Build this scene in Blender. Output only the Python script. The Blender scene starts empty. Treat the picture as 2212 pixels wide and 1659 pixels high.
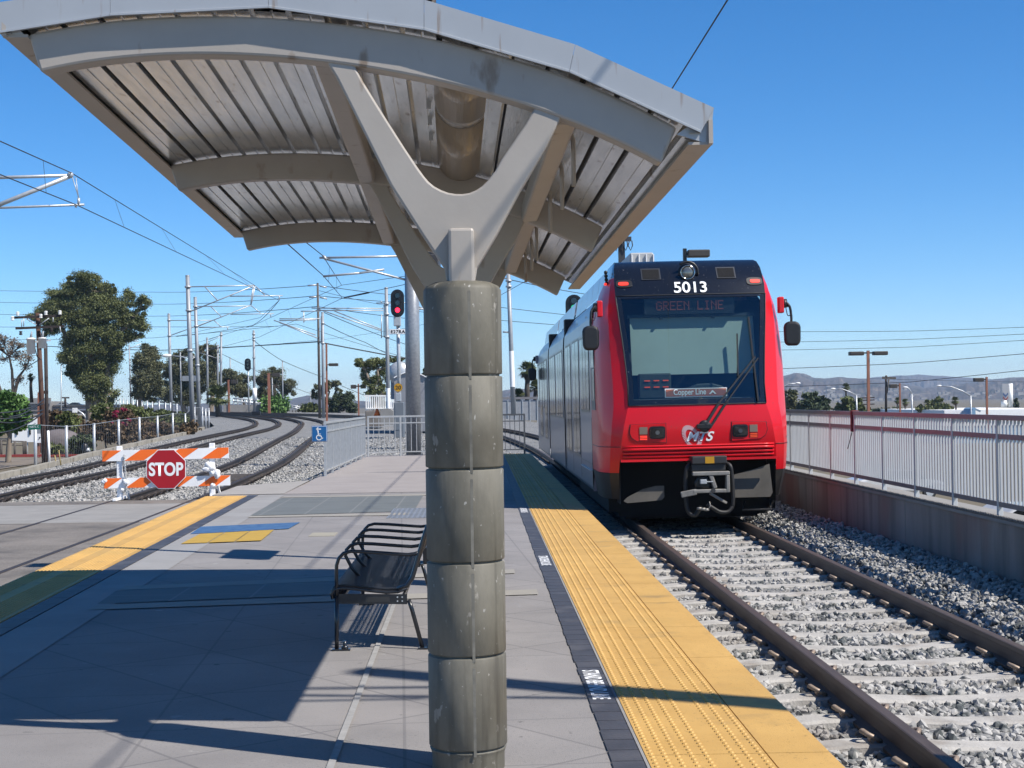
import bpy, math, random
import numpy as np
from mathutils import Vector, Matrix
random.seed(7)
rng = np.random.default_rng(11)
KALB = .585
SKY = (.72, .0, 6.); SKYS = .110; SKYSAT = 1.24; SUNE = 5.0; HAZE = 2.0e-4; EXPO = 0.52
S = bpy.context.scene
COL = S.collection

# ------------------------------------------------------------------ camera model (pixel grid 2212 x 1659)
F, CX, CY, H = 3250., 1106., 829.5, 1.55
YAW, PIT, RHO = math.radians(1.26), math.radians(.661), math.radians(.8)
fw = Vector((math.sin(YAW)*math.cos(PIT), math.cos(YAW)*math.cos(PIT), math.sin(PIT)))
r0 = Vector((math.cos(YAW), -math.sin(YAW), 0)); u0 = r0.cross(fw)
rt = r0*math.cos(RHO) - u0*math.sin(RHO); up = u0*math.cos(RHO) + r0*math.sin(RHO)
def P(px, py, Y):
    d = fw + rt*((px-CX)/F) - up*((py-CY)/F); t = Y/d.y
    return Vector((d.x*t, Y, H + d.z*t))
def G(px, py, z=0.):
    d = fw + rt*((px-CX)/F) - up*((py-CY)/F); t = (z-H)/d.z
    return Vector((d.x*t, d.y*t, z))
cd = bpy.data.cameras.new('camera'); co = bpy.data.objects.new('camera', cd); COL.objects.link(co)
cd.sensor_width = 36; cd.lens = F/2212*36; cd.clip_start = .1; cd.clip_end = 20000
M3 = Matrix((rt, up, -fw)).transposed().to_4x4(); M3.translation = (0, 0, H); co.matrix_world = M3
S.camera = co

# ------------------------------------------------------------------ materials
def lin(c):
    return tuple(((x/255)/12.92 if x/255 <= .04045 else ((x/255+.055)/1.055)**2.4) for x in c)
MATS = {}
def mat(name, col, rough=.6, metal=0., var=.12, scale=3., bump=0., bscale=60., coat=0., spec=.5, emit=None, estr=0., hue=None, detail=4, croug=.05, coords='pos', stretch=None):
    """col: linear albedo tuple; var: brightness variation; hue: second colour mixed by noise"""
    if name in MATS: return MATS[name]
    col = tuple(c*KALB for c in col); hue = tuple(c*KALB for c in hue) if hue else None
    m = bpy.data.materials.new(name); m.use_nodes = True; MATS[name] = m
    nt = m.node_tree; b = nt.nodes['Principled BSDF']
    b.inputs['Roughness'].default_value = rough; b.inputs['Metallic'].default_value = metal
    b.inputs['Specular IOR Level'].default_value = spec
    b.inputs['Coat Weight'].default_value = coat; b.inputs['Coat Roughness'].default_value = croug
    if emit:
        b.inputs['Emission Color'].default_value = (*emit, 1); b.inputs['Emission Strength'].default_value = estr
    if coords == 'pos':
        src = nt.nodes.new('ShaderNodeNewGeometry').outputs['Position']
    else:
        src = nt.nodes.new('ShaderNodeTexCoord').outputs['Object']
    if stretch:
        mp = nt.nodes.new('ShaderNodeMapping'); mp.inputs['Scale'].default_value = stretch
        nt.links.new(src, mp.inputs['Vector']); src = mp.outputs['Vector']
    n = nt.nodes.new('ShaderNodeTexNoise'); n.inputs['Scale'].default_value = scale; n.inputs['Detail'].default_value = detail
    n.inputs['Roughness'].default_value = .65
    nt.links.new(src, n.inputs['Vector'])
    mx = nt.nodes.new('ShaderNodeMix'); mx.data_type = 'RGBA'
    rmp = nt.nodes.new('ShaderNodeMapRange'); rmp.inputs['From Min'].default_value = .3; rmp.inputs['From Max'].default_value = .7
    nt.links.new(n.outputs['Fac'], rmp.inputs['Value']); nt.links.new(rmp.outputs['Result'], mx.inputs['Factor'])
    c2 = hue if hue else tuple(min(1, c*(1+var)) for c in col)
    mx.inputs['A'].default_value = (*tuple(c*(1-var) for c in col), 1); mx.inputs['B'].default_value = (*c2, 1)
    nt.links.new(mx.outputs['Result'], b.inputs['Base Color'])
    if bump:
        n2 = nt.nodes.new('ShaderNodeTexNoise'); n2.inputs['Scale'].default_value = bscale; n2.inputs['Detail'].default_value = 3
        nt.links.new(src, n2.inputs['Vector'])
        bp = nt.nodes.new('ShaderNodeBump'); bp.inputs['Strength'].default_value = bump; bp.inputs['Distance'].default_value = .01
        nt.links.new(n2.outputs['Fac'], bp.inputs['Height']); nt.links.new(bp.outputs['Normal'], b.inputs['Normal'])
    m['_mx'] = mx.name
    return m
def nodes(m):
    nt = m.node_tree
    return nt, nt.nodes['Principled BSDF'], nt.nodes[m['_mx']]
def overlay(m, fac_socket, col):
    """mix colour col over the base colour with factor socket"""
    nt, b, _ = nodes(m)
    src = b.inputs['Base Color'].links[0].from_socket
    mx = nt.nodes.new('ShaderNodeMix'); mx.data_type = 'RGBA'
    nt.links.new(fac_socket, mx.inputs['Factor']); nt.links.new(src, mx.inputs['A']); mx.inputs['B'].default_value = (*tuple(c*KALB for c in col), 1)
    nt.links.new(mx.outputs['Result'], b.inputs['Base Color'])
def ramp(nt, sock, lo, hi):
    r = nt.nodes.new('ShaderNodeMapRange'); r.inputs['From Min'].default_value = lo; r.inputs['From Max'].default_value = hi
    nt.links.new(sock, r.inputs['Value']); return r.outputs['Result']
def noise_spots(m, scale, lo, hi, col, detail=2, stretch=None):
    nt, b, _ = nodes(m)
    g = nt.nodes.new('ShaderNodeNewGeometry').outputs['Position']
    if stretch:
        mp = nt.nodes.new('ShaderNodeMapping'); mp.inputs['Scale'].default_value = stretch
        nt.links.new(g, mp.inputs['Vector']); g = mp.outputs['Vector']
    n = nt.nodes.new('ShaderNodeTexNoise'); n.inputs['Scale'].default_value = scale; n.inputs['Detail'].default_value = detail
    nt.links.new(g, n.inputs['Vector'])
    overlay(m, ramp(nt, n.outputs['Fac'], lo, hi), col)
def paver_lines(m, size, rot, width, col, aspect=1., strength=.6, offset=0.):
    nt, b, _ = nodes(m)
    g = nt.nodes.new('ShaderNodeNewGeometry').outputs['Position']
    mp = nt.nodes.new('ShaderNodeMapping'); mp.inputs['Rotation'].default_value = (0, 0, rot)
    nt.links.new(g, mp.inputs['Vector'])
    br = nt.nodes.new('ShaderNodeTexBrick'); br.offset = offset; br.inputs['Scale'].default_value = 1
    br.inputs['Brick Width'].default_value = size; br.inputs['Row Height'].default_value = size*aspect
    br.inputs['Mortar Size'].default_value = width; br.inputs['Mortar Smooth'].default_value = .3
    nt.links.new(mp.outputs['Vector'], br.inputs['Vector'])
    mu = nt.nodes.new('ShaderNodeMath'); mu.operation = 'MULTIPLY'; mu.inputs[1].default_value = strength
    nt.links.new(br.outputs['Fac'], mu.inputs[0])
    overlay(m, mu.outputs[0], col)

def slab_tint(m, w, h, rot, amt, dark, offset=0.):
    """every slab gets its own slight tone"""
    nt, b, _ = nodes(m)
    g = nt.nodes.new('ShaderNodeNewGeometry').outputs['Position']; mp = nt.nodes.new('ShaderNodeMapping'); mp.inputs['Rotation'].default_value = (0, 0, rot)
    nt.links.new(g, mp.inputs['Vector']); br = nt.nodes.new('ShaderNodeTexBrick'); br.offset = offset; br.inputs['Scale'].default_value = 1
    br.inputs['Brick Width'].default_value = w; br.inputs['Row Height'].default_value = h; br.inputs['Mortar Size'].default_value = 0
    br.inputs['Color1'].default_value = (0, 0, 0, 1); br.inputs['Color2'].default_value = (1, 1, 1, 1); nt.links.new(mp.outputs['Vector'], br.inputs['Vector'])
    mu = nt.nodes.new('ShaderNodeMath'); mu.operation = 'MULTIPLY'; mu.inputs[1].default_value = amt; nt.links.new(br.outputs['Color'], mu.inputs[0]); overlay(m, mu.outputs[0], dark)

# ------------------------------------------------------------------ mesh builder
class MB:
    def __init__(s): s.v = []; s.f = []; s.sm = []
    def add(s, vs, fs, smooth=False):
        o = len(s.v); s.v += [Vector(v) for v in vs]; s.f += [tuple(i+o for i in f) for f in fs]; s.sm += [smooth]*len(fs); return s
    def quad(s, a, b, c, d): return s.add([a, b, c, d], [(0, 1, 2, 3)])
    def poly(s, pts): return s.add(pts, [tuple(range(len(pts)))])
    def box(s, x0, x1, y0, y1, z0, z1):
        return s.add([(x, y, z) for z in (z0, z1) for y in (y0, y1) for x in (x0, x1)],
                     [(0, 2, 3, 1), (4, 5, 7, 6), (0, 1, 5, 4), (2, 6, 7, 3), (0, 4, 6, 2), (1, 3, 7, 5)])
    def bar(s, p, q, w, h, upv=(0, 0, 1)):
        p, q = Vector(p), Vector(q); d = (q-p).normalized(); u = Vector(upv)
        a = d.cross(u)
        if a.length < 1e-4: a = d.cross(Vector((0, 1, 0)))
        a.normalize(); b = a.cross(d).normalized()
        c = [(-w/2, -h/2), (w/2, -h/2), (w/2, h/2), (-w/2, h/2)]
        vs = [p+a*x+b*y for x, y in c] + [q+a*x+b*y for x, y in c]
        return s.add(vs, [(0, 1, 2, 3), (7, 6, 5, 4), (0, 4, 5, 1), (1, 5, 6, 2), (2, 6, 7, 3), (3, 7, 4, 0)])
    def tube(s, pts, r, n=8, cap=True, smooth=True):
        pts = [Vector(p) for p in pts]; k = len(pts)
        rs = r if isinstance(r, (list, tuple)) else [r]*k
        vs = []; prev = None
        for i, p in enumerate(pts):
            d = (pts[min(i+1, k-1)] - pts[max(i-1, 0)]).normalized()
            if prev is None:
                a = d.cross(Vector((0, 0, 1)));
                if a.length < 1e-3: a = d.cross(Vector((0, 1, 0)))
            else: a = prev - d*prev.dot(d)
            a.normalize(); prev = a; b = d.cross(a)
            vs += [p + (a*math.cos(2*math.pi*j/n) + b*math.sin(2*math.pi*j/n))*rs[i] for j in range(n)]
        fs = [(i*n+j, i*n+(j+1) % n, (i+1)*n+(j+1) % n, (i+1)*n+j) for i in range(k-1) for j in range(n)]
        s.add(vs, fs, smooth)
        if cap:
            s.add(vs[:n], [tuple(range(n))[::-1]]); s.add(vs[-n:], [tuple(range(n))])
        return s
    def prism(s, pts2, o, u, v, w):
        """polygon pts2 in frame origin o, axes u v, extruded by vector w"""
        o, u, v, w = Vector(o), Vector(u), Vector(v), Vector(w); n = len(pts2)
        a = [o+u*x+v*y for x, y in pts2]; b = [p+w for p in a]
        return s.add(a+b, [tuple(range(n))[::-1], tuple(range(n, 2*n))] + [(i, (i+1) % n, (i+1) % n+n, i+n) for i in range(n)])
    def lathe(s, prof, c, n=24, smooth=True):
        c = Vector(c); vs = [c+Vector((r*math.cos(2*math.pi*j/n), r*math.sin(2*math.pi*j/n), z)) for r, z in prof for j in range(n)]
        fs = [(i*n+j, i*n+(j+1) % n, (i+1)*n+(j+1) % n, (i+1)*n+j) for i in range(len(prof)-1) for j in range(n)]
        return s.add(vs, fs, smooth)
    def ball(s, c, r, n=10, m=6, smooth=True):
        r = r if isinstance(r, (tuple, list)) else (r, r, r); c = Vector(c)
        vs = [c+Vector((r[0]*math.sin(math.pi*i/m)*math.cos(2*math.pi*j/n), r[1]*math.sin(math.pi*i/m)*math.sin(2*math.pi*j/n), r[2]*math.cos(math.pi*i/m))) for i in range(m+1) for j in range(n)]
        return s.add(vs, [(i*n+j, (i+1)*n+j, (i+1)*n+(j+1) % n, i*n+(j+1) % n) for i in range(m) for j in range(n)], smooth)
    def disc(s, c, r, nrm, n=20, th=0.):
        c = Vector(c); nrm = Vector(nrm).normalized(); a = nrm.cross(Vector((0, 0, 1)))
        if a.length < 1e-3: a = Vector((1, 0, 0))
        a.normalize(); b = nrm.cross(a)
        p = [(r*math.cos(2*math.pi*j/n), r*math.sin(2*math.pi*j/n)) for j in range(n)]
        return s.prism(p, c, a, b, nrm*th) if th else s.poly([c+a*x+b*y for x, y in p])
BASE = {}
def obj(name, mb, m, parent=None, bevel=0., bseg=2, fix=True):
    base = BASE.get(parent.name, Vector()) if parent else Vector()
    me = bpy.data.meshes.new(name)
    me.from_pydata([tuple(v-base) for v in mb.v], [], mb.f); me.polygons.foreach_set('use_smooth', mb.sm)
    me.materials.append(m)
    o = bpy.data.objects.new(name, me); COL.objects.link(o)
    if parent: o.parent = parent
    BASE[o.name] = base
    if fix:
        import bmesh
        bm = bmesh.new(); bm.from_mesh(me); bmesh.ops.remove_doubles(bm, verts=bm.verts, dist=1e-5)
        bmesh.ops.recalc_face_normals(bm, faces=bm.faces); bm.to_mesh(me); bm.free()
    if bevel:
        md = o.modifiers.new('b', 'BEVEL'); md.width = bevel; md.segments = bseg; md.limit_method = 'ANGLE'; md.angle_limit = math.radians(35)
    return o
def npobj(name, V, Fc, m, parent=None, smooth=False, k=None):
    V = np.asarray(V, dtype=np.float32); Fc = np.asarray(Fc, dtype=np.int32)
    base = BASE.get(parent.name, Vector()) if parent else Vector()
    V = V - np.array(base, dtype=np.float32)
    k = Fc.shape[1]; me = bpy.data.meshes.new(name)
    me.vertices.add(len(V)); me.vertices.foreach_set('co', V.ravel())
    me.loops.add(Fc.size); me.loops.foreach_set('vertex_index', Fc.ravel())
    me.polygons.add(len(Fc)); me.polygons.foreach_set('loop_start', np.arange(len(Fc), dtype=np.int32)*k)
    me.polygons.foreach_set('loop_total', np.full(len(Fc), k, dtype=np.int32))
    me.polygons.foreach_set('use_smooth', np.full(len(Fc), smooth))
    me.update(calc_edges=True); me.materials.append(m)
    o = bpy.data.objects.new(name, me); COL.objects.link(o)
    if parent: o.parent = parent
    BASE[o.name] = base
    return o
def thing(name, loc, label, cat, group=None):
    o = bpy.data.objects.new(name, None); COL.objects.link(o); o.location = loc; o.empty_display_size = .1
    BASE[o.name] = Vector(loc); o['label'] = label; o['category'] = cat
    if group: o['group'] = group
    return o
def tag(o, label, cat, group=None):
    o['label'] = label; o['category'] = cat
    if group: o['group'] = group
    return o
def struct(o, kind='structure'): o['kind'] = kind; return o
def copypart(o, parent, loc=None):
    c = o.copy(); COL.objects.link(c); c.parent = parent; BASE[c.name] = BASE[o.name]
    if loc is not None: c.location = loc
    return c
def text(name, body, size, c, xd, yd, m, parent=None, offset=0., th=.0, spacing=1., sx=1., shear=0.):
    cu = bpy.data.curves.new(name, 'FONT'); cu.body = body; cu.size = size; cu.align_x = 'CENTER'; cu.align_y = 'CENTER'
    cu.offset = offset; cu.extrude = th; cu.space_character = spacing; cu.shear = shear
    t = bpy.data.objects.new(name+'_c', cu); COL.objects.link(t)
    dg = bpy.context.evaluated_depsgraph_get(); me = bpy.data.meshes.new_from_object(t.evaluated_get(dg))
    bpy.data.objects.remove(t); bpy.data.curves.remove(cu)
    xd, yd, c = Vector(xd).normalized(), Vector(yd).normalized(), Vector(c); zd = xd.cross(yd)
    base = BASE.get(parent.name, Vector()) if parent else Vector()
    xs = [v.co.x for v in me.vertices]; ys = [v.co.y for v in me.vertices]
    mx, my = (min(xs)+max(xs))/2, (min(ys)+max(ys))/2
    for v in me.vertices:
        v.co = c + xd*((v.co.x-mx)*sx) + yd*(v.co.y-my) + zd*v.co.z - base
    me.materials.clear(); me.materials.append(m)
    o = bpy.data.objects.new(name, me); COL.objects.link(o)
    if parent: o.parent = parent
    BASE[o.name] = base
    return o

# ------------------------------------------------------------------ terrain functions
def zr(Y):
    if Y < 40: return -.2
    if Y > 175: return -.2 + .0105*130
    if Y < 50: return -.2 + .0105*(Y-40)**2/20
    return -.2 + .0105*(Y-45)
def interp(pts, Y):
    ys = [p[1] for p in pts]; xs = [p[0] for p in pts]
    return float(np.interp(Y, ys, xs))
def smooth_path(ctrl, step=1.5):
    """Catmull-Rom through (x, y) control points"""
    c = [2*np.array(ctrl[0])-np.array(ctrl[1])] + [np.array(p) for p in ctrl] + [2*np.array(ctrl[-1])-np.array(ctrl[-2])]
    out = []
    for i in range(1, len(c)-2):
        n = max(2, int(np.linalg.norm(c[i+1]-c[i])/step))
        for k in range(n):
            t = k/n
            out.append(.5*((2*c[i]) + (-c[i-1]+c[i+1])*t + (2*c[i-1]-5*c[i]+4*c[i+1]-c[i+2])*t*t + (-c[i-1]+3*c[i]-3*c[i+1]+c[i+2])*t**3))
    out.append(c[-2]); return out
TRAM_T = smooth_path([(2.98, -6), (2.98, 15), (2.98, 30), (2.95, 44), (2.45, 58), (1.0, 75), (-2.0, 92), (-7.2, 112), (-15, 131), (-25, 149), (-38, 166), (-60, 186)])
A_T = smooth_path([(-5.75, 6), (-5.9, 16), (-6.12, 28), (-6.9, 47), (-8.1, 65), (-9.5, 85), (-12, 106), (-17.5, 128), (-26, 146.5), (-39, 163), (-58, 178)])
B_T = smooth_path([(-9.3, 10), (-10.0, 22), (-10.75, 34), (-11.25, 46), (-12.1, 60), (-12.6, 75), (-12.9, 88), (-14.2, 101), (-17.6, 118), (-24.5, 139), (-37, 158), (-58, 174)])
XK = [(-10.5, 0), (-11.6, 25), (-13.1, 41), (-14.2, 54), (-14.9, 64), (-15.6, 77), (-16.2, 86), (-17.6, 100), (-21, 117), (-29, 138), (-42, 157), (-64, 174)]
XR = [(5.1, 0), (5.1, 48), (5.6, 70), (4.6, 92), (2.0, 110), (-4, 130), (-16, 150), (-34, 170), (-60, 190)]
# ------------------------------------------------------------------ palette
Mconc = mat('pale_concrete', (.40, .385, .36), .85, var=.12, scale=2., bump=.3, bscale=90)
Mwall = mat('wall_concrete', (.40, .36, .325), .85, var=.25, scale=1.2, bump=.3, bscale=40, stretch=(1, 1, .35))
noise_spots(Mwall, 2.2, .5, .72, (.20, .17, .15), detail=9, stretch=(1, 1.6, .12)); noise_spots(Mwall, .35, .5, .62, (.34, .17, .13), detail=6, stretch=(1, 1, .6))  # streaks are stains; red-brown clouds put the tram's bounced red into the colour
Mpav = mat('grey_pavers', (.385, .362, .345), .8, var=.16, scale=1.1, bump=.35, bscale=160, detail=8)
noise_spots(Mpav, 60, .56, .75, (.27, .26, .26)); noise_spots(Mpav, .9, .52, .8, (.47, .435, .41), detail=5); noise_spots(Mpav, .55, .56, .8, (.24, .22, .21), detail=9, stretch=(1, .6, 1)); noise_spots(Mpav, 9, .715, .735, (.21, .20, .19), detail=2); noise_spots(Mpav, 5.5, .69, .72, (.5, .48, .45), detail=7)
paver_lines(Mpav, 1.22, math.radians(52), .010, (.14, .135, .14), aspect=.62, strength=.5)
paver_lines(Mpav, 1.22, math.radians(-3), .009, (.15, .145, .15), aspect=.75, strength=.45)
Mband = mat('light_paving', (.44, .43, .415), .8, var=.1, scale=2, bump=.3, bscale=150, detail=7)
Mdark = mat('dark_pavers', (.085, .085, .095), .55, var=.2, scale=5, bump=.3, bscale=60)
Mgreen = mat('green_slabs', (.21, .225, .215), .7, var=.1, scale=2, bump=.2, bscale=100)
paver_lines(Mgreen, .62, 0, .012, (.34, .34, .32), aspect=1., strength=.8)
Myel = mat('yellow_tactile', (.86, .505, .13), .62, var=.1, scale=1.6, bump=.25, bscale=120, detail=6, hue=(.97, .59, .17))
noise_spots(Myel, 4., .56, .85, (.70, .42, .12), detail=6, stretch=(3, .7, 1))
noise_spots(Myel, 55., .63, .75, (.42, .27, .07), detail=3)
noise_spots(Myel, 1.1, .55, .75, (.78, .50, .15), detail=6); noise_spots(Myel, 2.7, .60, .74, (.50, .33, .12), detail=9, stretch=(.7, 1, 1))
slab_tint(Myel, 1.6, 1.22, 0, .22, (.62, .36, .10)); slab_tint(Mpav, 1.22, .756, math.radians(52), .22, (.25, .235, .225)); slab_tint(Mpav, 1.22, .915, math.radians(-3), .16, (.48, .45, .43))
Myel2 = mat('yellow_paint', (.72, .45, .05), .6, var=.1, scale=6)
Mblue = mat('blue_paint', (.055, .16, .40), .6, var=.25, scale=9, hue=(.12, .25, .45))
Masph = mat('asphalt', (.27, .24, .21), .9, var=.25, scale=1.3, bump=.8, bscale=90, detail=8)
noise_spots(Masph, 45, .55, .7, (.42, .39, .35), detail=3); noise_spots(Masph, 1.6, .5, .7, (.17, .155, .14), detail=9)
Mlot = mat('lot_asphalt', (.30, .245, .185), .9, var=.2, scale=.4, bump=.3, bscale=40, detail=6)
Mdirt = mat('dry_ground', (.30, .23, .15), .95, var=.3, scale=.35, bump=.5, bscale=12, detail=8, hue=(.22, .19, .11))
# gravel bed: voronoi cells give individual stones
Mgrav = mat('gravel', (.33, .33, .325), .85, var=.15, scale=.5)
nt, b_, mx_ = nodes(Mgrav)
g_ = nt.nodes.new('ShaderNodeNewGeometry').outputs['Position']
vo = nt.nodes.new('ShaderNodeTexVoronoi'); vo.inputs['Scale'].default_value = 17; nt.links.new(g_, vo.inputs['Vector'])
sp = nt.nodes.new('ShaderNodeSeparateColor'); nt.links.new(vo.outputs['Color'], sp.inputs['Color'])
overlay(Mgrav, ramp(nt, sp.outputs['Red'], .1, 1.15), (.52, .51, .49))
overlay(Mgrav, ramp(nt, sp.outputs['Green'], .55, 1.3), (.10, .115, .115))
bp = nt.nodes.new('ShaderNodeBump'); bp.inputs['Strength'].default_value = 1.; bp.inputs['Distance'].default_value = .05; bp.invert = True
nt.links.new(vo.outputs['Distance'], bp.inputs['Height']); nt.links.new(bp.outputs['Normal'], b_.inputs['Normal'])
Mstone = mat('stones', (.50, .49, .465), .8, var=.2, scale=14, detail=2, hue=(.76, .74, .70))
noise_spots(Mstone, 9, .5, .62, (.13, .145, .145), detail=1)
Mtie = mat('tie_concrete', (.62, .595, .55), .85, var=.22, scale=4, bump=.5, bscale=60, detail=7)
Mrail = mat('rail_steel', (.15, .112, .09), .55, metal=.3, var=.25, scale=6, bump=.2, bscale=50, stretch=(6, .6, 6))
Mrailt = mat('far_rail_steel', (.07, .055, .047), .6, metal=.2, var=.2, scale=4)
Mclip = mat('clip_steel', (.48, .37, .28), .5, metal=.25, var=.3, scale=30)
Mgalv = mat('galvanised_steel', (.74, .77, .79), .42, metal=.35, var=.12, scale=9, detail=5)
Mgalv2 = mat('grey_painted_steel', (.46, .49, .52), .5, metal=.2, var=.1, scale=3, detail=5)
Mwhite = mat('white_paint', (1.4, 1.39, 1.36), .6, var=.05, scale=5)
Mpgrey = mat('shelter_paint', (.60, .54, .47), .42, var=.06, scale=3, bump=.04, bscale=60)
Mfasc = mat('fascia_metal', (.62, .65, .68), .42, metal=.15, var=.05, scale=2, detail=6)
noise_spots(Mfasc, 3.5, .63, .72, (.40, .30, .22), detail=5, stretch=(6, 1, .5))
Mdeck = mat('galvalume_deck', (1.38, 1.44, 1.48), .22, metal=.85, var=.22, scale=2.5, detail=6, stretch=(8, .7, 1), bump=.05, bscale=14)
noise_spots(Mdeck, 6, .62, .78, (.40, .28, .20), detail=5, stretch=(5, 1.2, 1))
Mslot = mat('dark_slot', (.012, .012, .012), .8, var=.2)
Mcol = mat('sealed_brown_concrete', (.205, .190, .142), .62, var=.3, scale=3.2, detail=10, coat=0., croug=.3, bump=.1, bscale=35, stretch=(1.5, 1.5, .7), hue=(.285, .262, .205))
noise_spots(Mcol, 2.6, .5, .75, (.12, .105, .075), detail=9); noise_spots(Mcol, 34, .69, .72, (.50, .48, .43), detail=5, stretch=(1.2, 1.2, .8)); noise_spots(Mcol, 13, .66, .69, (.44, .41, .35), detail=8, stretch=(1, 1, .7)); noise_spots(Mcol, 55, .71, .74, (.36, .34, .29), detail=3)
noise_spots(Mcol, 7, .55, .85, (.07, .06, .042), detail=4, stretch=(3.2, 3.2, .18))
Mblack = mat('black_paint', (.016, .016, .018), .38, var=.2, scale=20)
Mblackp = mat('black_plastic', (.02, .02, .021), .45, var=.2, scale=20)
Mbench = mat('bench_enamel', (.020, .023, .03), .3, var=.2, scale=25, coat=.4)
Mred = mat('tram_red', (1.02, .006, .018), .4, var=.03, scale=1, coat=.22, croug=.08, spec=.35)
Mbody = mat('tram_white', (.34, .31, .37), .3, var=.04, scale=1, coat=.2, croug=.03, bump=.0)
nt, b_, _ = nodes(Mbody)   # slight panel waviness so that reflections wobble
n_ = nt.nodes.new('ShaderNodeTexNoise'); n_.inputs['Scale'].default_value = 2.2; n_.inputs['Detail'].default_value = 1
nt.links.new(nt.nodes.new('ShaderNodeNewGeometry').outputs['Position'], n_.inputs['Vector'])
bp = nt.nodes.new('ShaderNodeBump'); bp.inputs['Strength'].default_value = .25; bp.inputs['Distance'].default_value = .03
nt.links.new(n_.outputs['Fac'], bp.inputs['Height']); nt.links.new(bp.outputs['Normal'], b_.inputs['Normal']); nt.links.new(bp.outputs['Normal'], b_.inputs['Coat Normal'])
Mcap = mat('tram_black_gloss', (.012, .013, .018), .2, var=.1, scale=2, coat=.6, croug=.08)
noise_spots(Mcap, 30, .70, .73, (.12, .12, .12), detail=2)
Mskirt = mat('tram_skirt', (.022, .021, .02), .5, var=.3, scale=5, detail=6)
Mflap = mat('rubber_flap', (.17, .155, .13), .7, var=.25, scale=3, detail=6)
Mrubber = mat('rubber', (.02, .02, .02), .6, var=.2)
Msteel = mat('coupler_steel', (.42, .40, .36), .5, metal=.3, var=.25, scale=8)
Mglassd = mat('dark_side_glass', (.010, .012, .014), .12, var=.05, spec=.12)
Mchrome = mat('lamp_reflector', (.75, .75, .72), .12, metal=1., var=.05)
Mlens = mat('dark_lamp_glass', (.015, .016, .018), .08, var=.05, coat=1.)
Mclear = mat('grey_reflector', (.36, .28, .22), .3, var=.1)
Mmark = mat('lit_marker_red', (.6, .03, .02), .4, emit=(1, .05, .03), estr=.9)
Morl = mat('lit_marker_orange', (.7, .08, .02), .4, emit=(1, .10, .03), estr=.35)
Mledred = mat('signal_red_lit', (.9, .05, .05), .4, emit=(1, .02, .06), estr=2.5)
Mledgrn = mat('signal_green_lit', (.05, .8, .4), .4, emit=(.03, .9, .45), estr=.5)
Mled = mat('led_dots', (.16, .06, .045), .5, emit=(.55, .16, .10), estr=.13)
Mblind = mat('sun_blind', (.52, .62, .57), .85, var=.05, scale=2)
Mdash = mat('cab_dash', (.05, .07, .075), .6, var=.2, scale=4)
Mbrown = mat('sign_brown', (.70, .24, .15), .6, var=.05)
Mlet = mat('white_lettering', (1.42, 1.42, 1.40), .5, var=.02)
Mletb = mat('black_lettering', (.02, .02, .02), .6, var=.02)
Mlogo = mat('logo_pale', (1.0, .62, .66), .5, var=.05)
Myels = mat('sign_yellow', (.78, .40, .012), .5, var=.04)
Msblue = mat('sign_blue', (.01, .17, .48), .45, var=.04)
Mstop = mat('sign_red', (.62, .008, .02), .4, var=.05)
Morange = mat('barricade_orange', (1.5, .26, .022), .5, var=.06, scale=4)
Mbarw = mat('barricade_white', (1.45, 1.44, 1.42), .5, var=.06, scale=4)
Mplast = mat('plastic_bag', (1.4, 1.4, 1.4), .35, var=.1, scale=10)
Mgreens = mat('sign_green', (.01, .19, .12), .5, var=.05)
Mwood = mat('creosoted_wood', (.135, .065, .042), .85, var=.35, scale=3, bump=.4, bscale=20, stretch=(6, 6, .4))
Mwoodd = mat('weathered_dark_wood', (.06, .045, .04), .85, var=.3, scale=3, stretch=(6, 6, .4))
Mwoodg = mat('grey_wood', (.16, .14, .125), .85, var=.3, scale=3, stretch=(6, 6, .4))
Mtrans = mat('transformer_enamel', (1.42, 1.40, 1.33), .45, var=.08, scale=3)
Morp = mat('orange_lamp_post', (.46, .19, .115), .6, var=.15, scale=3)
Mlampb = mat('bronze_lamp_head', (.075, .062, .05), .5, var=.15)
Mwire = mat('wire_dark', (.035, .04, .05), .6, var=.1)
Mbark = mat('pale_bark', (.36, .29, .22), .9, var=.3, scale=1.2, detail=6)
Mbarkd = mat('dark_bark', (.12, .10, .08), .9, var=.3, scale=1.2, detail=6)
def leafm(name, a, b, scale=.8, rough=.6):
    m = mat(name, a, rough, var=.35, scale=scale, hue=b, detail=3, spec=.25)
    return m
Leuc = leafm('eucalyptus_leaves', (.12, .155, .05), (.31, .335, .125), .5)
Leucd = leafm('dusty_eucalyptus_leaves', (.13, .15, .075), (.28, .28, .14), .5)
Lbrown = leafm('thin_brown_foliage', (.27, .20, .15), (.40, .31, .22), .6)
Lgreen = leafm('fresh_green_leaves', (.11, .26, .055), (.24, .42, .11), 1.2)
Lred = leafm('red_brown_shrub_leaves', (.16, .105, .065), (.26, .18, .10), .8)
Lolive = leafm('olive_shrub_leaves', (.11, .155, .045), (.24, .27, .09), .8)
Lblue = leafm('dark_shrub_leaves', (.07, .105, .055), (.14, .18, .09), .8)
Lmag = leafm('magenta_flowers', (.45, .03, .09), (.62, .06, .16), .8)
Lpalm = leafm('palm_leaves', (.11, .15, .05), (.26, .29, .11), 1.)
Lpalmd = leafm('dead_palm_skirt', (.22, .16, .09), (.16, .115, .06), 1.)

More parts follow.
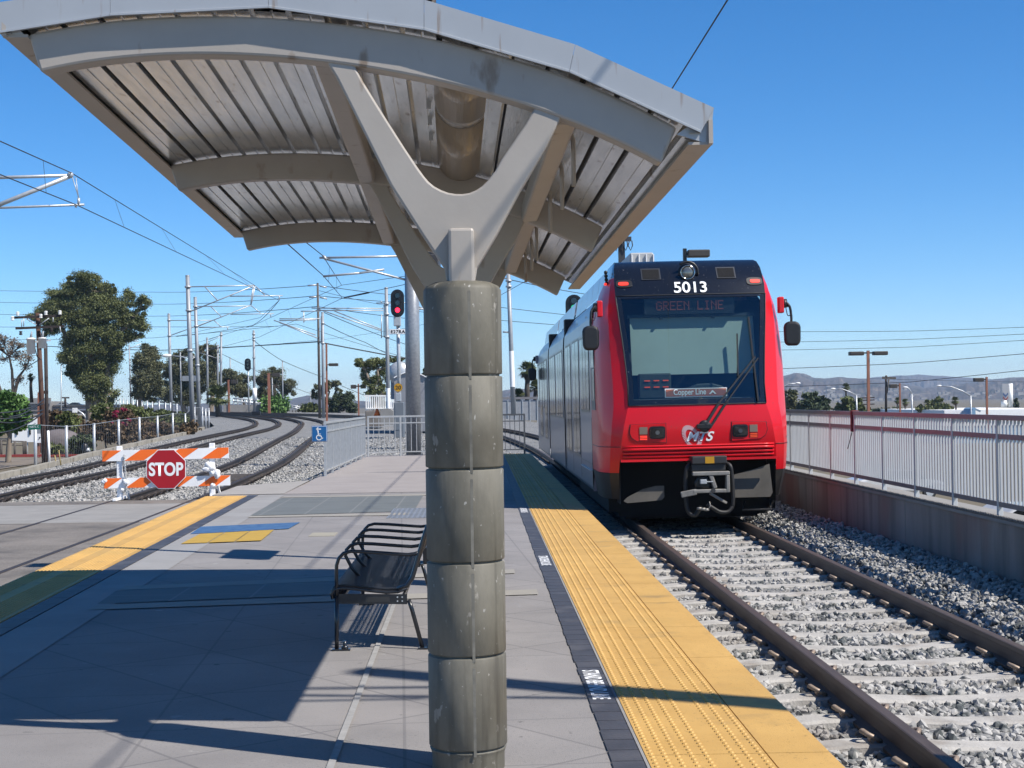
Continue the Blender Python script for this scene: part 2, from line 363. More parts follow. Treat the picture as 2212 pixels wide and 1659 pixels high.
noise_spots(Mred, 1.4, .55, .9, (.72, .02, .03), detail=8); noise_spots(Mred, 45, .70, .73, (.35, .10, .09), detail=2)
noise_spots(Mskirt, 2.5, .5, .75, (.10, .09, .075), detail=9)
noise_spots(Mpgrey, 8, .64, .72, (.38, .29, .21), detail=7, stretch=(1, 1, .4)); noise_spots(Mpgrey, 1.5, .5, .8, (.62, .57, .51), detail=7)
noise_spots(Mtie, 3, .52, .75, (.36, .31, .26), detail=8)
noise_spots(Mstone, 1.2, .5, .8, (.36, .32, .28), detail=5)
noise_spots(Mrail, 2, .5, .7, (.16, .12, .10), detail=7, stretch=(4, .5, 4))
noise_spots(Mdark, 3, .5, .75, (.16, .155, .16), detail=8)
noise_spots(Mband, .8, .5, .75, (.36, .34, .32), detail=8)
Mclipd = mat('dark_clip', (.10, .08, .068), .6, var=.2)
# ------------------------------------------------------------------ ground sheets
def gridsheet(name, ys, xfun, n, zfun, m, kind='structure'):
    V = []; Fc = []
    for Y in ys:
        x0, x1 = xfun(Y)
        for k in range(n+1):
            x = x0+(x1-x0)*k/n; V.append((x, Y, zfun(x, Y)))
    w = n+1
    for i in range(len(ys)-1):
        for k in range(n): Fc.append((i*w+k, i*w+k+1, (i+1)*w+k+1, (i+1)*w+k))
    o = npobj(name, V, Fc, m, smooth=True); return struct(o, kind)
def ground_z(x, Y):
    xl, xr = interp(XK, Y), interp(XR, Y)
    if Y > 172: xl, xr = -400, -60+(Y-172)*.4
    c = zr(Y)-.55
    if x < xl-.4:
        t = min(1, (xl-.4-x)/6); low = -.36 if Y < 58 else -.36-.9*min(1, (Y-58)/40)
        return (-.36 if Y < 58 else c*(1-t)+low*t)
    if x > xr+.45:
        return -3.3
    return c
xs = list(np.concatenate([np.linspace(-900, -70, 14), np.linspace(-66, -20, 24), np.linspace(-19, 8, 64), np.linspace(9, 60, 30), np.linspace(75, 900, 14)]))
ys = list(np.concatenate([np.linspace(-30, 200, 180), np.linspace(208, 600, 24), np.linspace(650, 2600, 24)]))
V = [(x, y, ground_z(x, y) if y < 210 else (-3.3 if x > -20 else max(-3.3, ground_z(x, 205)-(y-205)*.01))) for y in ys for x in xs]; nx = len(xs)
struct(npobj('ground', V, [(j*nx+i, j*nx+i+1, (j+1)*nx+i+1, (j+1)*nx+i) for j in range(len(ys)-1) for i in range(nx-1)], Mdirt))
# gravel bed of the railway
yy = list(np.linspace(-8, 174, 160))
gridsheet('gravel_bed', yy, lambda Y: (interp(XK, Y)+.05, interp(XR, Y)-.12), 40,
          lambda x, Y: zr(Y)-.19 + (.10*max(0, min(1, (x-4.1)/.8)) if Y < 60 else 0) + .012*math.sin(x*9+Y*3)*math.sin(Y*5.3), Mgrav, 'stuff')
# street and car park surface on the left, car park on the right
struct(obj('street', MB().quad((-60, -5, -.335), (-13.2, -5, -.335), (-15.3, 57.5, -.335), (-60, 57.5, -.335)), Mlot))
struct(obj('car_park', MB().quad((5.75, -20, -3.25), (140, -20, -3.25), (140, 120, -3.25), (5.75, 48, -3.25)), Mlot))
# level crossing between the platform and the far track
struct(obj('crossing_asphalt', MB().quad((-12.3, 6, -.208), (-3.9, 6, -.208), (-4.6, 28.4, -.208), (-13.0, 28.4, -.208)), Masph))
mb = MB()
mb.box(-12.9, -4.62, 23.1, 27.3, -.26, -.2035)
struct(obj('crossing_concrete', mb, Mconc, bevel=.01))
struct(obj('painted_line', MB().quad((-12.8, 19.3, -.203), (-7.0, 19.9, -.203), (-7.0, 20.25, -.203), (-12.8, 19.7, -.203)), Mwhite))
# broken yellow kerb edge along the left gravel
mb = MB()
for a, b in zip(range(26, 92, 2), range(28, 94, 2)):
    j = random.uniform(-.05, .05)
    mb.bar((interp(XK, a)-.05+j, a+.03, zr(a)-.17), (interp(XK, b)-.05+j, b-.03, zr(b)-.17), .22, .26)
struct(obj('kerb_strip', mb, mat('kerb_concrete', (.46, .42, .34), .85, var=.25, scale=2)))
mb = MB()
for a, b, x0, x1 in ((60.5, 60.9, -26, -17.5),): mb.box(x0, x1, a, b, -.335, -.30)
for (x0, y0, x1, y1) in ((-26, 58.6, -14.9, 59.0),): mb.bar((x0, y0, -.26), (x1, y1, -.32), .14, .08)
mb.bar((-17.9, 50.6, -.25), (-16.6, 50.9, -.25), .3, .17)
struct(obj('red_kerb', mb, mat('red_kerb_paint', (.42, .06, .05), .8, var=.2)))
struct(obj('pavement_island', MB().box(-24, -17.0, 50.9, 53.3, -.33, -.21), Mconc, bevel=.03))

# ------------------------------------------------------------------ platform
def XL(Y): return -3.096-.034*Y       # inner edge of the left yellow strip
slab = [(-3.72-.034*-8, -8), (1.497, -8), (1.497, 44.6), (-3.42, 44.6), (-3.44, 30.2), (-4.66, 28.9), (-3.72-.034*26-.02, 26)]
struct(obj('platform', MB().prism(slab, (0, 0, -.45), (1, 0, 0), (0, 1, 0), (0, 0, .45)), Mpav))
def strip(x0, x1, y0, y1, z):
    f = x0 if callable(x0) else (lambda Y: x0); g = x1 if callable(x1) else (lambda Y: x1)
    return MB().quad((f(y0), y0, z), (g(y0), y0, z), (g(y1), y1, z), (f(y1), y1, z))
struct(obj('light_paving_band', strip(lambda Y: XL(Y)+.18, lambda Y: XL(Y)+.62, -7, 25.9, .004), Mband))
struct(obj('green_slab_band', MB().quad((-3.02, 11.9, .0056), (-1.2, 12.25, .0056), (-1.25, 13.62, .0056), (-3.07, 12.72, .0056))
           .quad((-3.22, 21.1, .0056), (-.95, 21.5, .0056), (-.95, 25.1, .0056), (-3.3, 25.0, .0056)), Mgreen))
mb = MB()
for a in ((-3.0, 11.55, .45, 12.25), (-3.06, 12.76, .3, 13.75), (-3.2, 20.75, -1.0, 21.1), (-3.3, 25.05, -.9, 25.35)):
    mb.quad((a[0], a[1], .0072), (a[2], a[3]-.22 if a[3]-a[1] > .5 else a[1], .0072), (a[2], a[3]+.1, .0072), (a[0], a[1]+.28, .0072))
struct(obj('cream_paver_course', mb, mat('cream_pavers', (.46, .43, .37), .8, var=.08)))
struct(obj('concrete_walkway', MB().poly([(-4.62, 28.86, .005), (-3.42, 26.1, .005), (1.48, 26.1, .005), (1.48, 44.58, .005), (-3.40, 44.58, .005), (-3.42, 30.17, .005)]), mat('walkway_concrete', (.47, .425, .40), .85, var=.08, scale=1.5, bump=.2, bscale=90)))
# the ramp shoulder that leads down to the crossing
struct(obj('ramp', MB().add([(-4.62, 26.1, .006), (-3.4, 26.1, .010), (-3.4, 30.1, .03), (-4.62, 28.8, .012), (-5.15, 28.6, -.19), (-5.0, 26.0, -.19), (-3.45, 30.9, -.19)],
     [(0, 1, 2, 3), (0, 3, 4, 5), (3, 2, 6, 4)]), mat('ramp_concrete', (.50, .47, .43), .85, var=.08, scale=2)))
# pale joint line in the paving, small drain plate, metal grate
struct(obj('joint_line', strip(lambda Y: -.645-.004*Y, lambda Y: -.612-.004*Y, 4, 12.2, .0088), mat('joint_filler', (.46, .45, .43), .85, var=.15, scale=14)))
struct(obj('beige_plate', MB().box(-2.02, -1.72, 17.68, 18.15, -.01, .006), mat('beige_concrete', (.50, .46, .36), .8, var=.05)))
mb = MB().box(-1.27, -.70, 20.25, 22.1, -.02, .006)
for i in range(26):
    for j in range(8): mb.box(-1.25+j*.069, -1.215+j*.069, 20.3+i*.069, 20.335+i*.069, .006, .011)
struct(obj('steel_grate', mb, mat('grate_steel', (.46, .47, .48), .45, metal=.4, var=.15)))
struct(obj('blue_marking', MB().quad((-3.50, 18.22, .0085), (-2.39, 18.76, .0085), (-2.36, 19.75, .0085), (-3.57, 19.29, .0085)), Mblue))
mb = MB()
for k in range(3):
    a = k/3+.008; b = (k+1)/3-.008
    def q(t, s): return ((-3.36+.87*t)*(1-s)+(-3.38+.84*t)*s, (16.91+.25*t)*(1-s)+(18.16+.45*t)*s, .012)
    mb.quad(q(a, 0), q(b, 0), q(b, 1), q(a, 1))
struct(obj('yellow_marking', mb, Myel2))

def dome_strip(name, xf, x1f, rows, y0, y1, m, pitch=.058, edge=None, joints=1.22):
    """tactile tiles with raised truncated domes"""
    V = []; Fq = []
    def q(*p):
        o = len(V); V.extend(p); Fq.append((o, o+1, o+2, o+3))
    n = int((y1-y0)/joints)
    for i in range(n+1):
        a = y0+i*joints+.004; b = min(y1, y0+(i+1)*joints-.004)
        if b <= a: continue
        sp = [(0., edge-.004), (edge+.004, 1.)] if edge else [(0., 1.)]
        for s0, s1 in sp:
            pt = lambda s, Y: (xf(Y)+(x1f(Y)-xf(Y))*s, Y)
            A, B, C_, D = pt(s0, a), pt(s1, a), pt(s1, b), pt(s0, b)
            q((*A, .009), (*B, .009), (*C_, .009), (*D, .009))
            for (p0, p1) in ((A, B), (B, C_), (C_, D), (D, A)): q((*p0, .0), (*p1, .0), (*p1, .009), (*p0, .009))
    ang = [2*math.pi*k/8 for k in range(8)]
    for s in rows:
        Y = y0+.03
        while Y < y1:
            x = xf(Y)+(x1f(Y)-xf(Y))*s; o = len(V)
            V.extend([(x+.0135*math.cos(t), Y+.0165*math.sin(t), .009) for t in ang] + [(x+.009*math.cos(t), Y+.011*math.sin(t), .0145) for t in ang])
            Fq.extend([(o+k, o+(k+1) % 8, o+8+(k+1) % 8, o+8+k) for k in range(8)])
            Fq.extend([(o+8, o+9, o+10, o+11), (o+8, o+11, o+12, o+15), (o+15, o+12, o+13, o+14)])
            Y += pitch
    return struct(npobj(name, V, Fq, m))
dome_strip('tactile_strip', lambda Y: .70, lambda Y: 1.50, [.03, .10, .17, .245, .325, .47, .545, .62], 5.3, 44.4, Myel, edge=.655, joints=1.22)
dome_strip('tactile_strip', lambda Y: XL(Y)-.63-.006*(Y-13), lambda Y: XL(Y)-.01, [.06+.055*k for k in range(5)]+[.52+.055*k for k in range(8)], 9.0, 25.72, Myel)
# row of dark pavers with stencilled words
V = []; Fq = []
def pavers(y0, y1, xf0, xf1, L):
    Y = y0
    while Y < y1:
        a, b = Y+.005, Y+L-.005; o = len(V); j = random.uniform(-.004, .004)
        for (x, y, z) in ((xf0(a)+j, a, 0), (xf1(a), a, 0), (xf1(b), b, 0), (xf0(b)+j, b, 0), (xf0(a)+j, a, .008), (xf1(a), a, .008), (xf1(b), b, .008), (xf0(b)+j, b, .008)): V.append((x, y, z))
        Fq.extend([(o+4, o+5, o+6, o+7), (o, o+1, o+5, o+4), (o+1, o+2, o+6, o+5), (o+2, o+3, o+7, o+6), (o+3, o, o+4, o+7)])
        Y += L
pavers(5.2, 44, lambda Y: .545, lambda Y: .68, .205)
pavers(7, 25.7, lambda Y: XL(Y)+.01, lambda Y: XL(Y)+.17, .41)
struct(npobj('dark_paver_course', V, Fq, Mdark))
struct(obj('white_edge_line', strip(.685, .698, 5.2, 44, .006), Mband))
for Y in (8.18, 14.55, 21.3):
    struct(text('stencilled_words', 'STAND BEHIND LINE', .128, (.612, Y, .0095), (0, -1, 0), (1, 0, 0), Mlet, offset=.003, sx=.70))

# ------------------------------------------------------------------ railway tracks
RAILP = [(-.07, -.165), (.07, -.165), (.07, -.15), (.012, -.13), (.010, -.05), (.036, -.035), (.036, -.004), (.028, 0), (-.028, 0), (-.036, -.004), (-.036, -.035), (-.010, -.05), (-.012, -.13), (-.07, -.15)]
def normals(path):
    out = []
    for i in range(len(path)):
        d = np.array(path[min(i+1, len(path)-1)])-np.array(path[max(i-1, 0)]); d = d/np.linalg.norm(d); out.append(np.array((d[1], -d[0])))
    return out
def rail(path, off, m, parent, zo=0.):
    nm = normals(path); V = []; Fq = []; k = len(RAILP)
    for p, n in zip(path, nm):
        z = zr(p[1])+zo
        for u, w in RAILP: V.append((p[0]+n[0]*(off+u), p[1]+n[1]*(off+u), z+w))
    for i in range(len(path)-1):
        for j in range(k): Fq.append((i*k+j, i*k+(j+1) % k, (i+1)*k+(j+1) % k, (i+1)*k+j))
    return npobj('rail', V, Fq, m, parent)
def along(path, step, s0=0.):
    """points and directions every step metres"""
    out = []; acc = s0
    for a, b in zip(path[:-1], path[1:]):
        L = np.linalg.norm(np.array(b)-np.array(a)); d = (np.array(b)-np.array(a))/L
        while acc < L: out.append((np.array(a)+d*acc, d)); acc += step
        acc -= L
    return out
tr = thing('railway_track', (2.98, 6, -.4), 'near track with pale concrete ties and brown rails in front of the red tram', 'railway track', 'curving railway tracks')
for s in (-.7525, .7525): rail(TRAM_T, s, Mrail, tr)
# concrete tie: raised seats, dished middle
tp = [(-1.25, -.06), (-1.22, .0), (-1.0, .016), (-.72, .018), (-.45, .0), (-.2, -.012), (0, -.016), (.2, -.012), (.45, 0), (.72, .018), (1.0, .016), (1.22, 0), (1.25, -.06)]
def tie_mesh(sd):
    R = random.Random(sd); mb = MB(); n = len(tp); vs = []
    for (x, z) in tp:
        j = R.uniform(-.008, .008)
        vs += [(x, -.125+j, -.12), (x, -.105+j, z-.012+R.uniform(-.006, .004)), (x, -.085+j, z), (x, .085+j, z), (x, .105+j, z-.012+R.uniform(-.006, .004)), (x, .125+j, -.12)]
    fs = [(i*6+j, i*6+j+1, (i+1)*6+j+1, (i+1)*6+j) for i in range(n-1) for j in range(5)]
    mb.add(vs, fs, False); mb.add(vs[:6], [(0, 1, 2, 3, 4, 5)]); mb.add(vs[-6:], [(5, 4, 3, 2, 1, 0)])
    return mb
ties = []; TY = [5.62+.65*k for k in range(60)]
protos = []
for k, Y in enumerate(TY):
    loc = Vector((2.98+random.uniform(-.015, .015), Y, zr(Y)-.158))-BASE[tr.name]
    if k < 5:
        o = obj('tie', tie_mesh(k), Mtie, tr, bevel=0); o.location = loc+BASE[tr.name]*1.0; protos.append(o)
        # vertices were built round the origin, so undo the base shift
        for v in o.data.vertices: v.co += BASE[tr.name]
        o.location = loc
    else:
        copypart(protos[k % 5], tr, loc)
# spring clips: bent rods each side of each rail
def clip_mesh():
    mb = MB()
    pts = [(.075, -.055, .015), (.10, -.055, .04), (.14, -.04, .068), (.16, .0, .076), (.14, .04, .068), (.09, .05, .045), (.06, .03, .022)]
    mb.tube(pts, .0145, 6); mb.box(.055, .125, -.035, .035, -.01, .016); mb.tube([(.11, -.03, .03), (.11, .05, .03)], .012, 6)
    return mb
cl0 = None; nclip = 0; rest = []
for Y in TY:
    for s in (-.7525, .7525):
        for side in (-1, 1):
            loc = Vector((2.98+s, Y, zr(Y)-.158))-BASE[tr.name]; rz = 0 if side > 0 else math.pi
            if nclip < 100:
                if cl0 is None:
                    cl0 = obj('rail_clip', clip_mesh(), Mclip, tr)
                    for v in cl0.data.vertices: v.co += BASE[tr.name]
                    c = cl0
                else: c = copypart(cl0, tr)
                c.location = loc; c.rotation_euler = (0, 0, rz)
            else: rest.append((2.98+s, Y, zr(Y)-.158, side))
            nclip += 1
cv = np.array([v.co[:] for v in cl0.data.vertices]); cf = [tuple(p.vertices) for p in cl0.data.polygons]
def clipset(items, parent, m, sc=1.):
    mb = MB()
    for x, y, z, side in items:
        mb.add([(x+side*v[0]*sc, y+side*v[1]*sc, z+v[2]*sc) for v in cv], cf)
    o = obj('rail_clip', mb, m, parent, fix=False); o['kind'] = 'stuff'; return o
for (p, d) in along(TRAM_T, .65):
    if p[1] > 45 and p[1] < 120:
        for s in (-.7525, .7525):
            for side in (-1, 1): rest.append((p[0]+d[1]*s, p[1]-d[0]*s, zr(p[1])-.15, side))
clipset(rest, tr, Mclipd)
for path, lab in ((A_T, 'middle track beside the platform running under the striped barricade'), (B_T, 'left track that curves away behind the wooden utility pole')):
    t = thing('railway_track', (path[10][0], path[10][1], -.4), lab, 'railway track', 'curving railway tracks')
    for s in (-.7525, .7525): rail(path, s, Mrailt, t)
    it = []
    for (p, d) in along(path, .76):
        if 28.6 < p[1] < 130:
            for s in (-.7525, .7525):
                for side in (-1, 1): it.append((p[0]+d[1]*s, p[1]-d[0]*s, zr(p[1])-.15, side))
    clipset(it, t, Mclipd, 1.2)
    if path is A_T:                        # steel ladder-like plates between the rails of the middle track
        for k in range(2):
            mb = MB(); y0 = 37.2+k*1.7; x0 = -6.55-k*.1
            for i in range(4): mb.bar((x0-.15, y0+i*.4, zr(y0)-.1), (x0+.9, y0+i*.4+.1, zr(y0)-.1), .1, .05)
            mb.bar((x0, y0-.1, zr(y0)-.12), (x0-.05, y0+1.5, zr(y0)-.12), .06, .05); mb.bar((x0+.6, y0-.1, zr(y0)-.12), (x0+.55, y0+1.5, zr(y0)-.12), .06, .05)
            obj('tie_plate', mb, Mwoodg, t)

# ------------------------------------------------------------------ loose ballast stones
phi = (1+5**.5)/2
ico = np.array([(-1, phi, 0), (1, phi, 0), (-1, -phi, 0), (1, -phi, 0), (0, -1, phi), (0, 1, phi), (0, -1, -phi), (0, 1, -phi), (phi, 0, -1), (phi, 0, 1), (-phi, 0, -1), (-phi, 0, 1)])/1.9
icf = np.array([(0, 11, 5), (0, 5, 1), (0, 1, 7), (0, 7, 10), (0, 10, 11), (1, 5, 9), (5, 11, 4), (11, 10, 2), (10, 7, 6), (7, 1, 8), (3, 9, 4), (3, 4, 2), (3, 2, 6), (3, 6, 8), (3, 8, 9), (4, 9, 5), (2, 4, 11), (6, 2, 10), (8, 6, 7), (9, 8, 1)])
def stones(name, pts, smin, smax, m):
    n = len(pts); pts = np.asarray(pts)
    base = ico[None]*rng.uniform(.62, 1.25, (n, 12, 1)) * rng.uniform(.6, 1.2, (n, 1, 3))
    a = rng.normal(size=(n, 4)); a /= np.linalg.norm(a, axis=1)[:, None]; w, x, y, z = a.T
    R = np.stack([np.stack([1-2*(y*y+z*z), 2*(x*y-z*w), 2*(x*z+y*w)], -1), np.stack([2*(x*y+z*w), 1-2*(x*x+z*z), 2*(y*z-x*w)], -1), np.stack([2*(x*z-y*w), 2*(y*z+x*w), 1-2*(x*x+y*y)], -1)], 1)
    V = np.einsum('nij,nkj->nki', R, base)*rng.uniform(smin, smax, (n, 1, 1)) + pts[:, None, :]
    Fc = icf[None]+(np.arange(n)*12)[:, None, None]
    return struct(npobj(name, V.reshape(-1, 3), Fc.reshape(-1, 3), m), 'stuff')
pts = []
ty = np.array(TY)
def put(n, x0, x1, y0, y1, zf, pile=.03, skip=True):
    X = rng.uniform(x0, x1, n); Y = rng.uniform(y0, y1, n)
    for x, y in zip(X, Y):
        k = np.argmin(np.abs(ty-y)); dy = abs(ty[k]-y)
        on_tie = dy < .10 and 1.73 < x < 4.23
        near_rail = min(abs(x-2.2275), abs(x-3.7325)) < .085
        if near_rail: continue
        if on_tie and rng.random() > (.025 if abs(x-2.98) < .6 else .09): continue
        pts.append((x, y, zf(x, y)+rng.uniform(-.012, pile)))
zf = lambda x, y: zr(y)-.20+(.10*max(0, min(1, (x-4.1)/.8)))
put(16000, 1.52, 4.15, 5.3, 14.5, zf); put(10500, 1.52, 4.2, 14.5, 26, zf, .02)
put(11000, 4.0, 5.05, 9.5, 19, lambda x, y: zf(x, y)+.02, .06); put(8000, 4.0, 5.05, 19, 32, lambda x, y: zf(x, y)+.02, .06)
stones('ballast_stones', pts, .018, .039, Mstone)
pts = []
for _ in range(26000):
    Y = 28.6+45*rng.random()**1.4; x = rng.uniform(interp(XK, Y)+.2, -3.6 if Y < 44.5 else interp(TRAM_T, Y)-1.6)
    da = x-interp(A_T, Y); db = x-interp(B_T, Y)
    if min(abs(abs(da)-.7525), abs(abs(db)-.7525)) < .09: continue
    pts.append((x, Y, zr(Y)-.19+rng.uniform(-.01, .02)))
stones('gravel_stones', pts, .025, .05, Mstone)
# ------------------------------------------------------------------ platform shelter
Y1 = 6.42; K = Y1/6.1; YA0 = Y1-.10; SDX, SDZ = -.01735, -.0169
topd = [(61, 74), (178, 53), (353, 37), (521, 34), (658, 44), (818, 64), (873, 71), (1088, 120), (1303, 198), (1462, 275)]
botd = [(87, 158), (165, 136), (250, 126), (400, 121), (550, 123), (700, 132), (775, 143), (900, 167), (1050, 203), (1215, 256), (1300, 291), (1428, 353)]
def fitc(d):
    w = [P(x, y, Y1-.05) for x, y in d]; return np.poly1d(np.polyfit([p.x for p in w], [p.z for p in w], 4)), w[0].x, w[-1].x
ZT, xa, xb = fitc(topd); ZB, xc, xd_ = fitc(botd)
def sh(x, z, Y): return Vector((x+SDX*(Y-Y1), Y, z+SDZ*(Y-Y1)))
shel = thing('platform_shelter', (P(1010, 900, Y1).x, Y1, 0), 'arched metal platform shelter on brown round concrete column beside the bench', 'shelter')
XLf, XRf = P(0, 71, YA0).x+.02, P(1514, 286, YA0).x+.035
# corrugated deck (profile extruded along Y)
Ya, Yb = YA0+.02, 13.0
xs_ = np.linspace(XLf, XRf, 1600); prof = []
arc = 0; px_, pz_ = xs_[0], ZT(xs_[0])
per = .080; k0 = 0
def decku(s):
    u = (s % (2*per))/per
    if u < 1:
        a = u*per                      # ends in a wide dark slot
        if a > per-.026: return .05
        return 0.
    a = (u-1)*per
    if a > per-.012: return .006
    return 0.
P2 = []; lastu = 0
for x in xs_:
    z = float(ZT(x)); arc += math.hypot(x-px_, z-pz_); px_, pz_ = x, z
    u = decku(arc)
    if u != lastu: P2.append((x, z+.016+lastu))
    P2.append((x, z+.016+u)); lastu = u
P2 = [p for i, p in enumerate(P2) if i == 0 or i == len(P2)-1 or i % 6 == 0 or (abs(P2[i-1][1]-p[1]) > .004) or (abs(P2[min(i+1, len(P2)-1)][1]-p[1]) > .004)]
mb = MB(); n = len(P2)
vs = [sh(x, z, Ya) for x, z in P2]+[sh(x, z, Yb) for x, z in P2]
mb.add(vs, [(i, i+1, n+i+1, n+i) for i in range(n-1)])
obj('deck', mb, Mdeck, shel, fix=False)
# weather skin above, with closed ends
mb = MB(); X2 = list(np.linspace(XLf-.01, XRf+.01, 40)); n = len(X2)
vs = [sh(x, float(ZT(x))+.075, Y) for Y in (Ya, Yb) for x in X2] + [sh(x, float(ZT(x))+.095, Y) for Y in (Ya, Yb) for x in X2]
mb.add(vs, [(i, n+i, n+i+1, i+1) for i in range(n-1)]+[(2*n+i, 2*n+i+1, 3*n+i+1, 3*n+i) for i in range(n-1)])
obj('roof', mb, Mgalv, shel, fix=False)
mb = MB()
for i in range(1, 40):
    x = XLf+(XRf-XLf)*i/40
    if i % 2: mb.bar(sh(x, float(ZT(x))+.05, Ya+.1), sh(x, float(ZT(x))+.05, Yb-.02), .02, .012)
obj('deck_rib', mb, Mslot, shel)
# fascia: straight segments with a turned-in drip edge, front and back
fb = [(-3, 71), (238, 33), (580, 16), (916, 64), (1230, 155), (1514, 286)]; ft = [(-14, 6), (238, -29), (580, -46), (916, -1), (1243, 96), (1543, 233)]
for Yf, nm in ((YA0, 'fascia'), (13.03, 'fascia')):
    mb = MB(); B0 = [P(x, y, YA0) for x, y in fb]; T0 = [P(x, y, YA0) for x, y in ft]
    mv = lambda p, Y: Vector((p.x+SDX*(Y-YA0), Y, p.z+SDZ*(Y-YA0)))
    th = .018 if Yf < 8 else -.018
    for i in range(5):
        g = .0012
        a, b, c, d = mv(B0[i].lerp(B0[i+1], g), Yf), mv(B0[i].lerp(B0[i+1], 1-g), Yf), mv(T0[i].lerp(T0[i+1], 1-g), Yf), mv(T0[i].lerp(T0[i+1], g), Yf)
        o_ = Vector((0, th, 0)); mb.add([a, b, c, d, a+o_, b+o_, c+o_, d+o_], [(0, 1, 2, 3), (7, 6, 5, 4), (0, 4, 5, 1), (1, 5, 6, 2), (2, 6, 7, 3), (3, 7, 4, 0)])
        lip = Vector((0, -.012 if Yf < 8 else .012, -.004)); h = Vector((0, 0, .009))
        mb.add([a+lip, b+lip, b+lip+h, a+lip+h, a, b, b+h, a+h], [(0, 1, 2, 3), (0, 4, 5, 1), (3, 2, 6, 7)])
    obj('fascia', mb, Mfasc, shel)
for i_, X in ((0, XLf), (5, XRf)):              # folded fascia returns
    b_, t_ = mv(B0[i_], YA0), mv(T0[i_], YA0); s_ = -1 if i_ == 0 else 1
    obj('fascia_return', MB().add([b_+Vector((0, .002, 0)), t_+Vector((0, .002, 0)), t_+Vector((.0, .16, 0)), b_+Vector((.0, .16, 0)), b_+Vector((-.05*s_, .16, .0)), b_+Vector((-.05*s_, .002, 0))], [(0, 1, 2, 3), (0, 3, 4, 5)]), Mfasc, shel, fix=False)
for i_, X in ((0, XLf), (5, XRf)):              # closing plates between fascia and gutter
    s_ = -1 if i_ == 0 else 1; b_, t_ = mv(B0[i_], YA0), mv(T0[i_], YA0); gz = sh(X, float(ZT(X)), YA0).z; gx = sh(X, 0, YA0).x+s_*.016
    pts = [(b_.x-s_*.10, b_.z-.004), (gx, gz-.004), (gx, gz+.098), (t_.x, t_.z-.002)]
    obj('end_plate', MB().prism(pts if s_ > 0 else pts[::-1], (0, YA0+.021, 0), (1, 0, 0), (0, 0, 1), (0, .012, 0)), Mfasc, shel)
# side gutters
for X, sg in ((XLf, -1), (XRf, 1)):
    mb = MB(); z = float(ZT(X))
    p, q = sh(X+sg*.006, z+.05, Ya-.02), sh(X+sg*.006, z+.05, Yb+.02)
    mb.bar(p, q, .018, .10)
    p, q = sh(X-sg*.045, z+.004, Ya), sh(X-sg*.045, z+.004, Yb); mb.bar(p, q, .085, .012)
    obj('gutter', mb, Mpgrey, shel)
# three arched beams
for k, Y in enumerate((Y1, Y1+3.18, Y1+6.37)):
    mb = MB(); xsb = np.linspace(xa, xb, 44); n = 44
    poly = [(xa, float(ZT(xa)))]+[(x, float(ZT(x))) for x in xsb[1:]]
    xs2 = np.linspace(xd_, xc, 44); poly += [(x, float(ZB(x))) for x in xs2]
    top = [sh(x, float(ZT(x)), Y) for x in xsb]; bot = [sh(xc+(xd_-xc)*i/(n-1), float(ZB(xc+(xd_-xc)*i/(n-1))), Y) for i in range(n)]
    h = Vector((0, .055, 0))
    vs = [p-h for p in top]+[p-h for p in bot]+[p+h for p in top]+[p+h for p in bot]
    fs = []
    for i in range(n-1): fs += [(i, i+1, n+i+1, n+i), (2*n+i, 3*n+i, 3*n+i+1, 2*n+i+1), (i, 2*n+i, 2*n+i+1, i+1), (n+i, n+i+1, 3*n+i+1, 3*n+i)]
    fs += [(0, n, 3*n, 2*n), (n-1, 3*n-1, 4*n-1, 2*n-1)]
    mb.add(vs, fs); obj('arched_beam', mb, Mpgrey, shel, bevel=.012)
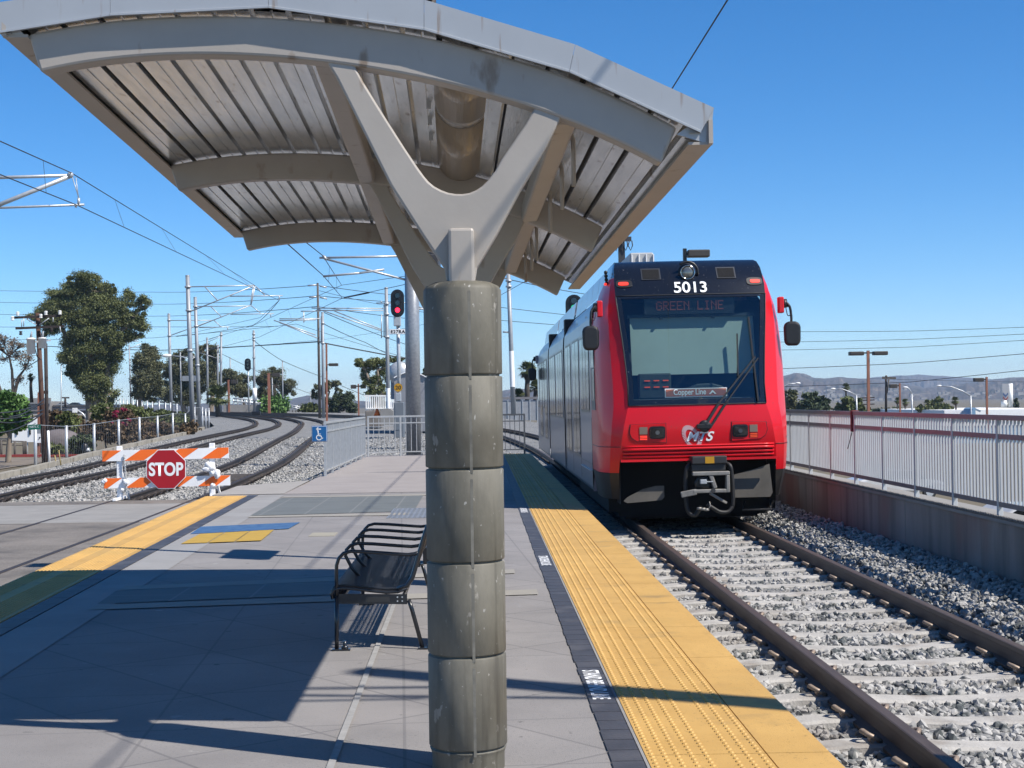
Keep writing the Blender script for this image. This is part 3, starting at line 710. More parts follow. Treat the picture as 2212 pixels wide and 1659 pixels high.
# V-shaped brackets and columns
Lz6 = [(60, 250), (100, 295), (160, 392), (430, 930), (590, 1180), (700, 1345), (716, 1425), (853, 1425), (866, 1345), (965, 1180), (1082, 960), (1215, 740), (1290, 585), (1300, 520), (1165, 520), (1153, 545), (1110, 622), (1050, 710), (985, 805), (955, 860), (922, 903), (890, 935), (860, 955), (825, 969), (790, 974), (755, 973), (720, 967), (685, 954), (650, 935), (622, 912), (600, 886), (570, 845), (500, 740), (395, 575), (290, 405), (262, 350), (235, 280)]
def z6(x, y): return ((1200+x/1.2759)*.5486, y/1.2759*.5486)
Vw = [P(*z6(x, y), Y1-.045) for x, y in Lz6]
cx = P(*z6(790, 1400), Y1).x; ztop = P(1003, 613, Y1).z
for k, Y in enumerate((Y1, Y1+3.18, Y1+6.37)):
    o_ = Vector((SDX*(Y-Y1), Y-Y1, SDZ*(Y-Y1)))
    mb = MB(); n = len(Vw); a = [p+o_ for p in Vw]; b = [p+o_+Vector((0, .09, 0)) for p in Vw]
    mb.add(a+b, [tuple(range(n)), tuple(range(2*n-1, n-1, -1))]+[(i, i+n, (i+1) % n+n, (i+1) % n) for i in range(n)])
    obj('v_bracket', mb, Mpgrey, shel, bevel=.009)
    p = P(*z6(777, 1146), Y1-.1); q = P(*z6(783, 1418), Y1-.1)
    mb = MB(); mb.bar(Vector((cx, Y1-.001, q.z-.03))+o_, Vector((cx, Y1-.001, p.z))+o_, .108, .22, (0, 1, 0)); obj('stub_post', mb, Mpgrey, shel, bevel=.012)
    # column of stacked drums
    R = .166; zb = -.0 ; pr = [(.0, ztop+.012), (.06, ztop+.012), (.12, ztop+.004), (R-.012, ztop-.012), (R, ztop-.03)]
    dz = .392; zt = ztop
    for j in range(5):
        z0 = zt-dz
        pr += [(R, z0+.009), (R-.003, z0+.005), (R-.012, z0+.004), (R-.012, z0-.004), (R-.003, z0-.005), (R, z0-.009)]
        zt = z0
    pr = pr[:-1] + [(R-.006, zt-.012), (R-.012, zt-.03), (R-.012, -.02)]
    mb = MB().lathe(pr, (cx+o_.x, Y, 0), 56)
    c = obj('column', mb, Mcol, shel)
    # vertical mould seam
    mb = MB(); zz = ztop-.03
    for j in range(5): mb.bar((cx+o_.x+.03, Y-R*.981, zz-.012), (cx+o_.x+.03, Y-R*.981, zz-dz+.012), .012, .003, (0, 1, 0)); zz -= dz
    obj('mould_seam', mb, mat('mould_seam', (.27, .252, .205), .6, var=.3, scale=12), c)
# purlins between the arches
for (pxl, sg) in ((702, -1), (1222, 1)):
    X = P(pxl, 100, Y1).x; z0 = float(ZB(X)); 
    mb = MB().bar(sh(X, z0+.062, Y1+.055), sh(X, z0+.062, Y1+6.3), .10, .115); obj('purlin', mb, Mpgrey, shel, bevel=.012)
    if sg > 0:
        for Y in (7.1, 7.85, 8.8, 10.25, 10.9, 11.8):
            mb = MB().tube([sh(X+.055, z0+.09, Y), sh(X+.075, z0+.075, Y), sh(X+.082, z0+.05, Y), sh(X+.082, z0-.165, Y)], .011, 8)
            mb.box(*(lambda v: (v.x-.02, v.x+.015, v.y-.016, v.y+.016, v.z-.02, v.z+.02))(sh(X+.055, z0+.09, Y)))
            obj('hanger_rod', mb, Mpgrey, shel)
# curved lamp trough under the deck
def trough(Y0, Y2, r, name, m, parent, z0=0):
    mb = MB(); n = 14; Xc = P(1000, 202, 6.95).x+.012
    for Y in (Y0, Y2):
        pass
    vs = []
    for Y in (Y0, Y2):
        for j in range(n+1):
            t = math.pi*j/n; vs.append(sh(Xc+r*math.cos(t), zlamp-r*1.0*math.sin(t)+z0, Y))
    mb.add(vs, [(j, n+1+j, n+2+j, j+1) for j in range(n)], True)
    mb.add([sh(Xc, zlamp, Y0)]+vs[:n+1], [(0, i+1, i+2) for i in range(n)]); mb.add([sh(Xc, zlamp, Y2)]+vs[n+1:], [(0, i+2, i+1) for i in range(n)])
    return obj(name, mb, m, parent)
zlamp = P(1000, 202, 6.95).z+.15+SDZ*-(.5)
Mlens2 = mat('ribbed_lamp_lens', (.42, .34, .25), .3, var=.12, scale=7, bump=.5, bscale=120, stretch=(1, .05, 1), coat=.3, hue=(.60, .49, .34))
tl = trough(6.62, 9.5, .132, 'lamp_housing', Mgalv, shel)
for a, b in ((6.64, 7.66), (7.81, 9.45)): trough(a, b, .145, 'lens', Mlens2, tl)
trough(7.665, 7.805, .143, 'clear_band', mat('clear_plastic', (.6, .58, .55), .2, var=.3, scale=30), tl)
Xc = P(1000, 202, 6.95).x+.012
mb = MB()
for Y in (6.95, 7.74, 8.15, 8.6): mb.bar(sh(Xc-.173, zlamp+.02, Y), sh(Xc-.173, zlamp-.05, Y), .022, .022, (0, 1, 0)); mb.bar(sh(Xc-.12, zlamp+.03, Y), sh(Xc-.173, zlamp+.03, Y), .02, .02)
mb.bar(sh(Xc+.158, zlamp-.02, 6.85), sh(Xc+.158, zlamp-.02, 9.0), .025, .05)
obj('latch', mb, Mgalv, tl)
mb = MB().ball(sh(Xc+.125, zlamp-.07, 7.74), .006, 8, 5); obj('indicator_lamp', mb, Mmark, tl)

# ------------------------------------------------------------------ bench
bn = thing('bench', (-.62, 10.55, 0), 'black steel slatted bench with four seats and hoop armrests, left of the shelter column', 'bench')
sp = [(-.868, .335), (-.905, .325), (-.935, .34), (-.945, .37), (-.925, .398), (-.88, .408), (-.80, .402), (-.70, .388), (-.60, .376), (-.53, .378), (-.47, .40), (-.435, .45), (-.41, .53), (-.385, .62), (-.36, .70), (-.335, .77), (-.315, .795), (-.295, .79), (-.285, .77)]
def ribbon(pts, ys, w, m, name):
    mb = MB()
    for y in ys: mb.tube([(x, y, z) for x, z in pts], .0085, 6)
    return obj(name, mb, m, bn, fix=False)
ys_b = np.arange(9.52, 11.6, .036)
ribbon(sp[:11], ys_b, .02, Mbench, 'seat'); ribbon(sp[10:], ys_b, .02, Mbench, 'backrest')
for y in (9.49, 11.62):
    mb = MB(); mb.bar((-.90, y, .325), (-.47, y, .315), .012, .062); mb.tube([(x, y, z) for x, z in sp[9:]], .015, 8); mb.tube([(x, y, z-.015) for x, z in sp[2:11]], .012, 6); obj('side_frame', mb, Mbench, bn)
for y in (9.49, 11.62):
    for pts in ([(-.912, y, .34), (-.915, y, .0)], [(-.46, y, .31), (-.44, y, .25), (-.375, y, .0)]):
        mb = MB().tube(pts, .0135, 10); x = pts[-1][0]
        mb.box(x-.03, x+.085, y-.022, y+.022, 0, .012); mb.tube([(x+.05, y, .01), (x+.05, y, .06)], .012, 8); mb.tube([(x+.05, y, .01), (x+.05, y, .03)], .022, 6)
        obj('leg', mb, Mbench, bn)
for i, y in enumerate((9.49, 10.02, 10.555, 11.09, 11.62)):
    mb = MB(); e = i in (0, 4)
    pts = [(-.912, y, .34) if e else (-.80, y, .39), (-.912, y, .45) if e else (-.86, y, .46), (-.91, y, .535) if e else (-.90, y, .54), (-.895, y, .58), (-.865, y, .61), (-.82, y, .622), (-.72, y, .617), (-.55, y, .602), (-.46, y, .595), (-.42, y, .60), (-.385, y, .61)]
    mb.tube(pts, .0115, 10); obj('armrest', mb, Mbench, bn)
mb = MB().box(-.90, -.885, 9.49, 11.62, .30, .335).box(-.50, -.485, 9.49, 11.62, .31, .345); obj('crossbar', mb, Mbench, bn)
mb = MB()
for x, z in ((-.53, .33), (-.53, .305), (-.50, .33), (-.50, .305)): mb.disc((x, 9.4838, z), .005, (0, -1, 0), 8, .003)
obj('bolt', mb, Mgalv, bn)
mb = MB().box(-.73, -.58, 9.4815, 9.4835, .302, .333); obj('name_plate', mb, mat('plate_dark', (.05, .05, .05), .4), bn)

# ------------------------------------------------------------------ lamp post behind the column
lp = thing('lamp_post', (-.42, 14.6, 0), 'platform lamp post with a side sign, mostly hidden behind the shelter column', 'lamp post')
obj('footing', MB().box(-.56, -.28, 14.46, 14.74, 0, .16), Mblack, lp, bevel=.01)
obj('pole', MB().tube([(-.42, 14.6, .1), (-.42, 14.6, 5.55)], .055, 12), Mlampb, lp)
obj('lamp_head', MB().box(-.75, -.38, 14.42, 14.78, 5.46, 5.62), Mlampb, lp, bevel=.02)
obj('sign_panel', MB().box(-.475, -.365, 14.15, 15.05, 2.35, 2.95), mat('dark_sign_back', (.08, .08, .085), .5), lp, bevel=.01)

# ------------------------------------------------------------------ wall and railing on the right
wl = thing('retaining_wall', (5.12, 20, -.4), 'low stained concrete wall along the right side of the near track', 'wall')
mb = MB()
for a in range(0, 48, 6):
    mb.prism([(5.10, -3.3), (5.42, -3.3), (5.42, .292), (5.10, .292)], (0, a+.008, 0), (1, 0, 0), (0, 0, 1), (0, 5.984, 0))
obj('wall_panel', mb, Mwall, wl, bevel=.006)
obj('coping', MB().box(5.075, 5.45, -.5, 48.2, .294, .335), Mconc, wl, bevel=.008)
mb = MB().tube([(5.085, 0, .345), (5.085, 48, .345)], .017, 6)
for y in np.arange(12, 34, .075): mb.bar((5.066, y, .352), (5.104, y+.05, .352), .016, .020)
obj('rope_strip', mb, mat('rope_grey', (.25, .235, .22), .9, var=.3, scale=30), wl)
def railing(name, p, n, step, label, zfun, m, hi=1.0, picks=13, lo=.125, group=None, mid=.80, bar=(.035, .035), dirv=(0, 1), fam=Mgalv2):
    """slatted metal railing running from p along dirv; every bay is a panel"""
    d = Vector((dirv[0], dirv[1], 0)).normalized(); p = Vector(p); t = thing(name, p, label, 'railing', group)
    pt0 = lambda s, z: p+d*s+Vector((0, 0, z+zfun(p.y+d.y*s)))
    for i in range(n+1):
        obj('post', MB().bar(pt0(i*step, -.02), pt0(i*step, hi), .05, .05, d), m, t, bevel=.004)
    L = n*step
    for z, w, h, nm in ((hi+.02, .062, .05, 'top_rail'), (mid, .036, .05, 'mid_rail'), (lo, .036, .05, 'bottom_rail')):
        mb = MB()
        for i in range(n): mb.bar(pt0(i*step+(0 if nm == 'top_rail' else .026), z), pt0((i+1)*step-(0 if nm == 'top_rail' else .026), z), w, h)
        obj(nm, mb, fam, t)
    for i in range(n):
        mb = MB()
        for k in range(picks):
            s = i*step+step*(k+.5+.0)/picks; mb.bar(pt0(s, lo+.026), pt0(s, mid-.026), *bar, d); mb.bar(pt0(s, mid+.026), pt0(s, hi-.006), *bar, d)
        obj('slat_panel', mb, m, t)
    return t
Mfrail = mat('railing_paint', (.33, .31, .315), .35, metal=.1, var=.06)
Mslat = mat('slat_paint', (.88, .90, .90), .4, metal=.1, var=.05)
railing('railing', (5.22, 10.71, .335), 22, 1.44, 'long grey slatted railing on top of the right concrete wall', lambda Y: 0, Mslat, hi=.965, picks=14, mid=.795, lo=.115, bar=(.021, .022), fam=Mfrail)
mb = MB().bar((5.175, 20.86, 1.22), (5.175, 20.86, 1.30), .06, .06)
rt_ = thing('ribbon', (5.19, 20.86, 1.1), 'faded red ribbon tied on the slatted railing near the tram', 'ribbon')
obj('knot', MB().box(5.175, 5.28, 20.82, 20.90, 1.06, 1.36), mat('faded_red_cloth', (.22, .05, .05), .8, var=.4, scale=30), rt_, bevel=.012)
obj('tail', MB().tube([(5.18, 20.83, 1.06), (5.17, 20.9, .95), (5.17, 21.05, .82)], .006, 5), Mwire, rt_)

# ------------------------------------------------------------------ railings at the platform end
def endrail(p, q, n, label, m, h=1.13, z0=.0, posts=None):
    p, q = Vector((*p, z0)), Vector((*q, z0)); d = (q-p); L = d.length; d.normalize(); U = Vector((0, 0, 1))
    t = thing('railing', p, label, 'railing', None)
    for i in range(n+1):
        obj('post', MB().bar(p+d*(L*i/n), p+d*(L*i/n)+U*(h+.0), .05, .05, d), m, t)
    for nm, z, w in (('top_rail', h+.02, .055), ('mid_rail', h-.17, .035), ('bottom_rail', .12, .035)):
        obj(nm, MB().bar(p+U*z-d*.02, q+U*z+d*.02, w, w*.9), m, t)
    for i in range(n):
        mb = MB(); k = max(2, int(L/n/.135))
        for j in range(1, k):
            s = L*(i+j/k)/n; mb.bar(p+d*s+U*.137, p+d*s+U*(h-.188), .017, .017, d)
            mb.bar(p+d*s+U*(h-.152), p+d*s+U*(h-.007), .017, .017, d)
        obj('bar_panel', mb, m, t)
    return t
endrail((-3.30, 32.2), (-3.27, 42.9), 7, 'galvanised railing along the platform end behind the blue wheelchair sign', Mgalv)
endrail((-3.22, 43.6), (-.45, 44.2), 3, 'galvanised railing across the platform end in front of the thick steel mast', Mgalv, z0=.01)
endrail((-.38, 44.2), (1.32, 44.3), 2, 'railing toned dark for the tram shadow between the shelter column and the tram', mat('shaded_railing_paint', (.14, .15, .165), .5, var=.1), z0=.01)  # tram's shadow is put into this paint; neighbouring railings are plain galvanised
sg = thing('wheelchair_sign', (-3.35, 32.1, .6), 'blue square sign with white left arrow and wheelchair symbol on the railing end', 'sign')
c = P(690, 937, 32.1)
obj('plate', MB().box(c.x-.165, c.x+.165, 32.10, 32.115, c.z-.17, c.z+.17), Msblue, sg, bevel=.006)
obj('border', MB().prism([(-.155, -.16), (.155, -.16), (.155, .16), (-.155, .16)], (c.x, 32.0985, c.z), (1, 0, 0), (0, 0, 1), (0, .001, 0)), Mlet, sg)
obj('face', MB().prism([(-.149, -.154), (.149, -.154), (.149, .154), (-.149, .154)], (c.x, 32.0955, c.z), (1, 0, 0), (0, 0, 1), (0, .002, 0)), Msblue, sg)
mb = MB(); yf = 32.093
def arcstrip(cx, cz, r, a0, a1, w, n=18, y=yf):
    pts = []
    for i in range(n+1):
        a = a0+(a1-a0)*i/n; pts.append((cx+r*math.cos(a), cz+r*math.sin(a)))
    for (x0, z0), (x1, z1) in zip(pts[:-1], pts[1:]): mb.bar((x0, y, z0), (x1, y, z1), .002, w, (0, 0, 1) if abs(x1-x0) > abs(z1-z0) else (1, 0, 0))
mb.bar((c.x-.06, yf, c.z+.10), (c.x+.035, yf, c.z+.10), .002, .02)
mb.bar((c.x-.062, yf, c.z+.10), (c.x-.022, yf, c.z+.137), .002, .02, (1, 0, 0)); mb.bar((c.x-.062, yf, c.z+.10), (c.x-.022, yf, c.z+.063), .002, .02, (1, 0, 0))
arcstrip(c.x-.008, c.z-.077, .054, math.radians(115), math.radians(352), .017)
mb.disc((c.x-.026, yf-.001, c.z+.045), .015, (0, -1, 0), 14, .002)
mb.bar((c.x-.026, yf, c.z+.03), (c.x-.018, yf, c.z-.045), .002, .02, (1, 0, 0)); mb.bar((c.x-.018, yf, c.z-.042), (c.x+.032, yf, c.z-.042), .002, .018)
mb.bar((c.x-.02, yf, c.z-.005), (c.x+.026, yf, c.z-.005), .002, .013); mb.bar((c.x+.03, yf, c.z-.04), (c.x+.05, yf, c.z-.10), .002, .018, (1, 0, 0)); mb.bar((c.x+.05, yf, c.z-.10), (c.x+.078, yf, c.z-.09), .002, .016)
obj('symbol', mb, Mlet, sg)

# ------------------------------------------------------------------ striped barricade
YB = 28.5; zg = -.205
bc = thing('road_barricade', (P(360, 1070, YB).x, YB, zg), 'orange and white striped barricade with white posts standing across the middle track', 'barricade')
def stripes(name, x0, x1, zc, h, zslope, skew, step, y, parent):
    """board with diagonal stripes: white plank and orange parallelograms 2 mm proud"""
    mb = MB(); zof = lambda x: zc+zslope*(x-x0)
    mb.add([(x0, y, zof(x0)-h/2), (x1, y, zof(x1)-h/2), (x1, y, zof(x1)+h/2), (x0, y, zof(x0)+h/2), (x0, y+.025, zof(x0)-h/2), (x1, y+.025, zof(x1)-h/2), (x1, y+.025, zof(x1)+h/2), (x0, y+.025, zof(x0)+h/2)],
           [(0, 1, 2, 3), (7, 6, 5, 4), (0, 4, 5, 1), (1, 5, 6, 2), (2, 6, 7, 3), (3, 7, 4, 0)])
    b = obj(name, mb, Mbarw, parent); mb = MB(); x = x0-skew
    while x < x1:
        a = [(x, -h/2), (x+step, -h/2), (x+step+skew, h/2), (x+skew, h/2)]
        pts = []
        def clipx(poly, xc, keep):
            out = []
            for i in range(len(poly)):
                p, q = poly[i], poly[(i+1) % len(poly)]; ip, iq = keep(p[0]), keep(q[0])
                if ip: out.append(p)
                if ip != iq:
                    t = (xc-p[0])/(q[0]-p[0]); out.append((xc, p[1]+t*(q[1]-p[1])))
            return out
        a = clipx(a, x0+.002, lambda v: v > x0+.002); a = clipx(a, x1-.002, lambda v: v < x1-.002) if len(a) > 2 else a
        if len(a) > 2: mb.prism([(px, pz+zof(px)) for px, pz in a], (0, y-.0025, 0), (1, 0, 0), (0, 0, 1), (0, .002, 0))
        x += 2*step
    obj('stripe', mb, Morange, b); return b
def zb2(px, py): return P(px, py, YB)
xl, xr_ = zb2(222, 984).x, zb2(495, 976).x
stripes('board', xl, xr_, zb2(222, 985).z, .20, .012, .30, .36, YB-.05, bc)
stripes('board', zb2(226, 1045).x, zb2(498, 1038).x, zb2(226, 1044).z, .19, .010, .28, .34, YB-.05, bc)
for px, pt, pb in ((258, 964, 1073), (458, 957, 1065)):
    t_, b_2 = zb2(px, pt), zb2(px+2, pb)
    mb = MB(); mb.bar((t_.x, YB, zg), (t_.x, YB, t_.z), .105, .05, (0, 1, 0)); mb.bar((t_.x+.10, YB+.3, zg), (t_.x+.03, YB+.02, zg+.55), .05, .04, (1, 0, 0)); mb.bar((t_.x, YB-.45, zg+.03), (t_.x, YB+.5, zg+.03), .07, .05)
    obj('post', mb, Mbarw, bc, bevel=.008)
mb = MB(); R = random.Random(3)
for px, py, r in ((452, 1010, .13), (466, 1022, .12), (228, 1040, .06), (273, 1040, .07), (268, 1058, .05), (462, 1050, .06)):
    c = zb2(px, py); mb = MB()
    for i in range(3):
        a = R.uniform(0, 6.28); d = Vector((math.cos(a), 0, math.sin(a)))*r*.35
        mb.ball((c.x+d.x, YB-.085, c.z+d.z), (r*R.uniform(.45, .75), r*.35, r*R.uniform(.35, .75)), 14, 9)
    for q in range(len(mb.v)): mb.v[q] = mb.v[q]+Vector((R.gauss(0, 1), R.gauss(0, 1), R.gauss(0, 1)))*r*.055
    obj('plastic_wrap', mb, Mplast, bc)
mb = MB(); c0, c1 = zb2(270, 985), zb2(276, 1068)
for i in range(26):
    t = i/25; p = c0.lerp(c1, t); a = (i % 2)*math.pi/2
    mb.tube([(p.x+.018*math.cos(a)*math.cos(k*math.pi/4), YB-.07+.018*math.sin(a)*math.cos(k*math.pi/4), p.z+.026*math.sin(k*math.pi/4)) for k in range(9)], .006, 5)
obj('chain', mb, Mgalv, bc)
so = thing('stop_sign', (P(358, 1014, YB).x, YB-.09, .3), 'red octagonal STOP sign fixed to the middle of the striped barricade', 'sign')
c = P(358.5, 1013.5, YB-.1); r = .368
oct_ = lambda r: [(r/math.cos(math.pi/8)*math.cos(math.pi/8+i*math.pi/4), r/math.cos(math.pi/8)*math.sin(math.pi/8+i*math.pi/4)) for i in range(8)]
obj('plate', MB().prism(oct_(r), (c.x, YB-.085, c.z), (1, 0, 0), (0, 0, 1), (0, .006, 0)), Mlet, so)
obj('face', MB().prism(oct_(r-.012), (c.x, YB-.0885, c.z), (1, 0, 0), (0, 0, 1), (0, .002, 0)), Mstop, so)
text('lettering', 'STOP', .335, (c.x, YB-.092, c.z), (1, 0, .0), (0, 0, 1), Mlet, so, offset=.011, sx=.80)
# ------------------------------------------------------------------ the tram
TX, TY0 = 3.045, 20.75
tm = thing('tram', (TX, TY0, -.2), 'red and white light rail tram with black roof cap arriving on the near track', 'tram')
def T(x, y, z): return Vector((TX+x, TY0+y, z))
W = 1.35
# level: z, nose y0, crease half width xw, side half width w, extra setback at crease
LV = [(.16, .36, 1.08, 1.28, .05), (.54, .16, 1.10, 1.345, .06), (.72, .08, 1.09, W, .06), (.90, .02, 1.08, W, .06), (1.20, .0, 1.03, W, .06), (1.47, .04, .96, W, .06),
      (1.75, .10, .955, W, .06), (2.05, .165, .975, W, .06), (2.35, .24, 1.0, 1.34, .06), (2.65, .325, 1.03, 1.32, .06), (2.87, .40, 1.05, 1.285, .06), (3.03, .455, 1.065, 1.23, .06), (3.16, .52, 1.07, 1.18, .06), (3.28, .60, 1.065, 1.125, .07), (3.42, .72, 1.055, 1.085, .07), (3.52, .86, 1.03, 1.055, .07), (3.555, 1.0, 1.0, 1.02, .06)]
def lev(z):
    for a, b in zip(LV[:-1], LV[1:]):
        if a[0] <= z <= b[0]:
            t = (z-a[0])/(b[0]-a[0]); return tuple(a[i]+(b[i]-a[i])*t for i in range(5))
    return LV[-1] if z > 1 else LV[0]
def yfront(x, z):
    _, y0, xw, w, sb = lev(z); return y0+sb*(abs(x)/xw)**2
def side_pts(z):
    _, y0, xw, w, sb = lev(z); c = y0+sb; e = w-xw
    ye = 1.75
    return [(xw, c), (xw+e*.5, c+.10), (xw+e*.8, c+.30), (xw+e*.95, c+.50), (w, c+.72 if c+.72 < ye-.1 else ye-.1), (w, ye)]
zs_all = [l[0] for l in LV]
def zlist(a, b): return [a]+[z for z in zs_all if a < z < b]+[b]
def corner(name, za, zb_, sgn, m, parent):
    mb = MB(); Z = zlist(za, zb_); n = 6
    vs = [T(sgn*x, y, z) for z in Z for x, y in side_pts(z)]
    mb.add(vs, [(i*n+j, i*n+j+1, (i+1)*n+j+1, (i+1)*n+j) for i in range(len(Z)-1) for j in range(1, n-1)], True)
    mb.add([v for i in range(len(Z)) for v in vs[i*n:i*n+2]], [(2*i, 2*i+1, 2*i+3, 2*i+2) for i in range(len(Z)-1)], True)
    o = obj(name, mb, m, parent, fix=False)                      # kept unwelded: a crisp crease between pillar and side
    import bmesh
    bm = bmesh.new(); bm.from_mesh(o.data); bmesh.ops.recalc_face_normals(bm, faces=bm.faces); bm.to_mesh(o.data); bm.free(); return o
def front(name, za, zb_, m, parent, half=None, nx=10, dy=0., extra=0.):
    mb = MB(); Z = zlist(za, zb_); vs = []
    for z in Z:
        xw = (half(z) if half else lev(z)[2])+extra
        for i in range(nx+1):
            x = -xw+2*xw*i/nx; vs.append(T(x, yfront(x, z)+dy, z))
    n = nx+1
    mb.add(vs, [(i*n+j, i*n+j+1, (i+1)*n+j+1, (i+1)*n+j) for i in range(len(Z)-1) for j in range(nx)], True)
    return obj(name, mb, m, parent)
cab = front('cab_front', .72, 1.47, Mred, tm)
for s in (-1, 1):
    corner('cab_corner', .54, 3.30, s, Mred, tm)
    corner('skirt', .16, .535, s, Mskirt, tm)
    corner('cap_side', 3.305, 3.555, s, Mcap, tm)
# top of roof cap closed to the rear
capf = front('roof_cap', 3.03, 3.555, Mcap, tm)
obj('cap_top', MB().poly([T(-1.02, 1.06, 3.555), T(1.02, 1.06, 3.555), T(1.02, 1.75, 3.56), T(-1.02, 1.75, 3.56)]), Mcap, tm)
# windscreen
m = bpy.data.materials.new('windscreen_glass'); m.use_nodes = True; nt = m.node_tree; nt.nodes.clear()
out = nt.nodes.new('ShaderNodeOutputMaterial'); tr_ = nt.nodes.new('ShaderNodeBsdfTransparent'); tr_.inputs['Color'].default_value = (.64, .74, .73, 1)
gl = nt.nodes.new('ShaderNodeBsdfGlossy'); gl.inputs['Roughness'].default_value = .015; gl.inputs['Color'].default_value = (.9, .95, 1, 1)
lw = nt.nodes.new('ShaderNodeLayerWeight'); lw.inputs['Blend'].default_value = .5; pw = nt.nodes.new('ShaderNodeMath'); pw.operation = 'POWER'; pw.inputs[1].default_value = 5; nt.links.new(lw.outputs['Facing'], pw.inputs[0]); fr = nt.nodes.new('ShaderNodeMath'); fr.operation = 'MULTIPLY_ADD'; fr.inputs[1].default_value = .9; fr.inputs[2].default_value = .085; nt.links.new(pw.outputs[0], fr.inputs[0]); mxs = nt.nodes.new('ShaderNodeMixShader')
nt.links.new(fr.outputs[0], mxs.inputs[0]); nt.links.new(tr_.outputs[0], mxs.inputs[1]); nt.links.new(gl.outputs[0], mxs.inputs[2]); nt.links.new(mxs.outputs[0], out.inputs['Surface'])
Mwind = m
ws = front('windscreen', 1.475, 3.025, Mwind, tm, dy=.004)
# black printed border of the glass
mb = MB(); Z = zlist(1.475, 3.025)
def bstrip(f0, f1, dy=-.004):
    vs = []
    for z in Z:
        xw = lev(z)[2]
        for f in (f0, f1): x = f(xw); vs.append(T(x, yfront(x, z)+dy, z))
    mb.add(vs, [(2*i, 2*i+1, 2*i+3, 2*i+2) for i in range(len(Z)-1)])
bstrip(lambda w: -w, lambda w: -w+.075); bstrip(lambda w: w-.075, lambda w: w)
for za, zb_ in ((1.476, 1.55), (2.985, 3.024)):
    vs = []
    for z in (za, zb_):
        xw = lev(z)[2]-.075
        for i in range(13): x = -xw+2*xw*i/12; vs.append(T(x, yfront(x, z)-.004, z))
    mb.add(vs, [(i, i+1, 14+i, 13+i) for i in range(12)])
obj('glass_border', mb, Mcap, ws)
mb = MB()
for z in (1.472, 3.028):
    xw = lev(z)[2]; mb.tube([T(x, yfront(x, z)-.006, z) for x in np.linspace(-xw, xw, 13)], .008, 6)
for s in (-1, 1): mb.tube([T(s*lev(z)[2], yfront(lev(z)[2], z)-.006, z) for z in Z], .009, 6)
obj('gasket', mb, Mrubber, ws)
# cab interior
mb = MB()
mb.quad(T(-1.2, 1.6, .6), T(1.2, 1.6, .6), T(1.2, 1.6, 3.0), T(-1.2, 1.6, 3.0))
mb.quad(T(-1.3, .3, 1.0), T(1.3, .3, 1.0), T(1.3, 1.6, 1.0), T(-1.3, 1.6, 1.0))
obj('cab_interior', mb, mat('cab_interior', (.06, .09, .10), .7), tm)
mb = MB()
mb.add([T(-.86, .62, 2.72), T(.90, .62, 2.72), T(.90, .44, 1.90), T(-.86, .44, 1.90)], [(0, 3, 2, 1)])
obj('sun_blind', mb, Mblind, tm)
mb = MB(); mb.bar(T(-.9, .6, 2.74), T(.92, .6, 2.74), .05, .05); mb.bar(T(-.42, .5, 2.70), T(-.42, .9, 2.72), .03, .03); mb.bar(T(.32, .5, 2.70), T(.32, .9, 2.72), .03, .03)
obj('blind_rail', mb, Mdash, tm)
mb = MB(); mb.box(*[v for v in (TX-.95, TX+.95, TY0+.2, TY0+.9, 1.40, 1.56)]); mb.box(TX-.78, TX-.32, TY0+.36, TY0+.5, 1.56, 1.92); mb.prism([(-.15, 0), (.5, 0), (.42, .16), (.25, .21), (.05, .2), (-.1, .13)], T(0, .4, 1.56), (1, 0, 0), (0, 0, 1), (0, .3, 0))
obj('dashboard', mb, Mdash, tm, bevel=.02)
mb = MB()
for i in range(3):
    for j in range(2): mb.box(TX-.70+i*.13, TX-.62+i*.13, TY0+.345, TY0+.355, 1.72+j*.09, 1.735+j*.09)
obj('indicator', mb, Morl, tm)
# LED destination sign
mb = MB(); mb.box(TX-.66, TX+.62, TY0+.50, TY0+.62, 2.755, 3.0); led = obj('destination_sign', mb, mat('led_panel', (.022, .03, .036), .4), tm)
F5 = {'G': '01110100011000010111100011000101110', 'R': '11110100011000111110101001001010001', 'E': '11111100001000011110100001000011111', 'N': '10001110011010110011100011000110001', 'L': '10000100001000010000100001000011111', 'I': '01110001000010000100001000010001110', ' ': '0'*35}
def dots(s, c, px_, m, parent, y):
    mb = MB(); wtot = len(s)*6-1
    for k, ch in enumerate(s):
        for i in range(35):
            if F5[ch][i] == '1':
                x = c[0]+(k*6+i % 5-wtot/2)*px_; z = c[1]+(3-i//5)*px_*1.15
                mb.box(TX+x, TX+x+px_*.84, TY0+y-.004, TY0+y, z, z+px_*.98)
    return obj('led_text', mb, m, parent)
dots('GREEN LINE', (-.01, 2.868), .0162, Mled, led, .498)
# line plate behind the glass
zc = 1.635; yp = lambda z: yfront(0, z)+.05
mb = MB().box(TX-.445, TX+.42, TY0+.10, TY0+.112, 1.575, 1.70); lpn = obj('line_plate', mb, Mlet, tm)
obj('plate_face', MB().box(TX-.432, TX+.407, TY0+.096, TY0+.099, 1.588, 1.688), Mbrown, lpn)
text('lettering', 'Copper Line', .112, (TX-.10, TY0+.093, 1.637), (1, 0, 0), (0, 0, 1), Mlet, lpn, offset=.0018, sx=.80)
mb = MB().prism([(.165, 1.612), (.215, 1.668), (.232, 1.655), (.272, 1.612), (.245, 1.612), (.222, 1.640), (.205, 1.628), (.19, 1.612)], (TX, TY0+.092, 0), (1, 0, 0), (0, 0, 1), (0, .001, 0))
obj('mountain_mark', mb, Mlet, lpn)
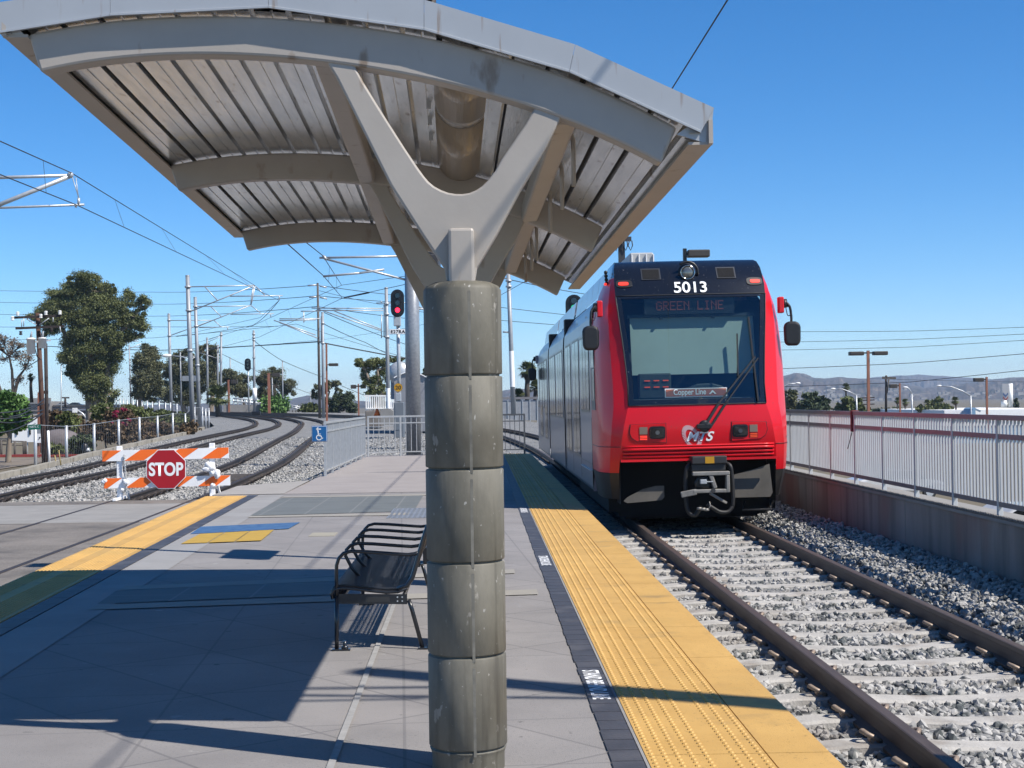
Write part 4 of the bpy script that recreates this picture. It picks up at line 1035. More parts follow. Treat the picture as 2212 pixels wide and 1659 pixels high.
# wipers
def fp(x, z, d=.03): return T(x, yfront(x, z)-d, z)
mb = MB(); mb.bar(fp(.09, 1.19, .05), fp(.30, 1.50, .05), .034, .028, (0, 1, 0)); mb.bar(fp(.30, 1.50, .05), fp(.84, 2.12, .05), .022, .02, (0, 1, 0)); obj('wiper_arm', mb, Mblackp, tm)
mb = MB(); mb.bar(fp(.16, 1.16, .04), fp(.40, 1.50, .05), .03, .026, (0, 1, 0)); mb.bar(fp(.40, 1.50, .05), fp(.88, 2.10, .05), .018, .018, (0, 1, 0)); obj('wiper_arm', mb, Mblackp, tm)
obj('wiper_blade', MB().bar(fp(.845, 1.50, .028), fp(.79, 2.68, .028), .022, .03, (0, 1, 0)), Mblackp, tm)
obj('wiper_blade', MB().bar(fp(.585, 1.85, .022), fp(.61, 2.45, .022), .018, .02, (0, 1, 0)), Mblackp, tm)
mb = MB(); mb.lathe([(0, .0), (.085, .0), (.085, .03), (.06, .05), (0, .05)], (0, 0, 0), 20)
mb.v = [T(.08+v.x, yfront(.1, 1.16)-.005-v.z, 1.17+v.y) for v in mb.v]; mb.box(TX-.03, TX+.17, TY0-.06, TY0-.0, 1.135, 1.20); obj('wiper_base', mb, Mblackp, tm, bevel=.008)
# number and logo
def on_front(z, x=0.):
    y = yfront(x, z); dy = (yfront(x, z+.02)-yfront(x, z-.02))/.04
    return T(x, y-.004, z), Vector((0, dy, 1)).normalized()
c, ud = on_front(3.135); c.y -= .012; text('fleet_number', '5013', .245, c, (1, 0, 0), ud, Mlet, tm, offset=.004, sx=1.0)
c, ud = on_front(1.03, .02); c.y -= .004; text('logo_lettering', 'MTS', .18, c, (1, 0, .0), ud, Mlet, tm, offset=.004, shear=.35, sx=1.08)
mb = MB()
for i in range(44):                  # ring of thin spokes behind the letters
    a = 2*math.pi*i/44
    for (r1, r2) in ((.095, .15),):
        p = [(-.10+r1*.78*math.cos(a), 1.02+r1*1.15*math.sin(a)), (-.10+r2*.82*math.cos(a+.22), 1.02+r2*1.12*math.sin(a+.22))]
        p = [(x+(z-1.02)*-.35, z) for x, z in p]
        mb.bar(T(p[0][0], yfront(p[0][0], p[0][1])-.003, p[0][1]), T(p[1][0], yfront(p[1][0], p[1][1])-.003, p[1][1]), .0125, .002, (0, 1, 0))
obj('logo_ring', mb, Mlogo, tm)
# headlight clusters
for s in (-1, 1):
    out_ = [(.46, 1.22), (.94, 1.21), (.955, 1.10), (.93, 1.03), (.86, .98), (.455, .955)]
    c3 = lambda x, z, d: T(s*x, yfront(x, z)-d, z)
    def plate(pts, d0, d1, m, name, par, bev=0):
        mb = MB(); n = len(pts); vs = [c3(x, z, d1) for x, z in pts]+[c3(x, z, d0) for x, z in pts]
        mb.add(vs, [tuple(range(n)), tuple(range(2*n-1, n-1, -1))]+[(i, (i+1) % n, (i+1) % n+n, i+n) for i in range(n)])
        return obj(name, mb, m, par, bevel=bev)
    sc = lambda k, cx=.70, cz=1.09: [(cx+(x-cx)*k, cz+(z-cz)*k) for x, z in out_]
    hl = plate(sc(1.04), -.01, .006, Mblackp, 'headlight', tm)
    plate(sc(1.0), .002, .014, Mred, 'bezel', hl, .004)
    lx, lz = .575, 1.095
    rr = lambda cx, cz, w, h, k=.35: [(cx+w*(abs(math.cos(a))**k)*(1 if math.cos(a) > 0 else -1), cz+h*(abs(math.sin(a))**k)*(1 if math.sin(a) > 0 else -1)) for a in [2*math.pi*(i+.5)/24 for i in range(24)]]
    plate(rr(lx, lz, .112, .088), .010, .017, Mblackp, 'recess', hl)
    plate(rr(lx+.005, lz, .10, .073), .012, .034, Mlens, 'lamp', hl, .008)
    mb = MB(); mb.disc(c3(lx, lz, .036), .03, (0, -1, 0), 16, .002); obj('bulb', mb, mat('grey_glass', (.10, .11, .13), .1), hl)
    plate([(.71, 1.175), (.82, 1.175), (.82, 1.075), (.71, 1.075)], .010, .017, Mclear, 'reflector', hl)
    plate([(.705, 1.07), (.825, 1.07), (.825, .995), (.705, 1.0)], .010, .0155, mat('dim_red_lens', (.4, .02, .015), .3), 'turn_lamp', hl)
    for k in range(3): plate([(.715, 1.055-k*.022), (.815, 1.055-k*.022), (.815, 1.043-k*.022), (.715, 1.043-k*.022)], .012, .018, Morl if s > 0 else Mmark, 'led_row', hl)
    # upper markers and grey vents on the cap
    cxm = 1.0-.07
    mk = plate(rr(cxm, 3.21, .115, .055, .6), -.02, .012, Mblackp, 'marker_light', tm)
    plate(rr(cxm+.01, 3.21, .072, .026, .5), .0, .02, Mmark, 'lens', mk)
    vt = plate([(.40, 3.26), (.675, 3.26), (.675, 3.43), (.40, 3.43)], -.03, .012, mat('vent_frame', (.06, .065, .075), .4), 'vent', tm)
    plate([(.42, 3.275), (.655, 3.275), (.655, 3.415), (.42, 3.415)], .0, .016, mat('vent_mesh', (.035, .035, .037), .95, spec=.05, scale=60, var=.3), 'mesh', vt)
# round centre lamp
mb = MB()
mb.ball(T(-.02, yfront(0, 3.36)-.0, 3.355), (.13, .05, .135), 20, 10); hd = obj('roof_headlight', mb, Mblackp, tm)
mb = MB().lathe([(.0, -.0), (.05, .004), (.085, .025), (.09, .045), (.105, .05), (.105, .04)], (0, 0, 0), 24); mb.v = [T(-.02+v.x, yfront(0, 3.355)-.05-v.z, 3.352+v.y) for v in mb.v]; obj('reflector', mb, Mchrome, hd, fix=False)
mb = MB().ball(T(-.02, yfront(0, 3.355)-.075, 3.352), (.083, .03, .083), 18, 8); obj('lamp_glass', mb, mat('clear_lamp_glass', (.35, .36, .34), .05, metal=.6, var=.3, scale=12), hd)
mb = MB(); 
for a in np.linspace(.15, math.pi+.6, 14): mb.add([], [])
mb.tube([T(-.02+.15*math.cos(a), yfront(0, 3.36)-.05, 3.365+.14*math.sin(a)) for a in np.linspace(-.3, math.pi*.75, 14)], .018, 8); obj('hood', mb, Mblackp, hd)
# bumper grille with ribs
mb = MB(); 
for z, d in ((.905, .012), (.865, .025), (.815, .025), (.765, .025)):
    xw = 1.05; mb.tube([T(x, yfront(x, z)-d+.01, z) for x in np.linspace(-xw, xw, 15)], .020 if z < .9 else .014, 8)
obj('grille', mb, Mred, tm)
obj('grille_gap', front('g', .735, .89, mat('deep_red', (.22, .004, .01), .4), tm, half=lambda z: 1.05, dy=-.006).data and MB().bar(T(-1.09, .02, .712), T(1.09, .02, .712), .05, .03), Mred, tm)
[o for o in COL.objects if o.name == 'g'][0].name = 'grille_panel'
mb = MB(); mb.tube([T(s_*x, y-.003, .905) for s_ in (1,) for x, y in side_pts(.905)], .006, 5); mb.tube([T(-x, y-.003, .905) for x, y in side_pts(.905)], .006, 5)
obj('seam', mb, mat('seam_dark', (.12, .004, .008), .5), tm)
# dark opening under the bumper, flaps and coupler
mb = MB(); mb.quad(T(-1.08, .8, -.12), T(1.08, .8, -.12), T(1.08, .8, .72), T(-1.08, .8, .72)); mb.quad(T(-1.08, .15, .705), T(1.08, .15, .705), T(1.08, .8, .705), T(-1.08, .8, .705))
for s in (-1, 1): mb.quad(T(s*1.085, .22, .1), T(s*1.085, .8, .1), T(s*1.085, .8, .71), T(s*1.085, .15, .71))
mb.box(TX-1.2, TX+1.2, TY0+.85, TY0+7.0, -.05, .3); mb.box(TX-.95, TX+.95, TY0+.9, TY0+22, -.16, .2)
obj('underframe', mb, mat('underframe_black', (.01, .01, .01), .9), tm)
for s, pts in ((1, [(.46, .20), (.50, .16), (1.0, .16), (1.035, .22), (1.0, .62), (.78, .55), (.46, .47)]), (-1, [(.48, .19), (.52, .15), (1.0, .12), (1.05, .15), (1.0, .20), (.78, .31), (.60, .35), (.48, .35)])):
    if s < 0: pts = [(x, z) for x, z in pts]
    obj('mud_flap', MB().prism([(s*x-(0 if s > 0 else .0), z) for x, z in pts], T(0, .17, 0), (1, 0, 0), (0, 0, 1), (0, .012, 0)), Mflap, tm)
cxm = .115
cp = obj('coupler', MB().box(TX+cxm-.245, TX+cxm+.235, TY0-.18, TY0+.5, .655, .76).box(TX+cxm-.25, TX+cxm+.22, TY0-.14, TY0+.3, .555, .654), mat('coupler_hood', (.05, .05, .05), .5, var=.2), tm, bevel=.012)
obj('warning_label', MB().box(TX+cxm-.065, TX+cxm+.06, TY0-.184, TY0-.181, .662, .755), Myels, cp)
fr_ = MB(); x0, x1, z0, z1 = TX+cxm-.25, TX+cxm+.26, .26, .552; yf0, yf1 = TY0-.24, TY0-.14
fr_.prism([(x0, z0), (x0+.27, z0), (x0+.27, z0+.05), (x0, z0+.05)], (0, yf0, 0), (1, 0, 0), (0, 0, 1), (0, .1, 0)); fr_.box(x0, x1, yf0+.001, yf1, z1-.055, z1); fr_.box(x1-.05, x1-.001, yf0+.002, yf1, z0, z1-.055); fr_.box(x0+.28, x1-.05, yf0+.003, yf1, z0, z0+.05)
fr_.bar((x0+.31, yf0+.05, z0+.06), (x0+.25, yf0+.05, z1-.04), .055, .08, (0, 1, 0)); fr_.bar((x0+.05, yf0+.03, z0+.02), (x0-.16, yf0+.05, z0-.02), .08, .06, (0, 1, 0))
obj('frame', fr_, Msteel, cp, bevel=.01)
mb = MB(); mb.prism([(x0+.03, z0+.06), (x0+.25, z0+.06), (x0+.26, z1-.12), (x0+.20, z1-.06), (x0+.07, z1-.06), (x0+.02, z1-.14)], (0, yf0+.04, 0), (1, 0, 0), (0, 0, 1), (0, .12, 0)); obj('hook_head', mb, mat('greased_steel', (.05, .05, .05), .25, metal=.4), cp, bevel=.03)
obj('latch', MB().box(x0+.10, x0+.19, yf0-.02, yf0+.05, .385, .445).box(x0+.19, x0+.28, yf0, yf0+.05, .405, .42), Mgalv, cp, bevel=.008)
obj('pin', MB().disc((x0+.275, yf0-.012, z0+.03), .032, (0, -1, 0), 16, -.05), mat('pin_dark', (.06, .06, .06), .5), cp)
def hose(pts, r, nm='hose'):
    pp = smooth3(pts); return obj(nm, MB().tube(pp, r, 10), Mrubber, cp)
def smooth3(ctrl, n=7):
    c = [Vector(p) for p in ctrl]; c = [2*c[0]-c[1]]+c+[2*c[-1]-c[-2]]; out = []
    for i in range(1, len(c)-2):
        for k in range(n):
            t = k/n; out.append(.5*((2*c[i])+(-c[i-1]+c[i+1])*t+(2*c[i-1]-5*c[i]+4*c[i+1]-c[i+2])*t*t+(-c[i-1]+3*c[i]-3*c[i+1]+c[i+2])*t**3))
    out.append(c[-2]); return out
X0 = TX+cxm
hose([(X0+.2, TY0, .66), (X0+.285, TY0-.1, .62), (X0+.31, TY0-.1, .48), (X0+.32, TY0-.1, .2), (X0+.31, TY0-.1, .06)], .029)
hose([(X0-.2, TY0, .66), (X0-.30, TY0-.1, .62), (X0-.33, TY0-.1, .45), (X0-.33, TY0-.1, .14), (X0-.30, TY0-.1, .0), (X0-.22, TY0-.1, -.05), (X0-.16, TY0-.12, .02), (X0-.13, TY0-.15, .07)], .03)
hose([(X0-.05, TY0-.15, .10), (X0+.04, TY0-.15, .04), (X0+.13, TY0-.14, -.01), (X0+.24, TY0-.12, -.01), (X0+.31, TY0-.1, .06)], .027)
obj('strut', MB().bar((X0-.01, TY0-.2, .25), (X0+.22, TY0-.1, .11), .045, .03), Msteel, cp)
mb = MB(); 
for k in range(3): mb.lathe([(.028, 0), (.036, .005), (.036, .03), (.028, .035)], (X0-.16+k*.05, TY0-.16, .03-.01*k), 10)
mb.tube([(X0-.02, TY0-.18, .14), (X0-.01, TY0-.18, .08), (X0-.04, TY0-.18, .03)], .008, 6); obj('gladhand', mb, Msteel, cp)
# step bar near the right skirt
obj('step', MB().tube([T(1.02, .3, .12), T(1.02, .25, -.02), T(.62, .25, -.02), T(.66, .3, .10)], .016, 6), Mblackp, tm)

# body sides in three sections with bellows between
SEC = [(1.75, 8.55), (8.95, 15.0), (15.4, 22.2)]
prof = [(1.335, .21), (W, .26), (W, 2.62), (1.335, 2.80), (1.25, 2.98), (1.14, 3.13), (1.02, 3.2)]
for i, (a, b) in enumerate(SEC):
    for s in (-1, 1):
        mb = MB(); n = len(prof)
        vs = [T(s*x, y, z) for y in (a, b) for x, z in prof]; mb.add(vs, [(j, j+1, n+j+1, n+j) for j in range(n-1)], False)
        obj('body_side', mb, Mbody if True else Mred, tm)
    mb = MB()
    mb.quad(T(-1.02, a, 3.2), T(1.02, a, 3.2), T(1.02, b, 3.2), T(-1.02, b, 3.2)); mb.quad(T(-W, b, .2), T(W, b, .2), T(1.02, b, 3.2), T(-1.02, b, 3.2)); mb.quad(T(-W, a, .2), T(W, a, .2), T(1.02, a, 3.2), T(-1.02, a, 3.2))
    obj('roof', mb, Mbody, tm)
    for s in (-1, 1):
        k = 5 if i != 1 else 4; L = (b-a-(0.0 if i else .1))/k
        mb = MB()
        for j in range(k):
            y0, y1 = a+.02+j*L, a+(j+1)*L-.02
            mb.add([T(s*1.12, y0, 3.16), T(s*1.12, y1, 3.16), T(s*1.06, y1, 3.50), T(s*1.06, y0, 3.50), T(s*.8, y0, 3.50), T(s*.8, y1, 3.50)], [(0, 1, 2, 3), (3, 2, 5, 4)])
        obj('roof_fairing', mb, mat('fairing_grey', (.62, .65, .68), .3, coat=.5), tm)
for a, b in ((8.55, 8.95), (15.0, 15.4)):
    mb = MB()
    for k in range(5):
        y = a+.02+k*.08; w = W-.03-(.03 if k % 2 else 0); mb.box(TX-w, TX+w, TY0+y, TY0+y+.08, .25+.01*(k % 2), 3.15-.01*(k % 2))
    obj('bellows', mb, Mrubber, tm)
    obj('roof_gap', MB().box(TX-1.0, TX+1.0, TY0+a, TY0+b, 3.15, 3.34), Mrubber, tm)
Mwf = mat('window_frame_black', (.012, .012, .014), .3, var=.1)
def window(y0, y1, z0, z1, s, name='window', mull=None):
    fr = obj(name, MB().box(*sorted((TX+s*(W-.01), TX+s*(W+.004))), TY0+y0, TY0+y1, z0, z1), Mwf, tm)
    ys = [y0]+(mull or [])+[y1]
    for p, q in zip(ys[:-1], ys[1:]): obj('pane', MB().box(*sorted((TX+s*W, TX+s*(W+.008))), TY0+p+.035, TY0+q-.035, z0+.04, z1-.04), Mglassd, fr)
    return fr
for s in (-1, 1):
    # cab side window
    fr = obj('cab_window', MB().prism([(.92, 1.42), (1.62, 1.42), (1.62, 2.62), (1.22, 2.62), (1.05, 2.45)], T(s*(W-.01), 0, 0), (0, 1, 0), (0, 0, 1), (s*.016, 0, 0)), mat('cab_window_frame', (.10, .105, .11), .4), tm)
    obj('pane', MB().prism([(.98, 1.56), (1.28, 1.56), (1.28, 2.02), (.98, 2.02)], T(s*(W+.007), 0, 0), (0, 1, 0), (0, 0, 1), (s*.004, 0, 0)), Mglassd, fr)
    obj('pane', MB().prism([(1.0, 2.04), (1.57, 2.04), (1.57, 2.56), (1.24, 2.56), (1.09, 2.42)], T(s*(W+.007), 0, 0), (0, 1, 0), (0, 0, 1), (s*.004, 0, 0)), Mglassd, fr)
    obj('pane', MB().prism([(1.30, 1.56), (1.57, 1.56), (1.57, 2.02), (1.30, 2.02)], T(s*(W+.003), 0, 0), (0, 1, 0), (0, 0, 1), (s*.004, 0, 0)), Mwf, fr)
    window(2.05, 4.0, 1.38, 2.58, s, mull=[2.7, 3.35]); 
    for (y0, y1) in ((4.35, 6.0), (6.6, 8.1), (16.2, 17.6), (19.0, 20.5)): window(y0, y1, .62, 2.60, s, 'door', mull=[(y0+y1)/2])
    window(9.3, 11.8, 1.2, 2.58, s, mull=[10.1, 10.9]); window(12.2, 14.7, 1.2, 2.58, s, mull=[13.0, 13.9]); window(17.8, 18.8, 1.38, 2.58, s); window(20.8, 21.9, 1.38, 2.58, s)
    mb = MB()
    for y in (3.0, 5.2, 17.0, 18.5): mb.add([T(s*(1.29), y+.2*math.cos(t), 2.86+.035*math.sin(t)) for t in np.linspace(0, 2*math.pi, 13)[:-1]], [tuple(range(12))])
    mb.v = [v+Vector((s*.018, 0, 0)) for v in mb.v]
    obj('vent_oval', mb, Mwf, tm)
    mb = MB()
    for y in (1.76, 4.2, 6.3, 8.3): mb.box(*sorted((TX+s*W, TX+s*(W+.003))), TY0+y-.006, TY0+y+.006, .3, 1.3)
    mb.box(*sorted((TX+s*W, TX+s*(W+.004))), TY0+1.8, TY0+8.5, .60, .612)
    obj('panel_joint', mb, Mwf, tm)
    obj('door_step', MB().box(*sorted((TX+s*W, TX+s*(W+.03))), TY0+1.8, TY0+4.0, .50, .515), Mgalv, tm)
    # mirrors
    for (yy, zo) in ((.55, 0), (21.8, -.12)):
        if yy > 1 and s > 0: continue
        b0 = T(s*(1.27 if yy < 1 else W), yy, 2.87+zo)
        mr = obj('mirror', MB().box(*sorted((b0.x-.02*s, b0.x+.06*s)), b0.y-.06, b0.y+.06, b0.z-.13, b0.z+.10), Mred if yy < 1 else Mbody, tm, bevel=.015)
        pts = smooth3([b0+Vector((s*.05, 0, .02)), b0+Vector((s*.09, -.03, .02)), b0+Vector((s*.14, -.05, -.05)), b0+Vector((s*.155, -.06, -.18)), b0+Vector((s*.155, -.06, -.27))])
        mb = MB().tube(pts, .019, 8); mb.tube([b0+Vector((s*.07, 0, .06)), b0+Vector((s*.085, -.02, -.05))], .042, 10); obj('arm', mb, Mblackp, mr)
        c = b0+Vector((s*.16, -.07, -.43))
        mb = MB(); rr2 = [(x*.93, z*.92) for x, z in [(-.125, -.10), (-.11, -.165), (-.06, -.185), (.06, -.185), (.105, -.165), (.125, -.10), (.13, .10), (.11, .165), (.05, .19), (-.05, .19), (-.11, .165), (-.13, .10)]]
        mb.prism(rr2, c+Vector((0, -.05, 0)), (1, 0, 0), (0, 0, 1), (0, .09, 0)); obj('mirror_head', mb, Mblackp, mr, bevel=.035, bseg=3)
        obj('cable', MB().tube(smooth3([b0+Vector((s*.08, -.06, -.05)), b0+Vector((s*.10, -.09, -.17)), b0+Vector((s*.15, -.09, -.14)), b0+Vector((s*.14, -.08, -.03))], 5), .007, 5), Mwire, mr)
# indicator stack at the left cap corner, red side reflector bowl
mb = MB()
for k in range(4): mb.ball(T(-1.145, .98+k*.03, 3.25+k*.055), (.028, .03, .03), 8, 6)
st = obj('side_lamp_stack', mb, Mblackp, tm); obj('lamp_dot', MB().ball(T(-1.165, .95, 3.235), .022, 8, 6), Mmark, st)
# roof equipment and pantograph
rb = obj('roof_box', MB().prism([(-.27, 3.50), (.17, 3.50), (.135, 3.90), (-.235, 3.90)], T(-.33, 3.2, 0), (1, 0, 0), (0, 0, 1), (0, 2.6, 0)), mat('roof_box_white', (.66, .67, .66), .5), tm, bevel=.02)
mb = MB()
for k in range(4): mb.box(TX-.545+k*.115, TX-.53+k*.115, TY0+3.17, TY0+3.2, 3.5, 3.87)
obj('rib', mb, Mwhite, rb)
pg = obj('pantograph', MB().box(TX-.55, TX+.55, TY0+10.2, TY0+11.7, 3.36, 3.44), Mgalv, tm)
q = [T(-.62, 10.0, 3.36), T(-.62, 10.0, 4.2)]
mb = MB(); mb.bar(T(-.02, 10.2, 3.4), T(-.02, 10.2, 4.85), .13, .13, (0, 1, 0)); mb.bar(T(-.26, 10.15, 4.86), T(.18, 10.15, 4.86), .10, .09); mb.tube([T(.05, 10.2, 4.9), T(.62, 10.9, 5.85)], .035, 8)
mb.tube([T(.62, 10.9, 5.85), T(-.25, 10.3, 6.2)], .022, 8); mb.tube([T(.62, 10.9, 5.85), T(.25, 10.3, 6.2)], .022, 8); mb.bar(T(-.75, 10.3, 6.22), T(.75, 10.3, 6.22), .05, .05); mb.bar(T(-.75, 10.62, 6.22), T(.75, 10.62, 6.22), .05, .05)
for sx_ in (-1, 1): mb.tube(smooth3([T(sx_*.7, 10.3, 6.22), T(sx_*.85, 10.3, 6.2), T(sx_*.97, 10.3, 6.05)]), .018, 6)
obj('arm', mb, mat('pantograph_steel', (.07, .07, .075), .5), pg)
mb = MB()
for k in range(5):
    x = -.26+k*.10; mb.tube([T(x, 10.1, 4.82), T(x-.03, 10.1, 4.72), T(x+.02, 10.1, 4.62), T(x+.06, 10.1, 4.72), T(x+.05, 10.1, 4.82)], .012, 5)
obj('cable_loop', mb, Mwire, pg)
# wheels
for y in (2.6, 4.4, 10.9, 12.9, 18.5, 20.3):
    for s in (-1, 1): obj('wheel', MB().disc((TX+s*.80, TY0+y, .10), .30, (1, 0, 0), 24, -.09*s), mat('wheel_steel', (.05, .045, .04), .6), tm)
tm.rotation_euler = (0, math.radians(-.55), 0)
# ------------------------------------------------------------------ catenary masts, signals, lamps
def zgnd(Y): return zr(Y)-.25
def px3(px, py, Y): return P(px, py, Y)
GM = 'catenary masts along the curving tracks'
def mast(pt, pb, w, Y, label, m=Mgalv2, arms=(), white=None, name='catenary_mast', group=GM, cat='mast', taper=.8, bands=()):
    a, b = P(*pt, Y), P(*pb, Y); r = w/2/3250*Y; b.z = min(b.z, a.z-1); b = b + (b-a).normalized()*.4
    t = thing(name, b, label, cat, group)
    obj('pole', MB().tube([b, b.lerp(a, .5), a], [r, r*(1+taper)/2, r*taper], 14), m, t)
    mb = MB().lathe([(r*taper*1.08, -.02), (r*taper*1.08, .03), (0, .05)], a, 14); obj('cap', mb, m, t)
    if white:
        p, q = a.lerp(b, white[0]), a.lerp(b, white[1]); obj('white_band', MB().tube([p, q], [r*.97, r*1.03], 14, cap=False), Mwhite, t)
    for k in bands:
        p = a.lerp(b, k); obj('clamp', MB().lathe([(r*1.0, -.05), (r*1.25, -.05), (r*1.25, .05), (r*1.0, .05)], p, 14), Mgalv, t)
    for pts, rad in arms:
        mb = MB()
        for seg in pts: mb.tube([P(x, y, Y+dy) for x, y, dy in seg], rad, 6)
        obj('cantilever', mb, Mgalv, t)
    return t
def zz(x, y): return ((600+x/2.5523)*.5486, (1050+y/2.5523)*.5486)     # closer view of the middle left
def A(*pts): return [[(*zz(x, y), 0) for x, y in seg] for seg in pts]
mast(zz(353, 92), zz(405, 1600), 11, 83, 'tallest grey steel mast standing nearest behind the striped barricade', arms=[(A([(360, 203), (1030, 188)], [(385, 450), (1000, 200)], [(780, 297), (1310, 292)], [(530, 205), (660, 345)], [(1015, 190), (995, 320), (990, 385)], [(1030, 190), (1005, 330), (990, 385)], [(1275, 292), (1275, 332)], [(1040, 200), (1130, 285)]), .035)], bands=(.07, .22, .475))
mast(zz(430, 310), zz(474, 1560), 8.5, 103, 'second grey steel mast just right of the tallest one', arms=[(A([(440, 400), (985, 395)], [(455, 600), (985, 390)], [(785, 480), (1220, 472)], [(585, 400), (695, 505)], [(1190, 472), (1190, 505)], [(990, 390), (1090, 468)]), .035)], bands=(.07, .22, .52))
mast(zz(165, 475), zz(192, 1470), 7, 128, 'grey steel mast with a white lamp behind it, left of the two tall masts', arms=[(A([(170, 540), (605, 540)], [(185, 690), (620, 535)], [(470, 612), (775, 605)], [(755, 605), (757, 632)], [(620, 540), (690, 605)]), .04)], bands=(.06, .21))
mast((240, 719), (243, 882), 4.6, 150, 'slim grey mast in front of the large eucalyptus crown', arms=[([[(241, 724, 0), (302, 724, 0)], [(241, 737, 0), (300, 737, 0)], [(241, 757, 0), (308, 727, 0)], [(242, 770, 0), (305, 742, 0)], [(255, 727, 0), (275, 742, 0)]], .04)])
mast((279, 745), (283, 882), 3.6, 160, 'thin grey mast over the right part of the large eucalyptus', arms=[([[(280, 750, 0), (330, 750, 0)], [(281, 783, 0), (330, 757, 0)]], .04)])
mast(zz(280, 860), zz(290, 1370), 3.4, 160, 'short thin mast left of the two tall masts', arms=[(A([(285, 905), (430, 900)], [(290, 980), (430, 910)]), .04)])
mast(zz(550, 715), zz(556, 1330), 5, 150, 'grey mast behind the fan palm, left of two others', arms=[(A([(550, 760), (690, 700)]), .03)])
mast(zz(657, 788), zz(657, 1330), 4.4, 156, 'middle grey mast of the three behind the fan palm', arms=[(A([(650, 920), (400, 840)]), .03)])
tmm = mast(zz(692, 663), zz(686, 1420), 5.5, 138, 'grey mast right beside the fan palm with a white box near its foot', arms=[(A([(692, 690), (570, 730)]), .03)], bands=(.03,))
c = P(*zz(655, 1280), 137.6); obj('box', MB().box(c.x-.13, c.x+.13, 137.5, 137.75, c.z-.34, c.z+.34), Mgalv2, tmm, bevel=.02)
ms = mast(zz(1018, 645), zz(1026, 1440), 5.8, 128, 'mast with a wide white sleeve near its foot beside the dark signal', bands=(.04, .08, .11, .32))
p, q = P(*zz(1028, 1220), 128), P(*zz(1028, 1345), 128); obj('sleeve', MB().tube([q, p], .185, 14), Mwhite, ms)
mast(zz(1307, 948), zz(1312, 1465), 3.2, 150, 'thin pole carrying sagging wires left of the wooden pole', name='wire_pole', group=None, cat='pole')
mast(zz(1203, 1120), zz(1212, 1450), 3, 152, 'thin pale pole beside the orange lamp post', name='wire_pole', group=None, cat='pole')
mast(zz(1588, 1258), zz(1592, 1475), 2.6, 165, 'short thin pole left of the distant violet hill', name='wire_pole', group=None, cat='pole')
mast((497, 772), (498, 838), 3, 175, 'hair thin pole above the fan palm', name='wire_pole', group=None, cat='pole')
def z3b(x, y): return ((1100+x/2.7646)*.5486, (1100+y/2.7646)*.5486)
def A3(*pts): return [[(*z3b(x, y), 0) for x, y in seg] for seg in pts]
wp = mast(z3b(417, 45), z3b(440, 1455), 6.5, 118, 'tall dark wooden pole with glass insulators left of a grey mast', m=Mwoodg, name='wooden_pole', group=None, cat='pole', taper=.7, arms=[(A3([(310, 68), (405, 62)], [(440, 72), (515, 88)], [(325, 195), (410, 190)], [(440, 195), (520, 212)]), .07)])
mast(z3b(470, 362), z3b(480, 1450), 7, 112, 'grey mast with crossing bright arms beside the wooden pole', arms=[(A3([(0, 430), (450, 428)], [(0, 450), (400, 440)], [(0, 470), (415, 640)], [(-60, 445), (395, 605)], [(265, 345), (265, 470), (300, 425)], [(235, 347), (450, 345)], [(455, 400), (455, 700)]), .045)], bands=(.1, .29))
mast(z3b(1163, 95), z3b(1187, 1420), 9, 72, 'grey mast with a white lower half left of the round signal', white=(.77, .99), arms=[(A3([(350, 312), (1130, 318)], [(400, 338), (1130, 340)], [(415, 320), (1110, 560)], [(600, 345), (1110, 545)], [(1055, 258), (1500, 255)], [(1110, 235), (1110, 255)], [(1112, 380), (1112, 640)], [(1140, 280), (1140, 630)]), .03)], bands=(.12, .2, .375))
mk = thing('concrete_block', P(*z3b(1180, 1440), 71), 'pale concrete footing under the white bottomed mast', 'footing')
p, q = P(*z3b(1110, 1490), 71), P(*z3b(1245, 1405), 71)
obj('base', MB().prism([(p.x, p.z-.4), (q.x, p.z-.4), (q.x, p.z+.25), (q.x-.15, q.z), (p.x+.15, q.z), (p.x, p.z+.25)], (0, 70.4, 0), (1, 0, 0), (0, 0, 1), (0, 1.2, 0)), Mconc, mk)
# thick galvanised mast at the platform end
YM = 45.2
tk = thing('catenary_mast', (P(893, 981, YM).x, YM, -.1), 'thick galvanised mast at the platform end just left of the shelter column', 'mast', GM)
a, b = P(889, 560, YM), P(893.5, 983, YM); a = b+(a-b)*1.25
obj('pole', MB().tube([b-Vector((0, 0, .3)), a], [.232, .205], 24), mat('spangled_galvanised', (.48, .50, .52), .38, metal=.35, var=.16, scale=14, detail=3), tk)
mb = MB(); 
for (x0, y0, x1, y1) in ((690, 557, 882, 553), (706, 560, 890, 608), (698, 597, 776, 590), (776, 590, 830, 582)): mb.tube([P(x0, y0, YM), P(x1, y1, YM)], .033, 8)
mb.tube([P(697, 553, YM), P(706, 561, YM)], .05, 8); obj('cantilever', mb, Mgalv, tk)
mb = MB(); mb.tube([P(885, 667, YM), P(925, 668, YM)], .03, 6); mb.tube([P(905, 663, YM), P(926, 672, YM)], .025, 6); obj('bracket', mb, Mgalv, tk)
mast((1098, 588), (1109, 884), 11, 95, 'grey mast with a white lower part between the shelter column and the tram', white=(.55, .80), bands=(.06, .1), arms=[([[(1100, 603, 0), (1085, 600, 0)], [(1102, 718, 0), (1086, 717, 0)]], .06)])

